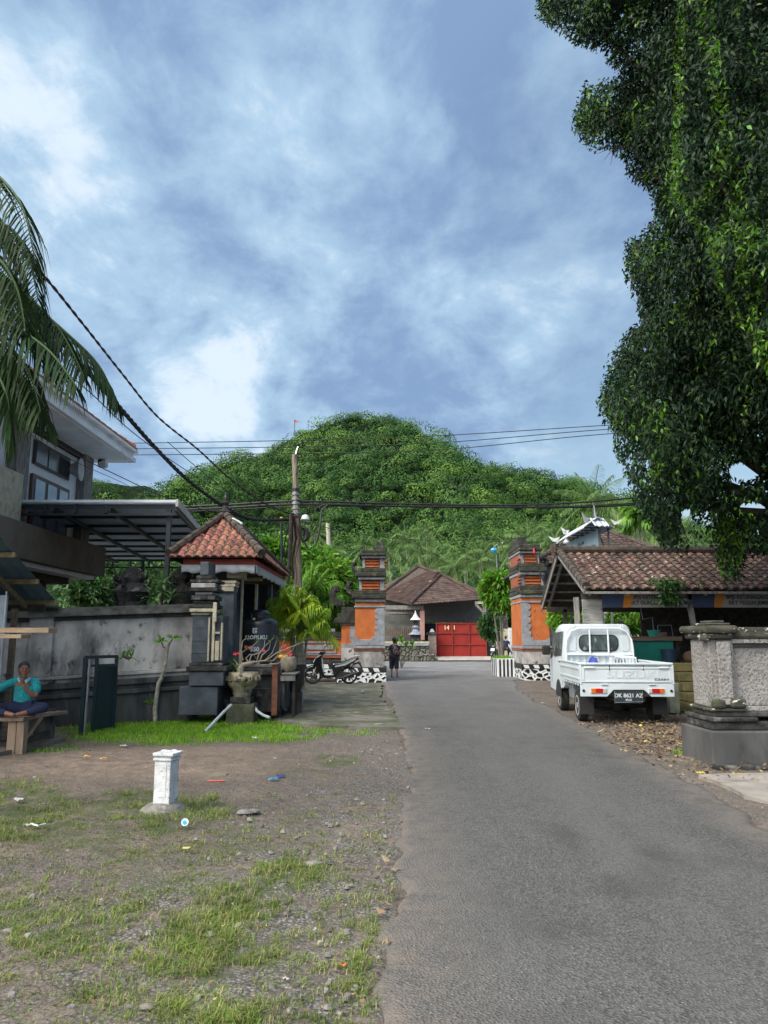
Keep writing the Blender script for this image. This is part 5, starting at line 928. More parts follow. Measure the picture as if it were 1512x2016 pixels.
m.add(vs, [(2 * i, 2 * i + 1, 2 * i + 3, 2 * i + 2) for i in range(n)]); m.build('gate_sheet', redm, rg, solid=.02); dr_ = plain('dark_red_frame', (.22, .03, .028), .5)
for zz in (z0_, z0_ + (z1_ - z0_) * .36, z0_ + (z1_ - z0_) * .70, z1_): m = MB().bx(x0_, x1_, 55.42, 55.48, zz - .03, zz + .03).build('gate_rail', dr_, rg)
for t in (0, .32, .66, 1): m = MB().bx(x0_ + (x1_ - x0_) * t - .03, x0_ + (x1_ - x0_) * t + .03, 55.40, 55.46, z0_, z1_).build('gate_stile', dr_, rg)
text('14  1', .42, Matrix.Translation((x0_ + .95 - rg.location.x, -.12, z0_ + (z1_ - z0_) * .86)) @ Matrix.Rotation(R(90), 4, 'X'), plain('yellow_numbers', (.75, .65, .35)), rg, 'house_number')
rp = MB(); rp.prism([G(856, 1299), G(968, 1299), Vector((x1_ + .3, 55.5, 0)), Vector((x0_ - .2, 55.5, 0))], (0, 0, .05)); rp.add([(x0_ - .5, 52.3, .05), (x1_ + .9, 52.3, .05), (x1_ + .3, 55.5, .24), (x0_ - .1, 55.5, .24)], [(0, 1, 2, 3)]); o = rp.build('driveway_ramp', mat('ramp_concrete', (.40, .37, .33), (.28, .26, .24), 3, .9)); o['kind'] = 'structure'
gp = thing('gate_post', 'pinkish gate post with carved cap left of the red gate', 'pillar', (XY(851, 54.8, 1), 54.8, 0))
cb(gp, 'shaft', 844, 859, 1250, 1300, 54.6, .5, mat('pink_stained_post', (.36, .27, .24), (.22, .18, .16), 5, .9, c3=(.10, .09, .08), s3=5, t3=(.6, .7))); cb(gp, 'cap', 841, 861, 1245, 1249.6, 54.5, .7, MT['carved']); cb(gp, 'cap', 846, 856, 1238, 1244.7, 54.6, .5, MT['grey'], .02, .4)
sw = thing('stone_wall', 'low rubble stone wall with moulded top before the brown roofed house', 'wall', (1.5, 53.6, 0))
rub, _, _ = matnodes('rubble_stone'); b = NB(rub); v_ = b.vor(3.2, 'DISTANCE_TO_EDGE'); b.out(b.mix(b.mr(v_, .02, .10), (.045, .045, .04), b.mix(b.mr(b.noise(3), .4, .6), (.20, .19, .17), (.11, .12, .09))), b.bump(b.mr(v_, .0, .2), .8, .1), .95)
cb(sw, 'rubble', 750, 845, 1272, 1301, 53.4, .5, rub); cb(sw, 'moulding', 750, 845, 1267, 1271.6, 53.3, .6, MT['grey']); cb(sw, 'moulding', 752, 845, 1263, 1266.6, 53.4, .5, MT['cream'])
for k, (a, b_, c_) in enumerate(((808, 828, 1290), (826, 857, 1288), (838, 862, 1296))):
    q = G(a, 1305); o = MB().bx(XY(a, 52.3, .2), XY(b_, 52.3, .2), 52.3 + k * .02, 53.0, -.02, ZY(c_, 52.3)).build('stone_block', rub, bevel=.06); prop(o, ('small stone block by the foot of the rubble wall', 'flat long stone block in front of the pink gate post', 'low stone block next to the concrete ramp')[k], 'stone block', 'stone blocks beside the red gate ramp')
shr = thing('small_shrine', 'little white pointed offering shrine left of the pink column', 'shrine', (XY(818, 53, 2), 53.8, 0)); c_ = Vector((XY(818, 53.8, 2.5), 53.8, 0))
MB().bx(c_.x - .35, c_.x + .35, 53.5, 54.1, 0, 1.75).build('pedestal', MT['carved'], shr); MB().lathe([(.55, 1.75), (.3, 1.9), (.18, 2.1), (.28, 2.25), (.12, 2.4)], c_, 10, jit=.15).build('carving', mat('painted_shrine_stone', (.30, .34, .42), (.12, .13, .16), 9, .9), shr); MB().bx(c_.x - .15, c_.x + .15, 53.65, 53.95, 2.4, 2.75).build('niche', MT['carved'], shr); MB().lathe([(.42, 2.75), (.22, 2.95), (.07, 3.2), (.02, 3.4)], c_, 8).build('shrine_roof', MT['oldwhite'], shr)
# alley walls on the right of the red gate
al = thing('alley_wall', 'pale narrow alley wall behind the two people on the motorbike', 'wall', (9.8, 56, 0)); cb(al, 'wall', 985, 1003, 1238, 1300, 54, 3, MT['cream']); cb(al, 'pillar', 1003, 1011, 1236, 1300, 53, .5, MT['oldwhite']); cb(al, 'cap', 978, 1000, 1212, 1238, 56, .8, MT['carved']); cb(al, 'wall', 960, 984, 1255, 1298, 62, .4, MT['plaster_dark'])
# ---------------- house behind the pavilion
hb2 = thing('brown_hip_house', 'white walled house with dark brown hip roof behind the pavilion', 'house', (11, 32, 0)); e0, e1, r0, r1 = W(1050, 1109, 30), W(1345, 1103, 30), W(1150, 1047, 34), W(1196, 1047, 34)
m = MB(); tile_roof(m, e0, e1, r0, r1, .24, .32, .05, 3, .01, 9, .03); m.build('roof', MT['tile_dark'], hb2); m = MB(); m.add([e0, e1, r1, r0, e0 + Vector((0, 8, 0)), e1 + Vector((0, 8, 0))], [(0, 1, 2, 3), (1, 5, 2), (5, 4, 3, 2), (4, 0, 3)]); m.build('roof_deck', MT['ridge'], hb2, solid=.05)
m = MB(); ridge_caps(m, e0 + Vector((0, 0, .06)), r0 + Vector((0, 0, .06)), .11, .4); ridge_caps(m, r0, r1, .12, .4); ridge_caps(m, r1 + Vector((0, 0, .06)), e1 + Vector((0, 0, .06)), .11, .4); m.build('hip_ridge', MT['ridge'], hb2, True)
MB().bx(e0.x + .55, e1.x - .5, 31, 37, 0, e0.z - .05).build('wall', MT['oldwhite'], hb2); cb(hb2, 'door', 1078, 1090, 1130, 1230, 30.95, .04, plain('grey_door', (.30, .32, .33)))
hl = thing('tiled_outbuilding', 'long low brown tiled roof just visible over the pavilion ridge', 'building', (16, 30, 0)); e0, e1 = Vector((11.2, 27, 3.7)), Vector((24, 27, 3.7)); r0, r1 = Vector((11.2, 30, 5.0)), Vector((24, 30, 5.0)); m = MB(); tile_roof(m, e0, e1, r0, r1, .26, .34, .05, 3, .01, 19, .03); m.build('roof', MT['tile_dark'], hl); m = MB(); m.add([e0, e1, r1, r0], [(0, 1, 2, 3)]); m.build('roof_deck', MT['ridge'], hl, solid=.06); MB().bx(11.5, 23.5, 27.6, 32, 0, 3.7).build('wall', MT['plaster_dark'], hl)
# ---------------- pavilion
pv = thing('tiled_pavilion', 'open pavilion with mossy clay tile roof behind the white pickup truck', 'pavilion', (8, 19, 0)); XL, XR = 4.42, 14.5
E0, E1, T0, T1, K0, K1 = Vector((XL, 16.9, 2.62)), Vector((XR, 16.9, 2.62)), Vector((XL, 19.3, 3.66)), Vector((XR, 19.3, 3.66)), Vector((XL - .02, 21.4, 2.42)), Vector((XR, 21.4, 2.42))
m = MB(); tile_roof(m, E0, E1, T0, T1, .215, .235, .05, 5, .012, 12, .03); m.build('roof', MT['tile_pale'], pv); m = MB(); tile_roof(m, K1, K0, T1, T0, .215, .26, .045, 4, .012, 13, .03); m.build('roof', MT['tile_dark'], pv)
m = MB(); m.add([E0, E1, T1, T0, K0, K1], [(0, 1, 2, 3), (3, 2, 5, 4)]); m.build('roof_deck', MT['darkwood'], pv, solid=.04)
m = MB(); ridge_caps(m, T0 + Vector((-.05, 0, .07)), T1 + Vector((0, 0, .07)), .10, .34); m.tube([T0 + Vector((-.1, 0, 0)), T0 + Vector((-.12, 0, .22))], [.11, .12], 8); ridge_caps(m, E0 + Vector((0, -.03, .05)), T0 + Vector((0, 0, .05)), .085, .26); ridge_caps(m, K0 + Vector((0, .03, .05)), T0 + Vector((0, 0, .05)), .075, .26); m.build('ridge', MT['ridge'], pv, True)
m = MB()
for k in range(6): t = k / 5; a = E0.lerp(T0, t); m.bar(a + Vector((-.03, 0, -.10)), a + Vector((10, 0, -.10)), .05, .05)
for k in range(7): t = k / 6; a = K0.lerp(T0, t); m.bar(a + Vector((-.06, 0, -.08)), a + Vector((10, 0, -.08)), .05, .05)
m.build('batten', MT['greywood'], pv); m = MB()
for k in range(12): x_ = XL + .1 + k * .85; m.bar((x_, 16.95, 2.50), (x_, 19.3, 3.54), .05, .09); m.bar((x_, 21.3, 2.34), (x_, 19.3, 3.54), .05, .09)
m.build('rafter', MT['greywood'], pv)
m = MB(); m.bar((XL - .03, 16.86, 2.56), (XL - .03, 19.3, 3.62), .03, .16); m.bar((XL - .05, 21.45, 2.36), (XL - .05, 19.3, 3.62), .03, .16); m.build('barge_board', MT['greywood'], pv)
MB().bar((XL, 17.3, 2.46), (XR, 17.3, 2.46), .1, .14).build('beam', MT['darkwood'], pv); MB().bar((XL, 21.0, 2.3), (XR, 21.0, 2.3), .1, .14).build('beam', MT['darkwood'], pv)
MB().bx(4.75, XR, 17.7, 21.5, -.05, .96).build('platform', mat('mossy_platform', (.13, .125, .08), (.07, .08, .04), 3, .95, .4, 20), pv, bevel=.02)
for a, b_ in (((1134, 1176, 17.3), (1138, 1250, 17.3)), ((1352, 1160, 17.3), (1369, 1250, 17.3))):
    p = W(*a); q = W(*b_); d_ = (q - p) / (q.z - p.z); MB().bar(p, p + d_ * (0 - p.z), .10).build('post', MT['greywood'], pv)
for x_ in (8.8, 11.2, 13.8): MB().bar((x_, 17.75, 0), (x_, 17.3, 2.45), .11).build('post', MT['greywood'], pv)
for x_ in (4.9, 8, 11): MB().bar((x_, 21.0, .9), (x_, 21.0, 2.3), .1).build('post', MT['darkwood'], pv)
pn = cb(pv, 'woven_panel', 1148, 1187, 1170, 1268, 17.5, .06, mat('weathered_woven_panel', (.42, .41, .38), (.28, .27, .25), 7, .9, .6, 18, c3=(.10, .09, .08), s3=9, t3=(.60, .66), stretch=(.5, 1, 2.2)), .01)
MB().bx(XY(1262, 21, 1.6), XR, 20.9, 21.0, .96, 2.4).build('back_wall', MT['darkwood'], pv); MB().bx(XR - .1, XR, 17.7, 21, .96, 2.5).build('side_wall', MT['darkwood'], pv)
st_ = plain('x', (.1, .1, .1)); bpy.data.materials.remove(st_)
stp = thing('stone_steps', 'mossy stone steps up to the pavilion between truck and speckled wall', 'steps', (7.0, 16.9, 0)); sm_ = mat('mossy_step', (.15, .13, .055), (.085, .08, .035), 4, .95, .4, 20); 
for k in range(5): MB().bx(6.45, 8.2, 16.45 + k * .25, 17.69, .2 * k - (.05 if k == 0 else 0) + .002, .2 * (k + 1) - .01).build('step', sm_, stp, bevel=.015)
cp = cb(pv, 'stub_wall', 1318, 1338, 1345, 1404, 16.2, .7, mat('green_stained_stub', (.20, .22, .17), (.12, .13, .10), 4, .9)); 
def banner(px0, px1, lab, l1, l2, dx):
    Yf = 17.14; z1, z0 = ZY(1164, Yf), ZY(1196, Yf); x0, x1 = XY(px0, Yf, z0), XY(px1, Yf, z0); g = thing('banner', lab, 'banner', ((x0 + x1) / 2, Yf, z0), 0, 'banners under the pavilion eave'); w_ = x1 - x0; h = z1 - z0
    MB().bx(x0, x1, Yf, Yf + .012, z0, z1).build('cloth', mat('dusty_banner_cloth', (.22, .21, .19), (.17, .165, .15), 4, .85), g)
    MB().prism([(x0, Yf - .003, z0), (x0 + w_ * .245, Yf - .003, z0), (x0 + w_ * .26, Yf - .003, z1), (x0, Yf - .003, z1)], (0, -.003, 0)).build('blue_field', plain('banner_navy', (.018, .03, .07), .8), g)
    MB().prism([(x0 + w_ * .235, Yf - .008, z0), (x0 + w_ * .32, Yf - .008, z0), (x0 + w_ * .385, Yf - .008, z1), (x0 + w_ * .262, Yf - .008, z1)], (0, -.003, 0)).build('orange_field', plain('banner_orange', (.36, .13, .012), .8), g)
    for s_, zz in ((l1, .62), (l2, .28)): text(s_, h * .33, Matrix.Translation((w_ * dx, -.008, h * zz)) @ Matrix.Rotation(R(90), 4, 'X'), plain('banner_black', (.02, .02, .02), .8), g, 'lettering', .002, 'CENTER', .95)
    return g
banner(1187, 1354, 'banner on the left half of the pavilion eave reading RKT GUNUNG', 'BPJS KETENAGAKERJAAN', 'RKT GUNUNG ARGENTIKA', .185); banner(1364, 1540, 'banner on the right half of the pavilion eave behind the fig leaves', 'BPJS KETENAGAKERJAAN', 'RKT YEGUH JEMBRANA', .2)
# creeper hanging from the eave
rs = np.random.RandomState(12); c_ = []
for k in range(260): c_.append(W(rs.normal(1318, 9 + 14 * (k % 2) * (k < 100)), rs.uniform(1148, 1186) if k > 90 else rs.uniform(1140, 1156), 16.85 + rs.uniform(-.05, .1)))
c_ = np.array(c_); V, Q = clumps(c_, np.tile([[0, -1., -.2]], (len(c_), 1)), 4, .03, .085, .024, rs, .5); o = npmesh('creeper', V, Q, MT['leaf_mid'], loc=tuple(c_.mean(0))); prop(o, 'green creeper hanging over the first pavilion banner', 'creeper')
# ---------------- roofed billboard
bb = thing('billboard', 'blue and white resort billboard under its own curled metal roof', 'billboard', (6.2, 23.5, 0)); P_r, P_l = Vector((XY(1178, 21.9, 4.6), 21.9, 0)), Vector((XY(1117, 24.9, 4.6), 24.9, 0)); zt = ZY(1044, 21.9); zb = zt - 1.45
tb = W(1178, 1045, 21.9); ta = W(1117, 1071, 25.0)
def bp(s_, z_, off=0): p = P_l.lerp(P_r, s_); return Vector((p.x - off, p.y, z_))
def bpanel(nm, s0, s1, z0a, z0b, z1a, z1b, off, m_): return MB().prism([bp(s0, z0a, off), bp(s1, z0b, off), bp(s1, z1b, off), bp(s0, z1a, off)], (.015, 0, 0)).build(nm, m_, bb)
bpanel('panel', 0, 1, zb, zb, zt, zt, .03, plain('pale_blue_panel', (.40, .56, .62), .5)); bpanel('lower_field', 0, 1, zb, zb + .1, zt - 1.05, zt - .68, .048, plain('teal_blue_panel', (.10, .30, .40), .5)); bpanel('green_mark', .04, .10, zt - .85, zt - .85, zt - .35, zt - .35, .066, plain('lime_mark', (.35, .5, .12), .6))
wht = plain('white_lettering', (.8, .82, .82), .6); drk = plain('dark_lettering', (.05, .09, .12), .6)
ang = math.atan2(P_r.y - P_l.y, P_r.x - P_l.x); Mx = Matrix.Rotation(ang, 4, 'Z') @ Matrix.Rotation(R(90), 4, 'X')
def bt(s_, size, t, z_, m_, sxx=1): p = bp(t, z_, .062) - Vector(bb.location); text(s_, size, Matrix.Translation(p) @ Mx, m_, bb, 'lettering', .002, 'CENTER', sxx)
bt('WELCOME', .13, .52, zt - .22, drk); bt('MENDIRA BEACH DESA SENGKIDU', .20, .54, zt - .46, drk, .82); bt('a small beach resort and spa', .20, .50, zt - .98, wht, .85)
fr_ = MT['steel']
for p in (P_r + Vector((.28, 0, 0)), P_l + Vector((.28, 0, 0)), P_r + Vector((.03, 0, 0)), P_l + Vector((.03, 0, 0))): MB().bar(Vector((p.x, p.y, 0)), Vector((p.x, p.y, zt + .10)), .05).build('post', MT['galv'] if p.x > P_r.x else fr_, bb)
m = MB(); m.bar((P_r.x, P_r.y, zt), (P_r.x + .28, P_r.y, zt - 1), .025); m.bar((P_r.x, P_r.y, zt - 1.1), (P_r.x + .28, P_r.y, zt - 1.1), .03); ze = zt + .14
for k in range(6): yy = 21.8 + k * .58; m.bar((P_r.x - .3, yy, ze), (P_r.x + .38, yy, ze), .03); m.bar((P_r.x + .1, yy, ze), (P_r.x + .1, yy, ze + .12), .03)
m.build('roof_frame', fr_, bb)
wr = mat('white_sheet_roof', (.55, .60, .66), (.44, .48, .54), 2, .45, metal=.2); ya, yb = 21.3, 25.2; ze = ZY(1033, ya); xa, xb = XY(1158, ya, ze), XY(1209, ya, ze); xr_ = (xa + xb) / 2; m = MB()
Tn, Tf = Vector((xr_, ya + .5, ZY(1020, ya + .5))), Vector((xr_, yb - .5, ZY(1020, ya + .5))); q4 = [Vector((xa, ya, ze)), Vector((xb, ya, ze)), Vector((xb, yb, ze)), Vector((xa, yb, ze))]
tile_roof(m, q4[0], q4[1], Tn, Tn, .16, .5, .03, 4, 0, 1, .0); tile_roof(m, q4[3], q4[0], Tf, Tn, .16, .5, .03, 4, 0, 1, .0); tile_roof(m, q4[1], q4[2], Tn, Tf, .16, .5, .03, 4, 0, 1, .0); m.build('sheet_roof', wr, bb)
m = MB()
def horn(p, d, s_=.42, h=.34): d = Vector(d).normalized(); p = Vector(p); m.prism([p, p + d * s_ * .55 + Vector((0, 0, .02)), p + d * s_ + Vector((0, 0, h)), p + d * s_ * .2 + Vector((0, 0, h * .55)), p - d * s_ * .35 + Vector((0, 0, .16))], Vector((-d.y, d.x, 0)) * .02)
horn(q4[1], (1, -.4, 0), .26, .15); m.build('roof_horn', MT['oldwhite'], bb); m = MB(); horn(q4[3], (-1, .4, 0), .28, .2); m.build('roof_horn', MT['oldwhite'], bb); m = MB(); horn(q4[0] + Vector((.1, .4, .1)), (-.7, -.5, 0), .25, .28); m.build('roof_horn', MT['oldwhite'], bb); m = MB(); horn(Tn, (-.5, -.7, 0), .15, .35); m.build('roof_horn', MT['oldwhite'], bb); m = MB(); horn((xa, 23.8, ze + .04), (-1, 0, 0), .2, .26); m.build('roof_horn', MT['oldwhite'], bb)
m = MB(); [m.lathe([(.02, 0), (.05, -.06), (.13, -.16), (.10, -.2)], (xa + dx, yy, ze - .04), 10) for dx, yy in ((-.05, 25.0), (-.02, 23.8))]; m.build('pendant', MT['oldwhite'], bb)
# ---------------- speckled wall at the right
rw = thing('roadside_wall', 'speckled pebble dash wall with mossy coping at the right road edge', 'wall', (5.6, 9.9, 0)); peb, _, _ = matnodes('pebble_dash'); b = NB(peb)
c = b.mix(b.mr(b.noise(2.2), .35, .65), (.31, .30, .285), (.20, .19, .18)); c = b.mix(b.mr(b.vor(26), .16, .26, 1, 0), c, (.055, .05, .045)); c = b.mix(b.mr(b.noise(60, 3), .55, .68), c, (.12, .11, .10)); c = b.mix(b.mr(b.noise(1.5, 6, (1, 1, .5), 4), .60, .75), c, (.075, .07, .062)); b.out(c, b.bump(b.vor(26), .6, .02), .95)
dkc = mat('dark_stained_base', (.10, .10, .098), (.062, .062, .062), 1.8, .9, .2, 20, c3=(.028, .028, .028), s3=2, t3=(.55, .72), stretch=(1, 1, .5)); mcp = mat('lichen_coping', (.075, .073, .055), (.035, .036, .026), 7, .95, .7, 22, c3=(.50, .52, .46), s3=9, t3=(.60, .64), stretch=(.7, .7, 1.5))
def rb(nm, x0, x1, y0, y1, z0, z1, m_, bev=.015, tp=1.0): return MB().bx(x0, x1, y0, y1, z0, z1, tp).build(nm, m_, rw, bevel=bev)
rb('plinth', 4.00, 8, 9.72, 10.7, -.1, .415, dkc, .02); rb('moulding', 4.05, 8, 9.80, 10.6, .417, .52, MT['carved'], .02); rb('moulding', 4.03, 4.62, 9.77, 10.62, .522, .575, MT['carved']); rb('moulding', 4.10, 8, 9.84, 10.5, .577, .64, MT['cap']); rb('moulding', 4.06, 4.50, 9.80, 10.55, .642, .68, mcp)
rb('moulding', 4.50, 8, 9.88, 10.4, .642, .70, peb, .01)
rb('panel', 4.42, 8, 9.96, 10.4, .702, 1.43, peb, .01); rb('ledge', 4.40, 8, 9.92, 10.42, 1.432, 1.475, dkc, .008); rb('ledge', 4.40, 8, 9.87, 10.44, 1.477, 1.535, peb, .01); rb('coping', 4.36, 8, 9.84, 10.5, 1.537, 1.68, mcp, .035)
rb('pier', 4.10, 4.42, 9.88, 10.45, .682, 1.53, peb, .02); rb('pier_face', 4.19, 4.36, 9.82, 9.878, .80, 1.50, peb, .012)
MB().prism([(4.19, 9.82, .80), (4.22, 9.82, .72), (4.33, 9.82, .72), (4.36, 9.82, .80)], (0, .055, 0)).build('pier_bracket', peb, rw, bevel=.01); rb('foot_carving', 4.08, 4.24, 9.78, 9.875, .683, .79, MT['cap'], .03); rb('foot_carving', 4.31, 4.50, 9.78, 9.875, .683, .80, mcp, .03)
rb('cap', 4.05, 4.40, 9.80, 10.52, 1.532, 1.60, mcp, .03); rb('cap', 4.0, 4.45, 9.74, 10.58, 1.602, 1.70, mcp, .04); rb('cap', 4.13, 4.40, 9.86, 10.4, 1.702, 1.735, mcp, .02); rb('cap', 4.18, 4.34, 9.9, 10.3, 1.737, 1.765, MT['cap'], .02); rb('cap_lobe', 4.01, 4.08, 9.76, 10.0, 1.51, 1.605, mcp, .03)
rb('kerb', 3.95, 9, 9.50, 9.718, -.1, .045, MT['carved'], .02)
# ================================================================ VEHICLES
def RX(a): return Matrix.Rotation(a, 4, 'X')
def truck():
    t = thing('pickup_truck', 'white pickup truck with open flat bed parked before the pavilion', 'pickup truck', (4.42, 14.95, 0), R(-3.4))
    wp = mat('truck_white_paint', (.58, .64, .67), (.52, .575, .60), 1.2, .35, spec=.5, c3=(.46, .47, .46), s3=2.5, t3=(.60, .8)); ins = mat('truck_bed_white', (.55, .62, .66), (.47, .53, .57), 2, .5); gap = plain('dark_gap', (.02, .02, .02), .8); rubb = MT['rubber']
    def B(nm, x0, x1, y0, y1, z0, z1, m_=wp, bev=.008, par=None): return MB().bx(x0, x1, y0, y1, z0, z1).build(nm, m_, par or t, local=True, bevel=bev)
    hw = .83
    # tailgate with a pressed frame, rolled top edge, latches
    tg = B('tailgate', -hw + .02, hw - .02, -.80, -.765, .745, 1.06)
    B('tailgate_rim', -hw, hw, -.815, -.76, 1.062, 1.10, wp, .012, tg); B('rim_shadow_line', -hw + .03, hw - .03, -.806, -.80, 1.035, 1.050, gap, 0, tg)
    for a, b_, c_, d_ in ((-hw + .03, hw - .03, .99, 1.03), (-hw + .03, hw - .03, .75, .78), (-hw + .03, -hw + .08, .782, .988), (hw - .08, hw - .03, .782, .988)): B('pressed_frame', a, b_, -.812, -.80, c_, d_, wp, .006, tg)
    emb = mat('embossed_letters', (.54, .59, .62), (.50, .545, .57), 2, .4); text('SUZUKI', .185, Matrix.Translation((.12, -.8015, .885)) @ RX(R(90)), emb, tg, 'embossed_lettering', .005, 'CENTER', 1.5); text('CARRY', .055, Matrix.Translation((.62, -.803, .80)) @ RX(R(90)), plain('chrome_grey_letters', (.10, .11, .12), .4), tg, 'badge', .003, 'CENTER', 1.5)
    for s in (-1, 1):
        m = MB().bx(s * .66 - .09, s * .66 + .09, -.835, -.812, 1.0, 1.035); m.build('latch', MT['white'], tg, local=True, bevel=.008); B('stay_pin', s * .30 - .006, s * .30 + .006, -.812, -.80, .96, 1.06, gap, 0, tg)
    # bed floor, sides
    B('bed_floor', -hw + .03, hw - .03, -.76, 1.42, .715, .744, ins)
    for s in (-1, 1):
        sd = B('bed_side', *sorted((s * (hw - .035), s * hw)), -.76, 1.40, .72, 1.06); B('side_rail', *sorted((s * (hw - .045), s * (hw + .012))), -.76, 1.42, 1.062, 1.10, wp, .012, sd); B('side_panel_rib', *sorted((s * hw, s * (hw + .012))), -.70, 1.34, .79, .83, wp, .005, sd); B('side_panel_rib', *sorted((s * hw, s * (hw + .012))), -.70, 1.34, .97, 1.01, wp, .005, sd)
        for k in range(9): B('rope_hook', *sorted((s * (hw - .01), s * (hw + .014))), -.62 + k * .235, -.57 + k * .235, .685, .715, wp, .003, sd)
        B('corner_post', *sorted((s * (hw - .03), s * (hw + .005))), -.812, -.765, .72, 1.06)
    # lower rear panel with notch for the plate
    m = MB(); o_ = [(-hw, .50), (-.36, .50), (-.24, .62), (.30, .62), (.42, .50), (hw, .50), (hw, .735), (-hw, .735)]; m.prism([(a, -.80, b_) for a, b_ in o_], (0, .05, 0)); m.build('rear_panel', wp, t, local=True, bevel=.01)
    for x_ in (-.30, .36, -.56 + .02): pass
    for x_ in (-.40, .44): B('hinge', x_ - .06, x_ + .06, -.825, -.80, .705, .73)
    for s in (-1, 1):
        x0 = s * .50 - .02; f = B('tail_light_housing', s * .51 - .15, s * .51 + .15, -.812, -.80, .555, .655, wp, .006); xo, xi = s * .51 + s * .135, s * .51 - s * .135
        B('tail_light', *sorted((xi + s * .06, xo - s * .08)), -.824, -.812, .565, .645, plain('red_lens', (.45, .012, .008), .25), .006); B('indicator_light', *sorted((xo - s * .078, xo)), -.824, -.812, .565, .645, plain('orange_lens', (.62, .14, .01), .25), .006); B('reverse_light', *sorted((xi, xi + s * .058)), -.824, -.812, .565, .645, plain('clear_lens', (.45, .45, .45), .2), .006)
        MB().lathe([(.025, 0), (.025, .012)], (s * .775, -.80, .605), 12, M=Matrix.Rotation(R(90), 3, 'X')).build('reflector', gap, t, local=True)
    pb = B('plate_bracket', -.24, .26, -.79, -.78, .38, .61, gap); pm = mat('black_number_plate', (.03, .045, .055), (.02, .03, .04), 9, .5); p_ = MB().prism([(-.21, -.806, .405), (.245, -.806, .425), (.235, -.806, .60), (-.215, -.806, .585)], (0, .006, 0)).build('number_plate', pm, t, local=True); wl_ = plain('plate_white', (.62, .65, .66), .6)
    text('DK 8621 AZ', .095, Matrix.Translation((.015, -.809, .520)) @ RX(R(90)), wl_, p_, 'plate_lettering', .002); text('09.25', .05, Matrix.Translation((.015, -.809, .445)) @ RX(R(90)), wl_, p_, 'plate_lettering', .002)
    m = MB(); m.tube([(-.23, -.812, .60), (-.23, -.812, .40), (.26, -.812, .415), (.26, -.812, .60)], .006, 5); m.build('plate_guard', MT['galv'], t, local=True)
    # chassis, flaps, exhaust
    for x_ in (-.42, .42): B('chassis_rail', x_ - .04, x_ + .04, -.74, 3.0, .50, .60, gap)
    B('rear_axle', -.62, .62, -.05, .05, .24, .34, gap, .03); MB().ball((.0, 0, .29), .13, 12).build('differential', gap, t, True, local=True); B('fuel_tank', -.35, .55, .5, 1.1, .32, .52, gap, .04); B('spare_rack', -.3, .3, -.7, -.15, .42, .50, gap, .03); B('battery_box', -.75, -.5, .42, .8, .38, .66, MT['galv'], .01); B('rear_crossmember', -.7, .7, -.76, -.70, .50, .70, gap)
    for s in (-1, 1): B('mud_flap', s * .66 - .13, s * .66 + .13, -.45, -.435, .16, .52, rubb, .003)
    for (x_, y_, nm) in ((-.67, 0, 1), (.67, 0, 1), (-.66, 2.1, 1), (.66, 2.1, 1)):
        s = 1 if x_ > 0 else -1; Mw = Matrix.Rotation(R(90) * s, 3, 'Y'); tw = .165
        ty = MB().lathe([(.19, -tw / 2), (.265, -tw / 2), (.283, -tw / 2 + .02), (.285, 0), (.283, tw / 2 - .02), (.265, tw / 2), (.19, tw / 2)], (x_, y_, .285), 28, M=Mw).build('wheel', rubb, t, True, local=True)
        MB().lathe([(.19, .0), (.19, .085), (.165, .088), (.15, .05), (.06, .04), (.055, .085), (.03, .09)], (x_, y_, .285), 20, M=Mw).build('rim', mat('silver_rim', (.52, .53, .53), (.34, .34, .33), 6, .5, metal=.2), ty, True, local=True)
    # cab: rounded sections swept forward
    def ring(y, hb, ht, z0, zt, r, n=5):
        pts = [(-hb, z0), (-hb - .01, (z0 + .55))]; zb = z0 + .62
        pts = [(-hb, z0), (-hb, zb)]
        for k in range(n + 1): a = math.pi / 2 * k / n; pts.append((-ht + r - r * math.cos(a), zt - r + r * math.sin(a)))
        pts += [(-x_, z_) for x_, z_ in pts[::-1]]; return [(x_, y, z_) for x_, z_ in pts]
    st = [ring(1.44, .72, .655, .58, 1.80, .16), ring(1.50, .745, .675, .52, 1.83, .15), ring(2.5, .75, .68, .40, 1.85, .15), ring(2.9, .75, .66, .40, 1.80, .15), ring(3.28, .745, .60, .42, 1.32, .15), ring(3.36, .70, .55, .45, 1.10, .12)]
    m = MB(); n = len(st[0]); vs = [p for s_ in st for p in s_]; fs = [(i * n + j, i * n + j + 1, (i + 1) * n + j + 1, (i + 1) * n + j) for i in range(len(st) - 1) for j in range(n - 1)] + [(i * n + n - 1, i * n, (i + 1) * n, (i + 1) * n + n - 1) for i in range(len(st) - 1)] + [tuple(range(n))[::-1], tuple(range((len(st) - 1) * n, len(st) * n))]
    m.add(vs, fs); cab = m.build('cab', wp, t, True, local=True)
    # rear window: rounded slot, rubber rim, seen-through glass
    def slot(x0, x1, z0, z1, r, k=5):
        o = []
        for cx, cz, a0 in ((x1 - r, z1 - r, 0), (x0 + r, z1 - r, 90), (x0 + r, z0 + r, 180), (x1 - r, z0 + r, 270)):
            for j in range(k + 1): a = R(a0 + 90 * j / k); o.append((cx + r * math.cos(a), cz + r * math.sin(a)))
        return o
    sh = lambda pts, y, th, nm, m_, par, bev=0: MB().prism([(a, y, b_) for a, b_ in pts], (0, -th, 0)).build(nm, m_, par, local=True, bevel=bev)
    gl = mat('cab_glass', (.10, .13, .13), (.03, .04, .04), 5, .08, spec=.9, c3=(.25, .30, .28), s3=9, t3=(.56, .66), stretch=(1, 1, .5))
    rw_ = sh(slot(-.41, .41, 1.26, 1.61, .13), 1.438, .012, 'rear_window_seal', rubb, cab); sh(slot(-.385, .385, 1.285, 1.585, .11), 1.4255, .006, 'rear_window', gl, cab)
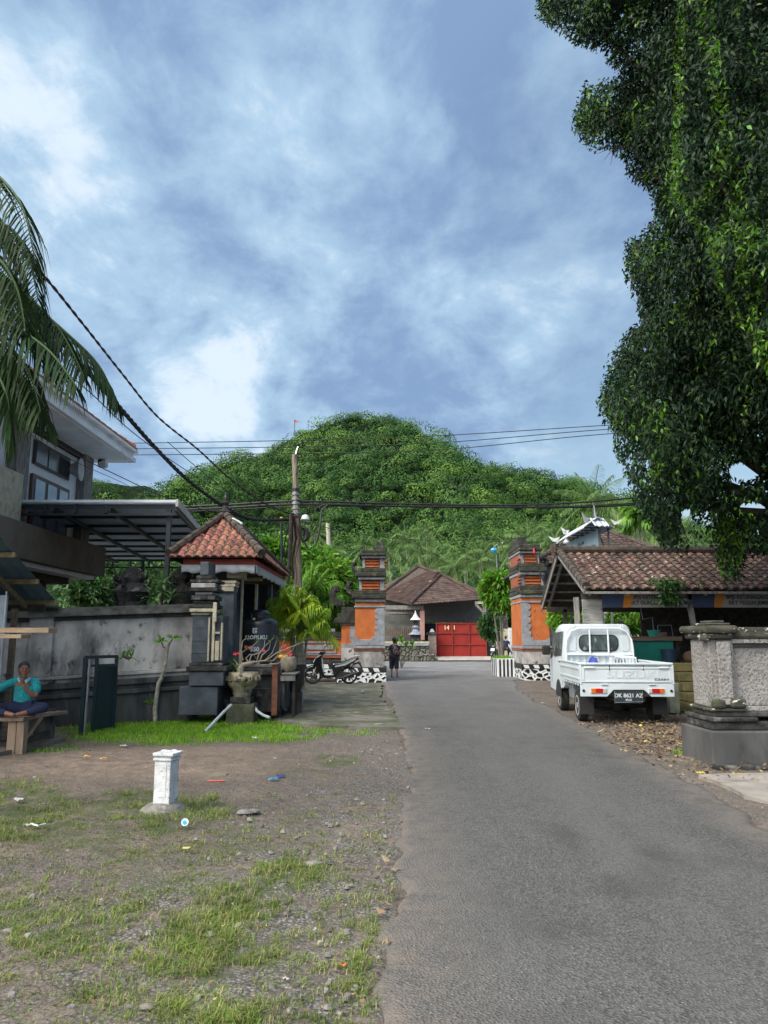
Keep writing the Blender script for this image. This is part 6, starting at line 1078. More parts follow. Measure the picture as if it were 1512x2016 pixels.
    for s in (-1, 1): sh(slot(*sorted((s * .46, s * .63)), 1.27, 1.60, .05), 1.439, .014, 'pressed_panel', wp, cab, .01)
    m = MB(); [m.bx(-.60 + k * .135, -.54 + k * .135, 1.415, 1.44, .80, 1.20) for k in range(9)]; m.build('rear_rib', wp, cab, local=True, bevel=.01)
    B('pressed_ledge', -.66, .66, 1.40, 1.44, 1.20, 1.235, wp, .012)
    # side windows and doors
    for s in (-1, 1):
        xx = lambda z: s * (.753 - (z - 1.14) * .115); m = MB(); pts = [(1.62, 1.18), (2.62, 1.14), (3.02, 1.24), (2.78, 1.66), (1.66, 1.68)]
        m.prism([(xx(z_) - s * .012, y_, z_) for y_, z_ in pts], (s * .016, 0, 0)); m.build('side_window', gl, cab, local=True); B('door_handle', *sorted((s * .75, s * .772)), 1.75, 1.90, 1.02, 1.05, gap, .004)
        for y_ in (1.57, 2.95): B('door_gap', *sorted((s * .7505, s * .753)), y_, y_ + .008, .55, 1.15, gap, 0)
        m = MB(); m.prism([(s * .752, 2.1 + .36 * math.cos(R(a)), .30 + .36 * math.sin(R(a))) for a in range(0, 181, 15)], (s * .006, 0, 0)); m.build('wheel_arch', gap, cab, local=True)
        mr = B('wing_mirror', *sorted((s * .80, s * .98)), 2.80, 2.86, 1.16, 1.38, plain('mirror_black', (.015, .015, .015), .4), .03); m = MB(); m.bar((s * .74, 2.9, 1.30), (s * .84, 2.84, 1.30), .03); m.build('mirror_arm', gap, mr, local=True)
    # guard frame behind the cab
    m = MB(); fx, fz = .69, 1.74; yy = 1.375; pts = [(-fx, yy, .78), (-fx, yy, 1.30), (-fx + .02, yy, 1.50), (-fx + .12, yy, 1.68), (-fx + .28, yy, fz), (fx - .28, yy, fz), (fx - .12, yy, 1.68), (fx - .02, yy, 1.50), (fx, yy, 1.30), (fx, yy, .78)]; m.tube(pts, .021, 8); m.build('guard_frame', MT['white'], t, True, local=True)
    for x_ in (-.19, .19): m = MB(); m.tube([(x_, yy, 1.21), (x_, yy, fz)], .019, 8); m.build('guard_bar', MT['white'], t, True, local=True)
    m = MB(); m.tube([(-fx, yy, 1.20), (fx, yy, 1.20)], .019, 8); m.build('guard_bar', MT['white'], t, True, local=True)
    for s in (-1, 1): m = MB(); m.tube([(s * .48 - .03, yy, fz), (s * .48 - .02, yy, fz + .08), (s * .48 + .02, yy, fz + .08), (s * .48 + .03, yy, fz)], .010, 6); m.build('rope_eye', MT['white'], t, True, local=True)
    # windscreen and front, for other viewpoints
    m = MB(); m.prism([(-.56, 2.97, 1.72), (.56, 2.97, 1.72), (.57, 3.27, 1.36), (-.57, 3.27, 1.36)], (0, .02, .014)); m.build('windscreen', gl, cab, local=True)
    for s in (-1, 1): B('headlight', *sorted((s * .42, s * .66)), 3.34, 3.37, .82, .98, plain('headlamp', (.6, .62, .62), .1), .02)
    B('front_bumper', -.72, .72, 3.30, 3.42, .36, .58, gap, .03)
    return t
TK = truck()
def tl(x, y, z): return TK.matrix_world @ Vector((x, y, z)) if False else Matrix.Translation(TK.location) @ Matrix.Rotation(TK.rotation_euler.z, 4, 'Z') @ Vector((x, y, z))
# plastic chairs lying in the bed, nested: each one a thing
def chair():
    c = thing('plastic_chair', 'x', 'chair', (0, 0, 0)); wm = mat('white_plastic', (.66, .70, .73), (.60, .64, .67), 4, .45); m = MB()
    m.prism([(-.22, -.2, .40), (.22, -.2, .40), (.20, .22, .40), (-.20, .22, .40)], (0, 0, .02)); m.build('seat', wm, c, local=True, bevel=.008)
    m = MB(); pts = [(-.20, .40), (.20, .40), (.24, .62), (.20, .80), (.10, .86), (-.10, .86), (-.20, .80), (-.24, .62)]; m.prism([(a, .21 + (b_ - .4) * .2, b_) for a, b_ in pts], (0, .018, 0)); m.build('backrest', wm, c, local=True, bevel=.006)
    for s in (-1, 1):
        m = MB(); m.tube([(s * .25, .30, .66), (s * .26, .05, .63), (s * .25, -.17, .60), (s * .23, -.2, .42)], .022, 6); m.build('armrest', wm, c, True, local=True)
        for y_ in (-.2, .22): m = MB(); m.bar((s * .2, y_, .40), (s * .24, y_ * 1.15, 0), .035, .03); m.build('leg', wm, c, local=True)
    return c
ch0 = chair(); cl = ['nearest', 'second', 'third', 'fourth', 'fifth']
for k in range(5):
    c_ = ch0 if k == 0 else copy_tree(ch0); c_.scale = (.86,) * 3; c_.rotation_euler = (Matrix.Rotation(R(-3.4), 3, 'Z') @ Matrix(((0, 0, 1), (-1, 0, 0), (0, -1, 0)))).to_euler(); c_.location = tl(.0 - k * .062, .75, 1.01)
    prop(c_, ('white plastic chair lying rightmost in the nested stack on the truck bed', 'second white plastic chair from the right in the stack on the truck bed', 'middle white plastic chair of the stack on the truck bed', 'fourth white plastic chair from the right in the stack on the truck bed', 'leftmost white plastic chair of the nested stack on the truck bed')[k], 'chair', 'plastic chairs stacked on the truck bed')
bpy.context.view_layer.update()
m = MB(); rn = random.Random(3); n = 12; vs = []
for i in range(n):
    for j in range(8):
        x_, y_ = i / (n - 1), j / 7; p = tl(-.68 + .55 * x_, .1 + .6 * y_, .76 + max(0, .36 * math.sin(math.pi * x_) * math.sin(math.pi * y_) + .10 * math.sin(9 * x_ + 3 * y_) * math.sin(math.pi * y_)) + rn.uniform(0, .03)); vs.append(p)
m.add(vs, [(i * 8 + j, i * 8 + j + 1, i * 8 + j + 9, i * 8 + j + 8) for i in range(n - 1) for j in range(7)]); o = m.build('tarpaulin', plain('royal_blue_tarp', (.015, .04, .30), .5), smooth=True, solid=.004); prop(o, 'crumpled blue tarpaulin in the front left of the truck bed', 'tarpaulin')
def scooter():
    t = thing('scooter', 'parked black scooter on its stand before the orange gate wall', 'scooter', (0, 0, 0)); bk = plain('gloss_black_panel', (.010, .011, .012), .12, 0, .8); mt_ = plain('matte_black', (.02, .02, .02), .6); sv = plain('silver_stripe', (.55, .57, .58), .3, .4); wh_ = plain('wheel_spoke', (.09, .09, .09), .4, .5)
    # local: front towards -x, ground z=0
    def P(nm, pts, hw, m_, bev=.02, par=None, yo=0): return MB().prism([(a, -hw + yo, b_) for a, b_ in pts], (0, 2 * hw, 0)).build(nm, m_, par or t, local=True, bevel=bev)
    for x_ in (-.64, .62):
        ty = MB(); ty_pts = [((.27 + .03 * math.cos(R(a))), .03 * math.sin(R(a)) * 1.2) for a in range(0, 360, 45)]; n = 32; vs = []
        for i in range(n):
            q = 2 * math.pi * i / n; vs += [(x_ + r_ * math.cos(q), h_, .30 + r_ * math.sin(q)) for r_, h_ in ty_pts]
        k = len(ty_pts); ty.add(vs, [(i * k + j, i * k + (j + 1) % k, ((i + 1) % n) * k + (j + 1) % k, ((i + 1) % n) * k + j) for i in range(n) for j in range(k)]); w_ = ty.build('wheel', MT['rubber'], t, True, local=True)
        m = MB(); [m.bar((x_, 0, .30), (x_ + .245 * math.cos(R(72 * i + 20)), 0, .30 + .245 * math.sin(R(72 * i + 20))), .035, .03, (0, 1, 0)) for i in range(5)]; m.lathe([(.05, -.05), (.05, .05)], (x_, 0, .30), 12, M=Matrix.Rotation(R(90), 3, 'X')); vs = []
        for i in range(n): q = 2 * math.pi * i / n; vs += [(x_ + .245 * math.cos(q), -.03, .30 + .245 * math.sin(q)), (x_ + .245 * math.cos(q), .03, .30 + .245 * math.sin(q)), (x_ + .228 * math.cos(q), 0, .30 + .228 * math.sin(q))]
        m.add(vs, [f for i in range(n) for f in ((i * 3, i * 3 + 1, ((i + 1) % n) * 3 + 1, ((i + 1) % n) * 3), (i * 3 + 1, i * 3 + 2, ((i + 1) % n) * 3 + 2, ((i + 1) % n) * 3 + 1), (i * 3 + 2, i * 3, ((i + 1) % n) * 3, ((i + 1) % n) * 3 + 2))]); m.build('rim', wh_, w_, local=True)
    MB().lathe([(.10, -.02), (.10, .0)], (-.64, .06, .30), 16, M=Matrix.Rotation(R(90), 3, 'X')).build('brake_disc', MT['chrome'], t, local=True)
    P('front_fender', [(-.92, .50), (-.84, .60), (-.66, .66), (-.50, .60), (-.46, .50), (-.56, .58), (-.68, .62), (-.82, .56)], .06, bk, .01)
    for y_ in (-.09, .09): m = MB(); m.tube([(-.64, y_, .30), (-.50, y_, .66), (-.44, y_, .80)], .022, 8); m.build('fork', sv, t, True, local=True)
    P('front_shield', [(-.60, .60), (-.62, .74), (-.50, .95), (-.36, 1.03), (-.30, .98), (-.34, .70), (-.28, .42), (-.20, .26), (-.30, .24), (-.40, .42), (-.50, .58)], .17, bk, .04)
    P('headlight', [(-.635, .76), (-.60, .72), (-.48, .88), (-.52, .92)], .13, plain('headlight_lens', (.6, .65, .68), .1), .01)
    P('handlebar_cover', [(-.46, 1.02), (-.36, 1.14), (-.22, 1.12), (-.24, 1.02), (-.34, .98)], .11, bk, .03)
    m = MB(); m.tube([(-.22, -.34, 1.08), (-.28, -.2, 1.10), (-.30, 0, 1.08), (-.28, .2, 1.10), (-.22, .34, 1.08)], .018, 8); m.build('handlebar', mt_, t, True, local=True)
    for s in (-1, 1): m = MB(); m.tube([(-.28, s * .22, 1.10), (-.25, s * .26, 1.22), (-.22, s * .30, 1.30)], .007, 5); mm_ = m.build('mirror_stem', mt_, t, True, local=True); MB().ball((-.21, s * .30, 1.33), .065, 12, (.35, 1, .8)).build('mirror', sv if s < 0 else mt_, mm_, True, local=True)
    P('leg_shield_stripe', [(-.34, .90), (-.31, .88), (-.24, .45), (-.27, .45)], .175, sv, .003)
    P('floorboard', [(-.34, .24), (-.28, .32), (.08, .32), (.16, .40), (.18, .26), (.08, .22), (-.22, .20)], .14, bk, .02)
    P('rear_body', [(.06, .34), (.02, .60), (.06, .70), (.40, .74), (.90, .94), (.96, .90), (.88, .80), (.60, .62), (.36, .50), (.20, .34)], .13, bk, .03)
    for s in (-1, 1): P('side_stripe', [(.12, .62), (.46, .70), (.84, .87), (.86, .84), (.48, .64), (.14, .58)], .006, sv, .002, None, s * .135); P('side_stripe', [(-.02, .52), (.08, .42), (.04, .38), (-.06, .46)], .006, sv, .002, None, s * .14)
    P('seat', [(.02, .68), (.0, .78), (.10, .82), (.36, .78), (.62, .86), (.92, .94), (.90, .90), (.60, .78), (.34, .70)], .12, mt_, .03)
    P('grab_rail', [(.62, .90), (.70, .96), (.98, 1.0), (1.0, .97), (.74, .92)], .10, sv, .01); P('tail_light', [(.90, .90), (.98, .93), (1.02, .86), (.92, .80)], .08, plain('pale_red_lens', (.45, .20, .18), .2), .01)
    P('rear_fender', [(.74, .70), (.98, .78), (1.10, .56), (1.06, .54), (.94, .70), (.76, .64)], .05, mt_, .008); P('engine', [(.14, .22), (.12, .36), (.30, .44), (.66, .40), (.74, .30), (.60, .22), (.30, .16)], .10, mat('engine_grey', (.06, .06, .06), (.025, .025, .025), 14, .5, metal=.4), .02)
    m = MB(); m.tube([(.20, -.13, .22), (.40, -.15, .22), (.56, -.16, .28), (.92, -.17, .40)], [.02, .03, .055, .05], 10); m.build('exhaust', mt_, t, True, local=True); m = MB(); m.tube([(.70, .1, .34), (.74, .1, .66)], .035, 10); m.build('shock_absorber', MT['chrome'], t, True, local=True)
    m = MB(); m.tube([(.18, -.1, .22), (.20, -.22, .0)], .014, 6); m.build('side_stand', mt_, t, True, local=True); P('plate', [(1.0, .62), (1.02, .74), (1.04, .74), (1.02, .62)], .10, mt_, 0)
    return t
s1 = scooter(); p1, p2 = G(614, 1349), G(690, 1350); s1.location = ((p1.x + p2.x) / 2, (p1.y + p2.y) / 2, .045); s1.rotation_euler = (0, R(0), R(2)); s1.scale = (.94, .94, .94)
s2 = copy_tree(s1); prop(s2, 'dark motorbike under the two riders in the alley by the red gate', 'motorbike'); s2.location = (XY(975, 49, .5), 49, .02); s2.rotation_euler = (0, 0, R(65))
# ================================================================ TANK, POT, POSTS
tk = thing('water_tank', 'black plastic water tank lettered in white on the stone ledge', 'water tank', (-2.63, 16.6, .95)); Yt = 16.6; cx = XY(511.5, Yt, 1.5); r = (XY(548, Yt, 1.5) - XY(475, Yt, 1.5)) / 2; zz = lambda y: ZY(y, Yt)
blk = plain('black_tank_plastic', (.014, .018, .022), .35, 0, .6); z0 = zz(1306)
MB().lathe([(r * .98, z0), (r, z0 + .03), (r, zz(1290)), (r * 1.015, zz(1289)), (r * 1.015, zz(1286)), (r, zz(1285)), (r, zz(1232)), (r * .985, zz(1226)), (r * .90, zz(1221)), (r * .62, zz(1217)), (r * .50, zz(1216))], (cx, Yt, 0), 40).build('tank_body', blk, tk, True)
MB().lathe([(r * .50, zz(1216)), (r * .50, zz(1210)), (r * .56, zz(1209)), (r * .54, zz(1207)), (r * .36, zz(1202)), (r * .2, zz(1200.5))], (cx, Yt, 0), 28).build('lid', blk, tk, True)
MB().lathe([(.035, 0), (.03, .04)], (cx - .08, Yt - r * .9, zz(1221)), 10).build('vent_cap', MT['cream'], tk)
def curved(s_, size, ang, zc, sx_=1):          # lettering wrapped on the tank
    cu = bpy.data.curves.new('t', 'FONT'); cu.body = s_; cu.size = size; cu.align_x = 'CENTER'; cu.align_y = 'CENTER'; cu.offset = size * .03; cu.extrude = .001; t = bpy.data.objects.new('t', cu); col.objects.link(t); bpy.context.view_layer.update(); me = bpy.data.meshes.new_from_object(t.evaluated_get(bpy.context.evaluated_depsgraph_get())); bpy.data.objects.remove(t)
    for v in me.vertices: a = ang + v.co.x * sx_ / r; v.co = Vector((cx + (r + .004 + v.co.z) * math.sin(a) - tk.location.x, Yt - (r + .004 + v.co.z) * math.cos(a) - tk.location.y, zc + v.co.y - tk.location.z))
    o = bpy.data.objects.new('lettering', me); col.objects.link(o); o.parent = tk; me.materials.clear(); me.materials.append(MT['white'])
curved('PROFILKU', .105, -.08, zz(1255), 1.05); curved('550', .125, -.10, zz(1278), 1.0)
m = MB()
for (a, b_, c_, d_) in ((-.05, -.01, .02, .05), (.0, .05, .03, .05), (-.05, .05, -.0, .015), (-.05, -.02, -.03, -.005), (.0, .05, -.035, -.01), (-.05, .05, -.055, -.042)):
    an = -.12; f = lambda u: (cx + (r + .003) * math.sin(an + u / r), Yt - (r + .003) * math.cos(an + u / r)); z_ = zz(1241.5); m.add([(*f(a), z_ + c_), (*f(b_), z_ + c_), (*f(b_), z_ + d_), (*f(a), z_ + d_)], [(0, 1, 2, 3)])
m.build('logo_mark', MT['white'], tk)
sd = thing('tank_stand', 'rough wooden stand and plinth carrying the black water tank', 'stand', (cx, 16.6, 0)); MB().bx(cx - .45, cx + .45, 16.1, 17.1, 0, z0 - .062).build('plinth', MT['plaster_dark'], sd); MB().bx(cx - .55, cx + .6, 16.0, 17.2, z0 - .06, z0 - .002).build('platform', MT['greywood'], sd, bevel=.01)
# bonsai pot
def bonsai():
    Y0 = 14.35; b0 = Vector((XY(471, Y0, .3), Y0 + .25, 0)); t = thing('adenium_pot', 'big mossy carved stone pot with a gnarled pink flowered bonsai', 'potted plant', b0); zz = lambda y: ZY(y, Y0); px = lambda w_: w_ / F * Y0
    stone = mat('carved_mossy_pot', (.34, .30, .22), (.20, .18, .135), 9, .95, .8, 22, c3=(.12, .13, .035), s3=4, t3=(.54, .64), c4=(.06, .055, .045), s4=13, t4=(.56, .62))
    MB().bx(b0.x - .25, b0.x + .27, Y0 + .02, Y0 + .52, -.02, zz(1386)).build('base_block', mat('dark_mossy_base', (.09, .09, .07), (.05, .055, .03), 6, .95, .7, 20), t, bevel=.05); MB().bx(b0.x - .19, b0.x + .19, Y0 + .06, Y0 + .46, zz(1386) + .001, zz(1373)).build('neck', MT['carved'], t, bevel=.03)
    MB().lathe([(.15, zz(1373)), (.17, zz(1368)), (.20, zz(1358)), (.27, zz(1350)), (.285, zz(1342)), (.31, zz(1336)), (.30, zz(1328)), (.27, zz(1324)), (.22, zz(1325)), (.2, zz(1327))], b0, 26, jit=.035, seed=4).build('pot', stone, t, True)
    m = MB(); rn = random.Random(6)
    for k in range(14): a = 2 * math.pi * k / 14; p = b0 + Vector((.30 * math.cos(a), .30 * math.sin(a), zz(1336))); m.ball(p, .05, 6, (1, 1, 1.2))
    m.build('pot_carving', stone, t, True)
    bark = mat('pale_adenium_bark', (.27, .235, .19), (.17, .15, .12), 9, .85, .3, 30); w_ = lambda a, b_, d=0: W(a, b_, Y0 + .25 + d)
    m = MB(); m.tube([w_(474, 1328), w_(473, 1318), w_(478, 1309), w_(490, 1306), w_(502, 1303)], [.065, .07, .05, .036, .026], 8); m.build('trunk', bark, t, True)
    br = [[(502, 1303), (515, 1310), (530, 1308), (545, 1292), (556, 1270)], [(500, 1304), (520, 1302), (536, 1285), (545, 1262)], [(490, 1306), (495, 1290), (510, 1286), (524, 1270), (540, 1255)], [(478, 1310), (474, 1300), (476, 1285), (486, 1278)], [(502, 1303), (525, 1300), (545, 1285), (570, 1275), (588, 1268), (600, 1262)], [(476, 1312), (468, 1308), (462, 1300), (458, 1297)], [(510, 1306), (516, 1290), (530, 1278), (533, 1262)], [(490, 1305), (484, 1296), (492, 1288), (500, 1290), (506, 1300)], [(486, 1278), (498, 1272), (508, 1262)], [(545, 1285), (560, 1290), (575, 1282), (582, 1268)], [(478, 1300), (475, 1280), (478, 1262), (486, 1256)], [(520, 1302), (540, 1300), (552, 1283), (560, 1258)], [(530, 1308), (548, 1306), (562, 1296), (574, 1290)], [(505, 1303), (510, 1288), (520, 1275), (522, 1258)]]
    rs = np.random.RandomState(8); m = MB(); tips = []
    for q in br: d = rn.uniform(-.12, .12); pts = [w_(a, b_, d * i / len(q)) for i, (a, b_) in enumerate(q)]; m.tube(pts, [.017 - .012 * i / (len(pts) - 1) for i in range(len(pts))], 6); tips.append(pts[-1])
    m.build('branch', bark, t, True)
    tip = np.array([tuple(p) for p in tips]); V, Q = clumps(tip, np.tile([[0, -.2, 1.]], (len(tip), 1)), 7, .012, .07, .013, rs, -.1, .7, .1); npmesh('leaves', V, Q, MT['leaf_mid'], t)
    for k, (a, b_) in enumerate([(463, 1287), (485, 1274), (491, 1275), (519, 1281), (560, 1272), (563, 1276), (572, 1288), (470, 1285)]): c_ = np.array(w_(a, b_)); D = np.stack([np.cos(np.arange(5) * 1.257), -.5 * np.ones(5), np.sin(np.arange(5) * 1.257)], 1); V, Q = leafquads(np.repeat(c_[None], 5, 0), D, .045, .018, rs, 0); npmesh('flower', V, Q, plain('pink_flower', (.75, .05, .10), .6), t)
bonsai()
pvc = plain('grey_pvc', (.42, .46, .50), .4)
for k, (pts, lab) in enumerate([([(455, 1388, 14.2), (440, 1402, 14.0), (408, 1436, 13.2), (405, 1440, 13.15), (405, 1444, 13.1)], 'pale plastic drain pipe sloping into the grass from the bonsai pot'), ([(500, 1389, 14.6), (506, 1400, 14.4), (518, 1408, 14.2), (531, 1413, 14.1)], 'short bent grey pipe right of the bonsai pot'), ([(549, 1385, 15.2), (556, 1393, 15.1), (563, 1400, 15.0)], 'small dark hose end by the rusty post')]):
    o = MB().tube([W(*p) for p in pts], .026 if k < 2 else .015, 8).build('pipe', pvc if k < 2 else MT['steel'], smooth=True); prop(o, lab, 'pipe')
o = MB().bar(W(540, 1408, 14.7), W(542, 1308, 14.7), .10, .08).build('rusty_post', MT['rust']); prop(o, 'rusty red steel post right of the stone bonsai pot', 'post'); o = MB().bar(W(548, 1400, 14.9), W(549, 1300, 14.9), .06).build('steel_post', MT['steel']); prop(o, 'thin black steel post beside the rusty one', 'post')
tb = thing('plank_table', 'weathered plank table with a pot on it beside the rusty post', 'table', (XY(563, 15.2, .9), 15.4, 0)); c0 = W(546, 1325, 15.1); c1 = W(583, 1325, 15.1); MB().bx(c0.x, c1.x, 15.1, 15.8, c0.z - .03, c0.z).build('table_top', MT['greywood'], tb, bevel=.006); MB().bx(c0.x + .02, c1.x - .02, 15.12, 15.16, c0.z - .15, c0.z - .032).build('apron', MT['greywood'], tb)
for x_, y_ in ((c0.x + .05, 15.2), (c1.x - .05, 15.2), (c0.x + .05, 15.7), (c1.x - .05, 15.7)): MB().bar((x_, y_, 0), (x_, y_, c0.z - .031), .05).build('leg', MT['darkwood'], tb)
pt = MB().lathe([(.09, 0), (.15, .08), (.17, .2), (.14, .3), (.12, .28)], (c1.x - .19, 15.4, c0.z), 16, jit=.05).build('clay_pot', mat('stone_pot', (.30, .27, .21), (.18, .16, .12), 9, .9, .4, 20), smooth=True); prop(pt, 'round pale stone pot on the weathered plank table', 'pot')
pt = MB().lathe([(.10, .45), (.17, .6), (.20, .95), (.21, 1.0), (.17, .98)], (XY(582, 16.2, .9), 16.2, 0), 16, jit=.03).build('black_planter', MT['black'], smooth=True); prop(pt, 'black plastic planter behind the plank table', 'planter')
ks_ = MB().bx(-.14, .14, -.1, .1, 0, .45).build('planter_block', MT['plaster_dark'], local=True); ks_.location = (XY(582, 16.2, .9), 16.2, 0); prop(ks_, 'dark masonry block carrying the black planter', 'block')
fl = thing('prayer_cloth', 'red and yellow cloth bundle tied beside the black water tank', 'cloth', W(556, 1300, 15.6)); m = MB(); c_ = W(557, 1293, 15.6); m.ball(c_, .10, 10, (1.1, .8, .5)); m.build('yellow_cloth', plain('yellow_cloth', (.75, .42, .02), .8), fl, True); m = MB(); m.prism([W(549, 1295, 15.55), W(566, 1295, 15.55), W(563, 1306, 15.55), W(560, 1318, 15.55), W(557, 1308, 15.55), W(551, 1300, 15.55)], (0, .08, 0)); m.build('red_cloth', plain('red_cloth', (.50, .015, .012), .8), fl, bevel=.01)
o = MB().ball(W(558, 1350, 15.6), .13, 10, (.45, .5, 1.3)).build('red_lantern', plain('red_bag', (.55, .02, .015), .6), smooth=True); prop(o, 'red bag hanging under the weathered plank table', 'bag')
# green steel gate leaf and frame
gf = thing('steel_gate', 'dark green open steel gate leaf and frame against the grey wall', 'gate', tuple(G(195, 1445))); Yg = G(165, 1447).y; gm_ = plain('dark_green_steel', (.012, .035, .042), .45, .2)
x0, x1 = XY(164, Yg, .6), XY(226, Yg + .6, .6); zt = ZY(1294, Yg)
MB().bar((x0, Yg, 0), (x0, Yg, zt), .06).build('post', gm_, gf); MB().bar((x0 + .07, Yg - .05, -.02), (x0 + .09, Yg - .05, ZY(1300, Yg)), .028).build('drop_bolt', MT['galv'], gf); MB().bar((x0, Yg, zt), (x1, Yg + .6, zt), .05).build('top_rail', gm_, gf); MB().bar((x0, Yg, zt - .14), (x1, Yg + .6, zt - .14), .04).build('rail', gm_, gf)
p0 = Vector((XY(187, Yg + .2, .6), Yg + .2, 0)); p1 = Vector((XY(226, Yg + .75, .6), Yg + .75, 0)); m = MB(); vs = []
for i in range(25): p = p0.lerp(p1, i / 24) + Vector((0, .015 * (i % 2), 0)); vs += [(p.x, p.y, .05), (p.x, p.y, zt - .16)]
m.add(vs, [(2 * i, 2 * i + 1, 2 * i + 3, 2 * i + 2) for i in range(24)]); m.build('gate_panel', gm_, gf, solid=.004)
for p in (p0, p1): MB().bar((p.x, p.y, 0), (p.x, p.y, zt), .05).build('stile', gm_, gf)
# white post in the foreground
def wpost():
    b0 = G(325, 1592); Y0 = b0.y - .13; t = thing('bollard_post', 'short white painted masonry post standing in the grass', 'post', b0); zt = ZY(1492, Y0); h = zt; x0, x1 = XY(302, Y0, .3), XY(343, Y0, .3); cx = (x0 + x1) / 2; hw = (x1 - x0) / 2 * .93; cy = Y0 + hw; ow = MT['oldwhite']; Mz = Matrix.Rotation(R(-14), 4, 'Z')
    def BB(nm, a, z0, z1, m_, bev, dx=0, dy=0): o = MB().bx(-a + dx, a + dx, -a + dy, a + dy, z0, z1).build(nm, m_, t, local=True, bevel=bev); o.location = (cx - b0.x, cy - b0.y, 0); o.rotation_euler = (0, 0, R(-14)); return o
    BB('shaft', hw * .92, .02, h - .03, ow, .008); BB('moulding', hw * 1.06, h - .028, h - .005, ow, .006); BB('moulding', hw * .97, h - .003, h + .012, ow, .004); BB('cap', hw * 1.16, h + .014, h + .042, ow, .006, .01); BB('shaft_panel', hw * .5, .12, h - .05, ow, .004, 0, -hw * .47)
    m = MB(); rs_ = random.Random(2)
    for k in range(7): m.ball((cx - b0.x + rs_.uniform(-.05, .05), cy - b0.y + rs_.uniform(-.05, .05), h + .045), rs_.uniform(.015, .03), 6, (1.4, 1, .5))
    m.build('mortar_crumb', MT['oldwhite'], t, True, local=True)
    MB().lathe([(.22, -.03), (.20, .015), (.15, .045), (.10, .07)], (cx - b0.x, cy - b0.y, 0), 20, jit=.14, seed=3).build('footing', mat('rough_concrete_foot', (.23, .22, .20), (.13, .125, .11), 12, .95, .8, 30, c3=(.40, .39, .37), s3=18, t3=(.62, .68)), t, True, local=True)
wpost()
# ================================================================ POLE AND WIRES
Yp = 23.0; pole = thing('utility_pole', 'weathered wooden utility pole wrapped in cables behind the tiled kiosk', 'utility pole', (XY(590, Yp, 0), Yp, 0)); pm = mat('old_pole_wood', (.30, .26, .20), (.17, .145, .11), 5, .9, .3, 25, c3=(.06, .05, .04), s3=6, t3=(.52, .64), stretch=(3, 3, .35))
MB().tube([Vector((XY(590, Yp, 0), Yp, 0)), W(586, 1100, Yp), W(583, 1000, Yp), W(580, 895, Yp)], [.15, .12, .10, .085], 10).build('pole', pm, pole, True)
m = MB(); m.tube([W(583, 895, Yp), W(586, 884, Yp), W(588, 880, Yp)], .04, 6); m.build('top_bracket', MT['chrome'], pole, True)
for y_ in (966, 975, 985, 993, 1003, 1013, 1020): MB().lathe([(.125, 0), (.125, .06)], W(582.5, y_, Yp), 10).build('clamp_band', MT['galv'] if y_ % 2 else MT['black'], pole)
rn = random.Random(11); blackc = plain('black_cable', (.012, .012, .013), .6)
for k in range(5): x_ = 556 + k * 7; MB().tube([W(574 + k, 1010, Yp - .2), W(x_ + 6, 1060, Yp - .1), W(x_ - 2, 1100, Yp - .1), W(x_, 1140, Yp - .1)], .022 + .012 * (k == 3), 6).build('drop_cable', blackc if k != 4 else MT['rust'], pole, True)
MB().tube([W(573, 1012, Yp - .3), W(571, 1080, Yp - .3), W(566, 1150, Yp - .3)], .055, 8).build('conduit', MT['darkwood'], pole, True)
MB().tube([W(588, 1010, Yp - .2), W(594, 1060, Yp - .2), W(607, 1082, Yp - .2), W(622, 1072, Yp - .2), W(630, 1040, Yp - .2), W(633, 1005, Yp - .1), W(645, 994, Yp)], .028, 8).build('cable_loop', blackc, pole, True); MB().tube([W(612, 1010, Yp), W(600, 1030, Yp), W(598, 1060, Yp), W(606, 1068, Yp), W(612, 1040, Yp), W(622, 1000, Yp), W(640, 993, Yp)], .018, 6).build('cable_loop', blackc, pole, True)
vs = [W(596 + 9 * math.cos(a), 1052 + 13 * math.sin(a), Yp - .1) for a in np.linspace(-1.7, 1.7, 12)]; MB().tube(vs, .07, 8).build('cable_coil', blackc, pole, True)
lt = thing('street_lamp', 'small white dome lamp hanging from the cables at the pole', 'lamp', W(601, 1022, Yp)); MB().lathe([(.02, .14), (.09, .11), (.13, .02), (.13, -.02), (.04, -.08)], W(601, 1022, Yp), 16).build('lamp_head', MT['white'], lt, True); MB().bar(W(588, 1022, Yp), W(598, 1023, Yp), .03).build('bracket', MT['galv'], lt)
ip = MB().tube([W(554, 1020, 22.8), W(555, 1146, 22.8)], .035, 8).build('cable_post', MT['steel']); prop(ip, 'thin steel cable post with a yellow cap left of the utility pole', 'post')
o = MB().bx(*sorted((W(552, 1018, 22.8).x, W(556.5, 1018, 22.8).x)), 22.75, 22.85, ZY(1023, 22.8), ZY(1018, 22.8)).build('insulator', plain('yellow_insulator', (.75, .55, .02), .5)); prop(o, 'small yellow insulator on the thin cable post', 'insulator')
p2 = MB().tube([Vector((XY(650, 46, 0), 46, 0)), W(649, 1100, 46), W(645, 1030, 46)], [.16, .14, .12], 8).build('far_pole', mat('pale_pole', (.45, .43, .33), (.30, .29, .22), 6, .9), smooth=True); prop(p2, 'pale wooden pole standing alone among the trees beyond the gate', 'pole')
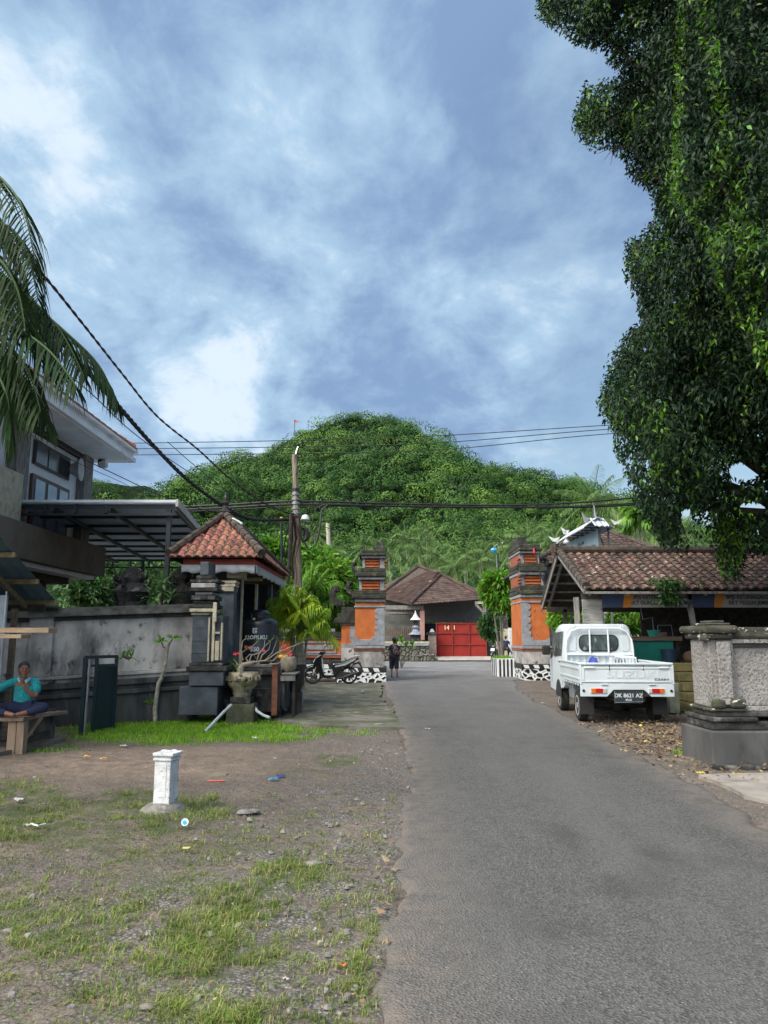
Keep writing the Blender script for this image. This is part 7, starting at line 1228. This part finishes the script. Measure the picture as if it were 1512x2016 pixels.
def wire(name, lab, pts, r, sag=0, m_=None, grp='overhead cables', twist=0):
    P = [W(*p) for p in pts]; out = []
    for i in range(len(P) - 1):
        p0, p1, p2_, p3 = P[max(i - 1, 0)], P[i], P[i + 1], P[min(i + 2, len(P) - 1)]
        for j in range(8): t = j / 8; out.append(.5 * ((2 * p1) + (p2_ - p0) * t + (2 * p0 - 5 * p1 + 4 * p2_ - p3) * t * t + (3 * p1 - p0 - 3 * p2_ + p3) * t ** 3))
    out.append(P[-1]); m = MB()
    if twist:
        fine = []
        for a, b_ in zip(out[:-1], out[1:]): fine += [a.lerp(b_, j / 9) for j in range(9)]
        fine.append(out[-1])
        for s_ in range(twist): m.tube([p + Vector((math.cos(i * .30 + s_ * 6.28 / twist), .2, math.sin(i * .30 + s_ * 6.28 / twist))) * r * .45 for i, p in enumerate(fine)], r * .60, 6, False)
    else: m.tube(out, r, 5, False)
    o = m.build(name, m_ or blackc, smooth=True); prop(o, lab, 'cable', grp)
wire('power_cable', 'thick twisted cable bundle from the left palm down to the pole', [(-60, 430, 9), (60, 590, 11.5), (140, 695, 13.5), (225, 790, 15.5), (300, 875, 17.3), (370, 945, 19), (443, 998, 20.6), (500, 1022, 21.7), (578, 1022, 23)], .05, twist=3)
wire('power_cable', 'dark red twisted cable high above the white house eave', [(-40, 420, 8), (75, 530, 10.5), (165, 640, 13), (240, 735, 15.3), (310, 820, 17.5), (390, 885, 19.5), (450, 940, 21), (520, 990, 22.2), (578, 1014, 23)], .026, m_=plain('dark_red_cable', (.05, .015, .022), .6), twist=2)
wire('power_cable', 'thin black cable just above the thick twisted bundle', [(100, 710, 12), (180, 775, 14), (260, 850, 16), (350, 915, 18.4), (450, 975, 21), (578, 1012, 23)], .010)
wire('power_cable', 'thin black cable crossing in front of the white eave', [(-20, 760, 11), (60, 835, 12.5), (140, 890, 14), (240, 940, 16), (340, 985, 18.5), (440, 1010, 21), (578, 1018, 23)], .010)
wire('power_cable', 'second thin cable crossing in front of the white eave', [(-20, 790, 11), (60, 855, 12.5), (140, 905, 14), (240, 950, 16), (340, 1000, 18.5), (420, 1030, 20)], .006)
wire('power_cable', 'upper of two grey wires sagging from the canopy to the pole', [(330, 870, 17), (400, 930, 19), (480, 985, 21), (578, 1008, 23)], .009)
for k, (y0, y1, y2) in enumerate(((873, 858, 843), (884, 872, 853), (896, 886, 862))): wire('power_line', ('topmost', 'middle', 'lowest')[k] + ' of the three thin power lines crossing before the hill', [(-100, y0 + 4, 46), (220, y0, 46), (560, (y0 + y1) / 2 + 2, 46), (860, y1, 46), (1200, y2 - 8 + (0 if k else 2), 46), (1560, y2 - 26, 46)], .026, grp='thin power lines before the hill')
for k, (y0, y1, y2, y3, r_) in enumerate(((990, 987, 992, 975, .03), (996, 993, 997, 988, .035), (1000, 998, 996, 985, .02))): wire('street_cable', ('upper', 'middle', 'lower')[k] + ' dark street cable running level from the canopy past the pole', [(300, y0 + 10, 24), (440, y0 + 4, 23.6), (582, y1, 23), (800, y2, 24), (1040, y2 + 2, 25), (1250, y3 + 5, 26), (1560, y3 - 30, 27)], r_, grp='dark street cables past the pole')
wire('street_cable', 'faint lowest cable over the brown house roof', [(595, 1030, 23.1), (800, 1062, 30), (1010, 1060, 36), (1080, 1050, 38)], .012)
o = thing('antenna', 'white and blue television antenna on a thin mast by the right gate', 'antenna', (XY(985, 50, 0), 50, 0)); MB().bar(Vector((XY(990, 50, 3), 50, 0)), W(976, 1082, 50), .06).build('mast', MT['galv'], o)
for k in range(6): MB().bar(W(968 + k * 2.4, 1082 - k * 2, 50), W(978 + k * 2.4, 1072 - k * .8, 50), .05).build('antenna_rod', MT['white'], o)
MB().ball(W(972, 1083, 49.9), .16, 8, (1.4, 1, 1)).build('signal_box', plain('sky_blue_plastic', (.03, .33, .62), .4), o, True)
o = thing('hilltop_flag', 'small red flag on a thin staff on the hill shoulder', 'flag', W(580, 850, 400)); MB().bar(W(580, 850, 400), W(580, 826, 400), .3).build('staff', MT['steel'], o); MB().prism([W(580, 826, 400), W(589, 830, 400), W(580, 832, 400)], (0, .2, 0)).build('flag_cloth', plain('red_flag', (.7, .08, .05), .8), o)
o = thing('red_streamer', 'red and white streamer tied to the pavilion gable end', 'streamer', W(1052, 1085, 25)); MB().bx(*sorted((W(1050, 1085, 25).x, W(1055, 1085, 25).x)), 25, 25.03, ZY(1089, 25), ZY(1079, 25)).build('red_cloth', plain('coral_cloth', (.75, .08, .10), .8), o); MB().bar(W(1053, 1079, 25.02), W(1060, 1120, 25.02), .04).build('rod', MT['darkwood'], o); MB().bar(W(1060, 1119, 25.02), W(1072, 1150, 25.02), .04).build('rod', MT['darkwood'], o)
# ---------------- pavilion contents
ct = thing('counter', 'teal painted counter with a thick wooden top inside the pavilion', 'counter', (6.4, 18.4, .96)); Yc = 18.2; MB().bx(XY(1245, Yc, 1.3), XY(1326, Yc, 1.3), Yc, Yc + .6, .962, ZY(1262, Yc)).build('front_panel', mat('teal_paint', (.012, .22, .17), (.01, .16, .13), 3, .6), ct, bevel=.01); MB().bx(XY(1243, Yc, 1.5), XY(1341, Yc, 1.5), Yc - .08, Yc + .7, ZY(1262, Yc) + .002, ZY(1253, Yc)).build('wooden_top', MT['wood'], ct, bevel=.01); MB().bar((XY(1336, Yc, 1.3), Yc + .1, .962), (XY(1336, Yc, 1.3), Yc + .1, ZY(1262, Yc)), .08).build('leg', MT['darkwood'], ct)
zt = ZY(1253, Yc); c_ = Vector((XY(1286, Yc + .3, zt), Yc + .25, zt)); o = MB().lathe([(.11, .0), (.16, .15), (.175, .155), (.15, .14)], c_, 20).build('plastic_basin', plain('mint_plastic', (.04, .36, .28), .45), smooth=True); prop(o, 'mint green plastic basin on the teal counter', 'basin')
c_ = Vector((XY(1310, Yc, zt), Yc + .25, zt)); o = MB().bx(c_.x - .12, c_.x + .1, c_.y - .1, c_.y + .1, zt, zt + .1).build('cardboard_box', MT['wood'], bevel=.01); prop(o, 'small brown box right of the mint basin', 'box')
wr_ = thing('wire_rack', 'thin white wire rack standing on the teal counter', 'rack', (c_.x, c_.y, zt)); m = MB(); m.tube([(XY(1299, Yc, zt), Yc + .1, zt), (XY(1299, Yc, zt), Yc + .1, zt + .26), (XY(1326, Yc, zt), Yc + .1, zt + .26), (XY(1328, Yc, zt), Yc + .1, zt)], .009, 5); m.build('front_hoop', MT['galv'], wr_); m = MB(); m.tube([(XY(1294, Yc, zt), Yc + .2, zt + .05), (XY(1292, Yc, zt), Yc + .2, zt + .45), (XY(1273, Yc, zt), Yc + .2, zt + .40), (XY(1270, Yc, zt), Yc + .2, zt + .65)], .014, 5); m.build('bracket_rod', MT['galv'], wr_)
Yd = 17.85; c_ = Vector((XY(1318, Yd, 1), Yd, .965)); o = MB().lathe([(.15, 0), (.19, .30), (.205, .31), (.205, .33), (.17, .32)], c_, 20).build('plastic_bucket', plain('dark_blue_plastic', (.008, .03, .06), .45), smooth=True); prop(o, 'dark blue plastic bucket before the teal counter', 'bucket')
c_ = Vector((XY(1360, 17.9, 1.1), 17.95, .965)); o = MB().ball(c_ + Vector((0, 0, .14)), .16, 10, (1.1, .8, .9)).build('sack', mat('brown_sack', (.16, .10, .07), (.10, .065, .05), 5, .9), smooth=True); prop(o, 'brown sack at the top of the stone steps', 'sack')
o = MB().lathe([(.14, 0), (.20, .06), (.23, .1), (.15, .3), (.22, .34), (.14, .5), (.20, .55), (.05, .75)], (XY(1225, 23.5, 1), 23.5, 1.3), 8, jit=.1).build('carved_lantern_stone', MT['carved']); prop(o, 'dark carved shrine stone seen through the pavilion under the banner', 'statue'); o = MB().bx(XY(1188, 23.4, 1), XY(1262, 23.4, 1), 23.2, 23.9, 0, 1.30).build('garden_wall', MT['plaster_dark']); prop(o, 'low dark garden wall behind the pavilion', 'wall')
# ---------------- litter
lit = [(38, 1580, 'white_litter', 'crumpled white paper cup on the left lawn', 'paper', (.72, .70, .70)), (172, 1493, 'orange_peel', 'bright orange fruit peel on the bare earth', 'peel', (.85, .42, .08)), (205, 1498, 'orange_peel', 'yellow orange scrap right of the first fruit peel', 'peel', (.80, .45, .14)), (552, 1532, 'blue_wrapper', 'dark blue plastic wrapper at the grass edge', 'wrapper', (.05, .04, .50)), (540, 1539, 'blue_wrapper', 'light blue bottle cap beside the dark wrapper', 'wrapper', (.03, .35, .65)), (244, 1472, 'white_litter', 'white scrap below the bright grass strip', 'paper', (.65, .62, .56)), (502, 1456, 'white_litter', 'white scrap in the grass near the pipe', 'paper', (.7, .7, .7)), (842, 1438, 'white_litter', 'flattened white paper on the asphalt', 'paper', (.62, .62, .62)), (1144, 1429, 'paper_scrap', 'peach coloured card by the rear truck wheel', 'paper', (.70, .36, .20)), (1345, 1401, 'white_litter', 'crumpled white bag by the stone steps', 'paper', (.75, .76, .78)), (56, 1630, 'white_litter', 'white paper scrap near the twisted strip', 'paper', (.7, .7, .7)), (714, 1369, 'purple_ball', 'small lilac ball on the mossy forecourt', 'ball', (.45, .38, .75)), (368, 1677, 'yellow_litter', 'yellow curled wrapper in front of the white post', 'wrapper', (.70, .66, .15)), (675, 1911, 'orange_litter', 'small orange stub near the road edge', 'stub', (.80, .25, .04)), (563, 1938, 'white_litter', 'flat white stone chip in the lower gravel', 'chip', (.62, .58, .52)), (1380, 1527, 'yellow_leaf', 'yellow leaf on the corner of the concrete apron', 'leaf', (.70, .48, .04)), (1452, 1530, 'yellow_leaf', 'yellow leaf at the middle of the concrete apron edge', 'leaf', (.72, .50, .05)), (1068, 1386, 'white_litter', 'white paper strip left of the front truck wheel', 'paper', (.68, .68, .68))]
rn = random.Random(5)
for px, py, nm, lab, cat, c in lit:
    p = G(px, py); s_ = .030 if p.y > 7 else (.018 if p.y > 4.5 else .010); m = MB(); vs = []
    if cat == 'ball': m.ball(p + Vector((0, 0, .09)), .045, 10)
    else:
        for i in range(5):
            for j in range(4): vs.append(p + Vector(((i - 2) * s_ * .75 + rn.uniform(-.008, .008), (j - 1.5) * s_ * .8 + rn.uniform(-.008, .008), .022 + rn.uniform(0, s_ * .8))))
        m.add(vs, [(i * 4 + j, i * 4 + j + 1, i * 4 + j + 5, i * 4 + j + 4) for i in range(4) for j in range(3)])
    c = tuple(q * .72 for q in c); o = m.build(nm, plain(nm, c, .8), smooth=True, solid=.002); prop(o, lab, cat)
p = G(365, 1632); t = thing('drink_cup', 'crushed clear plastic cup with blue print before the white post', 'cup', p); MB().lathe([(.020, -.04), (.028, .03), (.031, .033), (.026, .03)], p + Vector((0, 0, .05)), 14, M=Matrix.Rotation(R(70), 3, 'X')).build('cup_body', plain('cloudy_plastic', (.62, .72, .78), .2), t, True); MB().lathe([(.002, 0), (.016, .002)], p + Vector((0, -.034, .058)), 12, M=Matrix.Rotation(R(75), 3, 'X')).build('blue_print', plain('cyan_print', (.02, .35, .75), .5), t)
o = MB().tube([G(52, 1626, .02), G(62, 1622, .03), G(75, 1626, .03), G(90, 1622, .02)], .008, 5).build('plastic_strip', MT['white'], smooth=True); prop(o, 'twisted white plastic strip on the left lawn', 'strip')
o = MB().tube([G(408, 1538, .01), G(442, 1537, .012)], .008, 5).build('red_straw', plain('red_straw', (.6, .08, .05), .5)); prop(o, 'thin red straw on the bare earth right of the post', 'straw')
for k, (px, py, s_, lab) in enumerate([(618, 1702, .05, 'grey cobble near the road in the gravel'), (288, 1985, .035, 'dark cobble at the lower middle of the lawn'), (480, 1600, .06, 'flat dark stone right of the white post'), (500, 1598, .05, 'dark stone chunk beside the flat one'), (251, 1983, .022, 'smooth small grey stone beside the dark cobble'), (20, 1833, .03, 'pale pebble at the left lawn edge')]):
    m = MB(); m.lathe([(.2 * s_, -.2 * s_), (s_, 0), (.9 * s_, .22 * s_), (.55 * s_, .42 * s_), (.1 * s_, .48 * s_)], G(px, py), 8, 1.3, .8, jit=.25, seed=k); o = m.build('cobble', mat('cobble_grey', (.22, .20, .19), (.13, .12, .115), 20, .9), smooth=True); prop(o, lab, 'stone')
# ================================================================ PEOPLE
def skinbody(pts, edges, root_i=0):
    me = bpy.data.meshes.new('b'); me.from_pydata([p[:3] for p in pts], edges, []); o = bpy.data.objects.new('b', me); col.objects.link(o); o.modifiers.new('s', 'SKIN'); me.skin_vertices  # radii per joint
    for i, p in enumerate(pts): r_ = p[3]; me.skin_vertices[0].data[i].radius = (r_, p[4] if len(p) > 4 else r_); me.skin_vertices[0].data[i].use_root = (i == root_i)
    sb = o.modifiers.new('u', 'SUBSURF'); sb.levels = sb.render_levels = 1; return o
def fuse(objs, name, m_, parent, vox=.012, smooth=3):
    dg = bpy.context.evaluated_depsgraph_get(); bpy.context.view_layer.update(); bm = bmesh.new()
    for o in objs:
        me = bpy.data.meshes.new_from_object(o.evaluated_get(bpy.context.evaluated_depsgraph_get())); me.transform(o.matrix_world); bm.from_mesh(me)
    me = bpy.data.meshes.new('f'); bm.to_mesh(me); bm.free()
    for o in objs: bpy.data.objects.remove(o)
    f = bpy.data.objects.new('f', me); col.objects.link(f); rm = f.modifiers.new('r', 'REMESH'); rm.mode = 'VOXEL'; rm.voxel_size = vox; rm.use_smooth_shade = True
    if smooth: s_ = f.modifiers.new('s', 'SMOOTH'); s_.iterations = smooth; s_.factor = .5
    bpy.context.view_layer.update(); me = bpy.data.meshes.new_from_object(f.evaluated_get(bpy.context.evaluated_depsgraph_get())); bpy.data.objects.remove(f)
    me.name = name; o = bpy.data.objects.new(name, me); col.objects.link(o); o.parent = parent; me.materials.clear(); me.materials.append(m_); me.polygons.foreach_set('use_smooth', [True] * len(me.polygons)); return o
def chain(names, J, R_, extra=()):
    idx = {}; pts = []; ed = []
    for ch_ in names:
        for a, b_ in zip(ch_[:-1], ch_[1:]):
            for q in (a, b_):
                if q not in idx: idx[q] = len(pts); r_ = R_[q]; pts.append((*J[q], *(r_ if isinstance(r_, tuple) else (r_,))))
            ed.append((idx[a], idx[b_]))
    return skinbody(pts, ed)
def head(c, yaw, pitch=0, s=1.0, face=True):
    """returns mesh objects: skull with face, facing -y before rotation"""
    M = Matrix.Translation(c) @ Matrix.Rotation(yaw, 4, 'Z') @ Matrix.Rotation(pitch, 4, 'X') @ Matrix.Scale(s, 4); m = MB()
    m.ball((0, .01, .03), .092, 16, (.84, 1.0, 1.06)); m.ball((0, -.025, -.045), .062, 12, (.90, .95, 1.05)); m.ball((0, -.095, -.005), .016, 8, (.8, 1, 1.5)); m.ball((0, -.078, .032), .030, 8, (1.6, .5, .35)); m.ball((0, -.085, -.052), .018, 8, (1.3, .5, .5)); m.ball((0, -.068, -.092), .022, 8)
    for s_ in (-1, 1): m.ball((s_ * .078, .015, -.005), .020, 8, (.4, .8, 1.3)); m.ball((s_ * .045, -.062, -.025), .022, 8, (1, .7, 1))
    me = bpy.data.meshes.new('h'); me.from_pydata(m.v, [], m.f); me.transform(M); o = bpy.data.objects.new('h', me); col.objects.link(o); return o, M
def hand(wr, dirv, up, s=1.0, curl=.5, side=1):
    """palm with four curled fingers of different length and a side thumb"""
    d = Vector(dirv).normalized(); u = Vector(up); u = (u - d * u.dot(d)).normalized(); x = d.cross(u) * side; wr = Vector(wr); out = []
    out.append(skinbody([(*wr, .022 * s, .016 * s), (*(wr + d * .045 * s), .036 * s, .016 * s), (*(wr + d * .085 * s), .038 * s, .014 * s)], [(0, 1), (1, 2)]))
    for k, (o_, ln) in enumerate(((-.030, .068), (-.010, .078), (.011, .072), (.030, .056))):
        p = wr + (d * .085 + x * o_) * s; pts = [p]; a = 0
        for seg in (.42, .33, .25): a += curl * .9; p = p + (d * math.cos(a) + u * -math.sin(a)) * ln * seg * s; pts.append(p)
        out.append(skinbody([(*q, (.0095 - .001 * i) * s) for i, q in enumerate(pts)], [(0, 1), (1, 2), (2, 3)]))
    p = wr + (d * .025 - x * .028) * s; out.append(skinbody([(*p, .012 * s), (*(p + (d * .028 - x * .026 - u * .008) * s), .0105 * s), (*(p + (d * .055 - x * .030 - u * .022) * s), .009 * s)], [(0, 1), (1, 2)])); return out
def hairmesh(M, long=0, bun=False):
    m = MB(); m.ball((0, .022, .048), .097, 16, (.87, 1.0, 1.0)); m.ball((0, .05, .0), .080, 14, (.95, .85, 1.15))
    if bun: m.ball((0, .115, .045), .045, 10)
    me = bpy.data.meshes.new('hh'); me.from_pydata(m.v, [], m.f); me.transform(M); o = bpy.data.objects.new('hh', me); col.objects.link(o); return o
def eyes(M, parent):
    wm = plain('eye_white', (.5, .48, .45), .3); 
    for s_ in (-1, 1):
        m = MB(); m.ball((s_ * .032, -.074, .008), .012, 8, (1.3, .5, .6)); o = m.build('eye', wm, parent, True, local=True); o.data.transform(M); m = MB(); m.ball((s_ * .032, -.0805, .008), .006, 6, (1, .4, 1)); q = m.build('iris', MT['hair'], o, True, local=True); q.data.transform(M)
        m = MB(); m.ball((s_ * .033, -.086, .030), .014, 6, (1.5, .35, .3)); q = m.build('eyebrow', MT['hair'], parent, True, local=True); q.data.transform(M)
def seated_man():
    c = W(40, 1410, 11.05); seat = ZY(1413, 10.75) + .01; L0 = Vector((c.x, 11.12, seat)); t = thing('person', 'seated man in turquoise checked shirt holding his hand to his mouth', 'person', L0); t.scale = (.93, .93, .90); t.rotation_euler = (0, 0, R(10))
    J = dict(pel=(0, 0, .10), wai=(.0, .03, .24), che=(.0, .02, .42), nb=(.0, -.02, .515), neck=(0, -.05, .55), hd=(0, -.07, .60),
             ls=(-.17, .01, .50), le=(-.40, -.10, .36), lw=(-.60, -.26, .30), rs=(.17, .01, .50), re=(.20, -.16, .26), rw=(.03, -.27, .47),
             lh=(-.10, 0, .09), lk=(-.42, -.30, .12), la=(-.10, -.42, .05), lt=(.02, -.48, .03), rh=(.10, 0, .09), rk=(.40, -.26, .12), ra=(.12, -.38, .05), rt=(.0, -.44, .03))
    Rr = dict(pel=(.15, .11), wai=(.13, .09), che=(.155, .10), nb=.07, neck=.052, hd=.05, ls=.058, le=.042, lw=.028, rs=.058, re=.042, rw=.028, lh=.085, lk=.06, la=.042, lt=.035, rh=.085, rk=.06, ra=.042, rt=.035)
    arms = chain([['pel', 'wai', 'che', 'nb', 'neck', 'hd'], ['che', 'ls', 'le', 'lw'], ['che', 'rs', 're', 'rw']], J, Rr); legs = chain([['pel', 'lh', 'lk', 'la', 'lt'], ['pel', 'rh', 'rk', 'ra', 'rt']], J, Rr)
    h, M = head(Vector((.0, -.10, .675)), R(20), R(-4), 1.0)
    hs_ = hand(J['rw'], (-.25, .25, 1), (0, -1, .2), 1.0, 1.25, 1) + hand(J['lw'], (-.8, -.5, -.1), (0, .2, 1), 1.0, .5, -1); fuse([arms, legs, h] + hs_, 'body', MT['skin'], t, .009, 2); eyes(M, t)
    fuse([hairmesh(M)], 'hair', MT['hair'], t, .012, 1)
    m = MB(); m.ball((0, -.085, -.052), .016, 6, (1.5, .3, .28)); q = m.build('mouth', plain('lip', (.13, .05, .04), .6), t, True, local=True); q.data.transform(M)
    S = dict(J); S['le2'] = tuple(Vector(J['ls']).lerp(Vector(J['le']), .95)); S['re2'] = tuple(Vector(J['rs']).lerp(Vector(J['re']), .80)); S['hem'] = (0, -.0, .07); R2 = dict(hem=(.19, .135), wai=(.165, .125), che=(.195, .13), nb=(.10, .085), ls=.082, le2=.070, rs=.082, re2=.072)
    chk, _, _ = matnodes('turquoise_check'); b = NB(chk); w1 = b.noise(9, 3); w2 = b.noise(55, 3, (1, 1, 1)); b.out(b.mix(b.mr(w2, .45, .6), b.mix(b.mr(w1, .4, .6), (.02, .36, .40), (.03, .26, .24)), (.015, .17, .22)), b.bump(b.noise(14), .7, .03), .85)
    S['mc'] = (0, .01, .50); R2['mc'] = .10; fuse([chain([['hem', 'wai', 'che', 'nb']], S, R2), chain([['mc', 'ls', 'le2']], S, R2), chain([['mc', 'rs', 're2']], S, R2)], 'shirt', chk, t, .011, 3)
    m = MB()
    for s_ in (-1, 1): m.prism([(s_ * .015, -.105, .52), (s_ * .075, -.07, .575), (s_ * .10, -.07, .55), (s_ * .045, -.125, .47)], (0, .012, 0))
    m.build('collar', plain('pale_collar', (.25, .50, .58), .8), t, local=True)
    R3 = dict(Rr); R3.update(pel=(.175, .135), lh=.105, lk=.082, la=.056, rh=.105, rk=.082, ra=.056); fuse([chain([['pel', 'lh', 'lk', 'la'], ['pel', 'rh', 'rk', 'ra']], J, R3)], 'trousers', MT['navy'], t, .013, 3)
seated_man()
def walker(loc, rz, lab, top, bottom, hgt=1.52, bag=True, bun=True, seated=False, skirt=False):
    t = thing('person', lab, 'person', loc, rz); k = hgt / 1.6    # faces +y before rotation: away from the camera
    v = lambda x, y, z: (x * k, y * k, z * k)
    if not seated: J = dict(pel=v(0, 0, .88), wai=v(0, .0, 1.02), che=v(0, .01, 1.20), nb=v(0, .0, 1.31), neck=v(0, 0, 1.36), hd=v(0, .01, 1.44), ls=v(-.165, 0, 1.28), le=v(-.21, -.04, 1.02), lw=v(-.22, -.02, .78), rs=v(.165, 0, 1.28), re=v(.22, -.06, 1.02), rw=v(.22, .04, .80), lh=v(-.09, 0, .84), lk=v(-.10, .10, .46), la=v(-.10, .0, .07), lt=v(-.11, .13, .03), rh=v(.09, 0, .84), rk=v(.10, -.02, .46), ra=v(.11, -.22, .12), rt=v(.12, -.14, .03))
    else: J = dict(pel=v(0, 0, .80), wai=v(0, .0, .94), che=v(0, .03, 1.12), nb=v(0, .04, 1.23), neck=v(0, .05, 1.28), hd=v(0, .06, 1.36), ls=v(-.165, .03, 1.20), le=v(-.25, .12, .98), lw=v(-.22, .34, 1.0), rs=v(.165, .03, 1.20), re=v(.25, .12, .98), rw=v(.22, .34, 1.0), lh=v(-.10, 0, .76), lk=v(-.18, .34, .70), la=v(-.16, .36, .30), lt=v(-.16, .48, .24), rh=v(.10, 0, .76), rk=v(.18, .34, .70), ra=v(.16, .36, .30), rt=v(.16, .48, .24))
    Rr = dict(pel=(.14, .10), wai=(.115, .085), che=(.135, .09), nb=.06, neck=.045, hd=.045, ls=.05, le=.036, lw=.025, rs=.05, re=.036, rw=.025, lh=.08, lk=.052, la=.034, lt=.032, rh=.08, rk=.052, ra=.034, rt=.032)
    b_ = chain([['pel', 'wai', 'che', 'nb', 'neck', 'hd'], ['che', 'ls', 'le', 'lw'], ['che', 'rs', 're', 'rw'], ['pel', 'lh', 'lk', 'la', 'lt'], ['pel', 'rh', 'rk', 'ra', 'rt']], J, Rr); h, M = head(Vector(J['hd']) + Vector((0, .01, .07)), R(180), 0, .95)
    fuse([b_, h] + hand(J['lw'], (0, .1, -1), (1, 0, 0), .95, .4, 1) + hand(J['rw'], (0, .1, -1) if not seated else (0, 1, 0), (-1, 0, 0), .95, .4, -1), 'body', MT['skin'], t, .012, 2); eyes(M, t); fuse([hairmesh(M, bun=bun)], 'hair', MT['hair'], t, .013, 1)
    S = dict(J); S['le2'] = tuple(Vector(J['ls']).lerp(Vector(J['le']), .75)); S['re2'] = tuple(Vector(J['rs']).lerp(Vector(J['re']), .75)); S['hem'] = tuple(Vector(J['pel']) + Vector((0, 0, -.04))); S['mc'] = tuple(Vector(J['ls']).lerp(Vector(J['rs']), .5)); R2 = dict(hem=(.175, .135), wai=(.155, .12), che=(.165, .12), nb=(.08, .07), mc=.09, ls=.07, le2=.062, rs=.07, re2=.062); fuse([chain([['hem', 'wai', 'che', 'nb']], S, R2), chain([['mc', 'ls', 'le2']], S, R2), chain([['mc', 'rs', 're2']], S, R2)], 'shirt', top, t, .013, 3)
    R3 = dict(Rr); R3.update(pel=(.165, .125), lh=.12, lk=.105, rh=.12, rk=.105); S['lk2'] = tuple(Vector(J['lk']) + (Vector((0, 0, -.16)) if not seated else Vector((0, 0, 0)))); S['rk2'] = tuple(Vector(J['rk']) + (Vector((0, -.05, -.16)) if not seated else Vector((0, 0, 0)))); R3['lk2'] = R3['rk2'] = .10
    fuse([chain([['pel', 'lh', 'lk', 'lk2'] if not seated else ['pel', 'lh', 'lk', 'la'], ['pel', 'rh', 'rk', 'rk2'] if not seated else ['pel', 'rh', 'rk', 'ra']], S, {**R3, 'la': .05, 'ra': .05})], 'trousers', bottom, t, .015, 3)
    for s_ in ('l', 'r'): a = Vector(J[s_ + 't']); MB().bx(a.x - .04, a.x + .04, a.y - .16, a.y + .08, a.z - .035 if s_ == 'l' else a.z - .03, a.z - .005).build('sandal', MT['black'], t, local=True, bevel=.008)
    if bag:
        o = MB().ball(tuple(Vector(v(.05, -.15, 1.08))), .15, 12, (.75, .45, 1.25)).build('backpack', mat('patterned_bag', (.25, .22, .22), (.04, .04, .05), 18, .85, c3=(.45, .30, .28), s3=14, t3=(.55, .6)), None, True, local=True); o.parent = t
    return t
p = G(776, 1334); walker((p.x, p.y, .02), R(4), 'woman in dark clothes with a small backpack walking away on the road', plain('dark_top', (.022, .016, .028), .9), plain('dark_skirt', (.028, .026, .05), .9), 1.50)
walker((XY(994, 49, 1), 48.6, .12), R(-8), 'person in a navy shirt riding pillion on the far motorbike', MT['navy'], MT['black'], 1.58, False, False, True); walker((XY(984, 49.6, 1), 49.4, .02), R(-8), 'child in a red shirt before the navy shirted rider', plain('red_shirt', (.35, .02, .03), .8), MT['black'], 1.15, False, False, True)
# undergrowth: the green mass between the houses and the hill
rs = np.random.RandomState(55); n = 5200; X_ = rs.uniform(-75, 90, n); Y_ = rs.uniform(74, 150, n); C = np.stack([X_, Y_, .5 + rs.rand(n) ** 1.4 * (2.5 + (Y_ - 74) * .055)], 1); N = unit(np.stack([rs.normal(size=n) * .5, -.9 + rs.normal(size=n) * .4, .6 + rs.normal(size=n) * .4], 1)); V, Q = clumps(C, N, 12, .75, .85, .26, rs, .1)
o = npmesh('undergrowth', V, Q, MT['leaf_mid']); prop(o, 'dense green undergrowth between the village and the hill', 'undergrowth', None, 'stuff')
n = 1500; X_ = rs.uniform(-46, -6.6, n); Y_ = rs.uniform(38, 54, n); C = np.stack([X_, Y_, rs.rand(n) * 3.6], 1); V, Q = clumps(C, unit(np.stack([rs.normal(size=n) * .4, -1 + rs.normal(size=n) * .3, .5 + 0 * X_], 1)), 12, .5, .5, .15, rs, .1); o = npmesh('undergrowth', V, Q, MT['leaf_mid']); prop(o, 'tangle of low green growth behind the left wall', 'undergrowth', None, 'stuff')
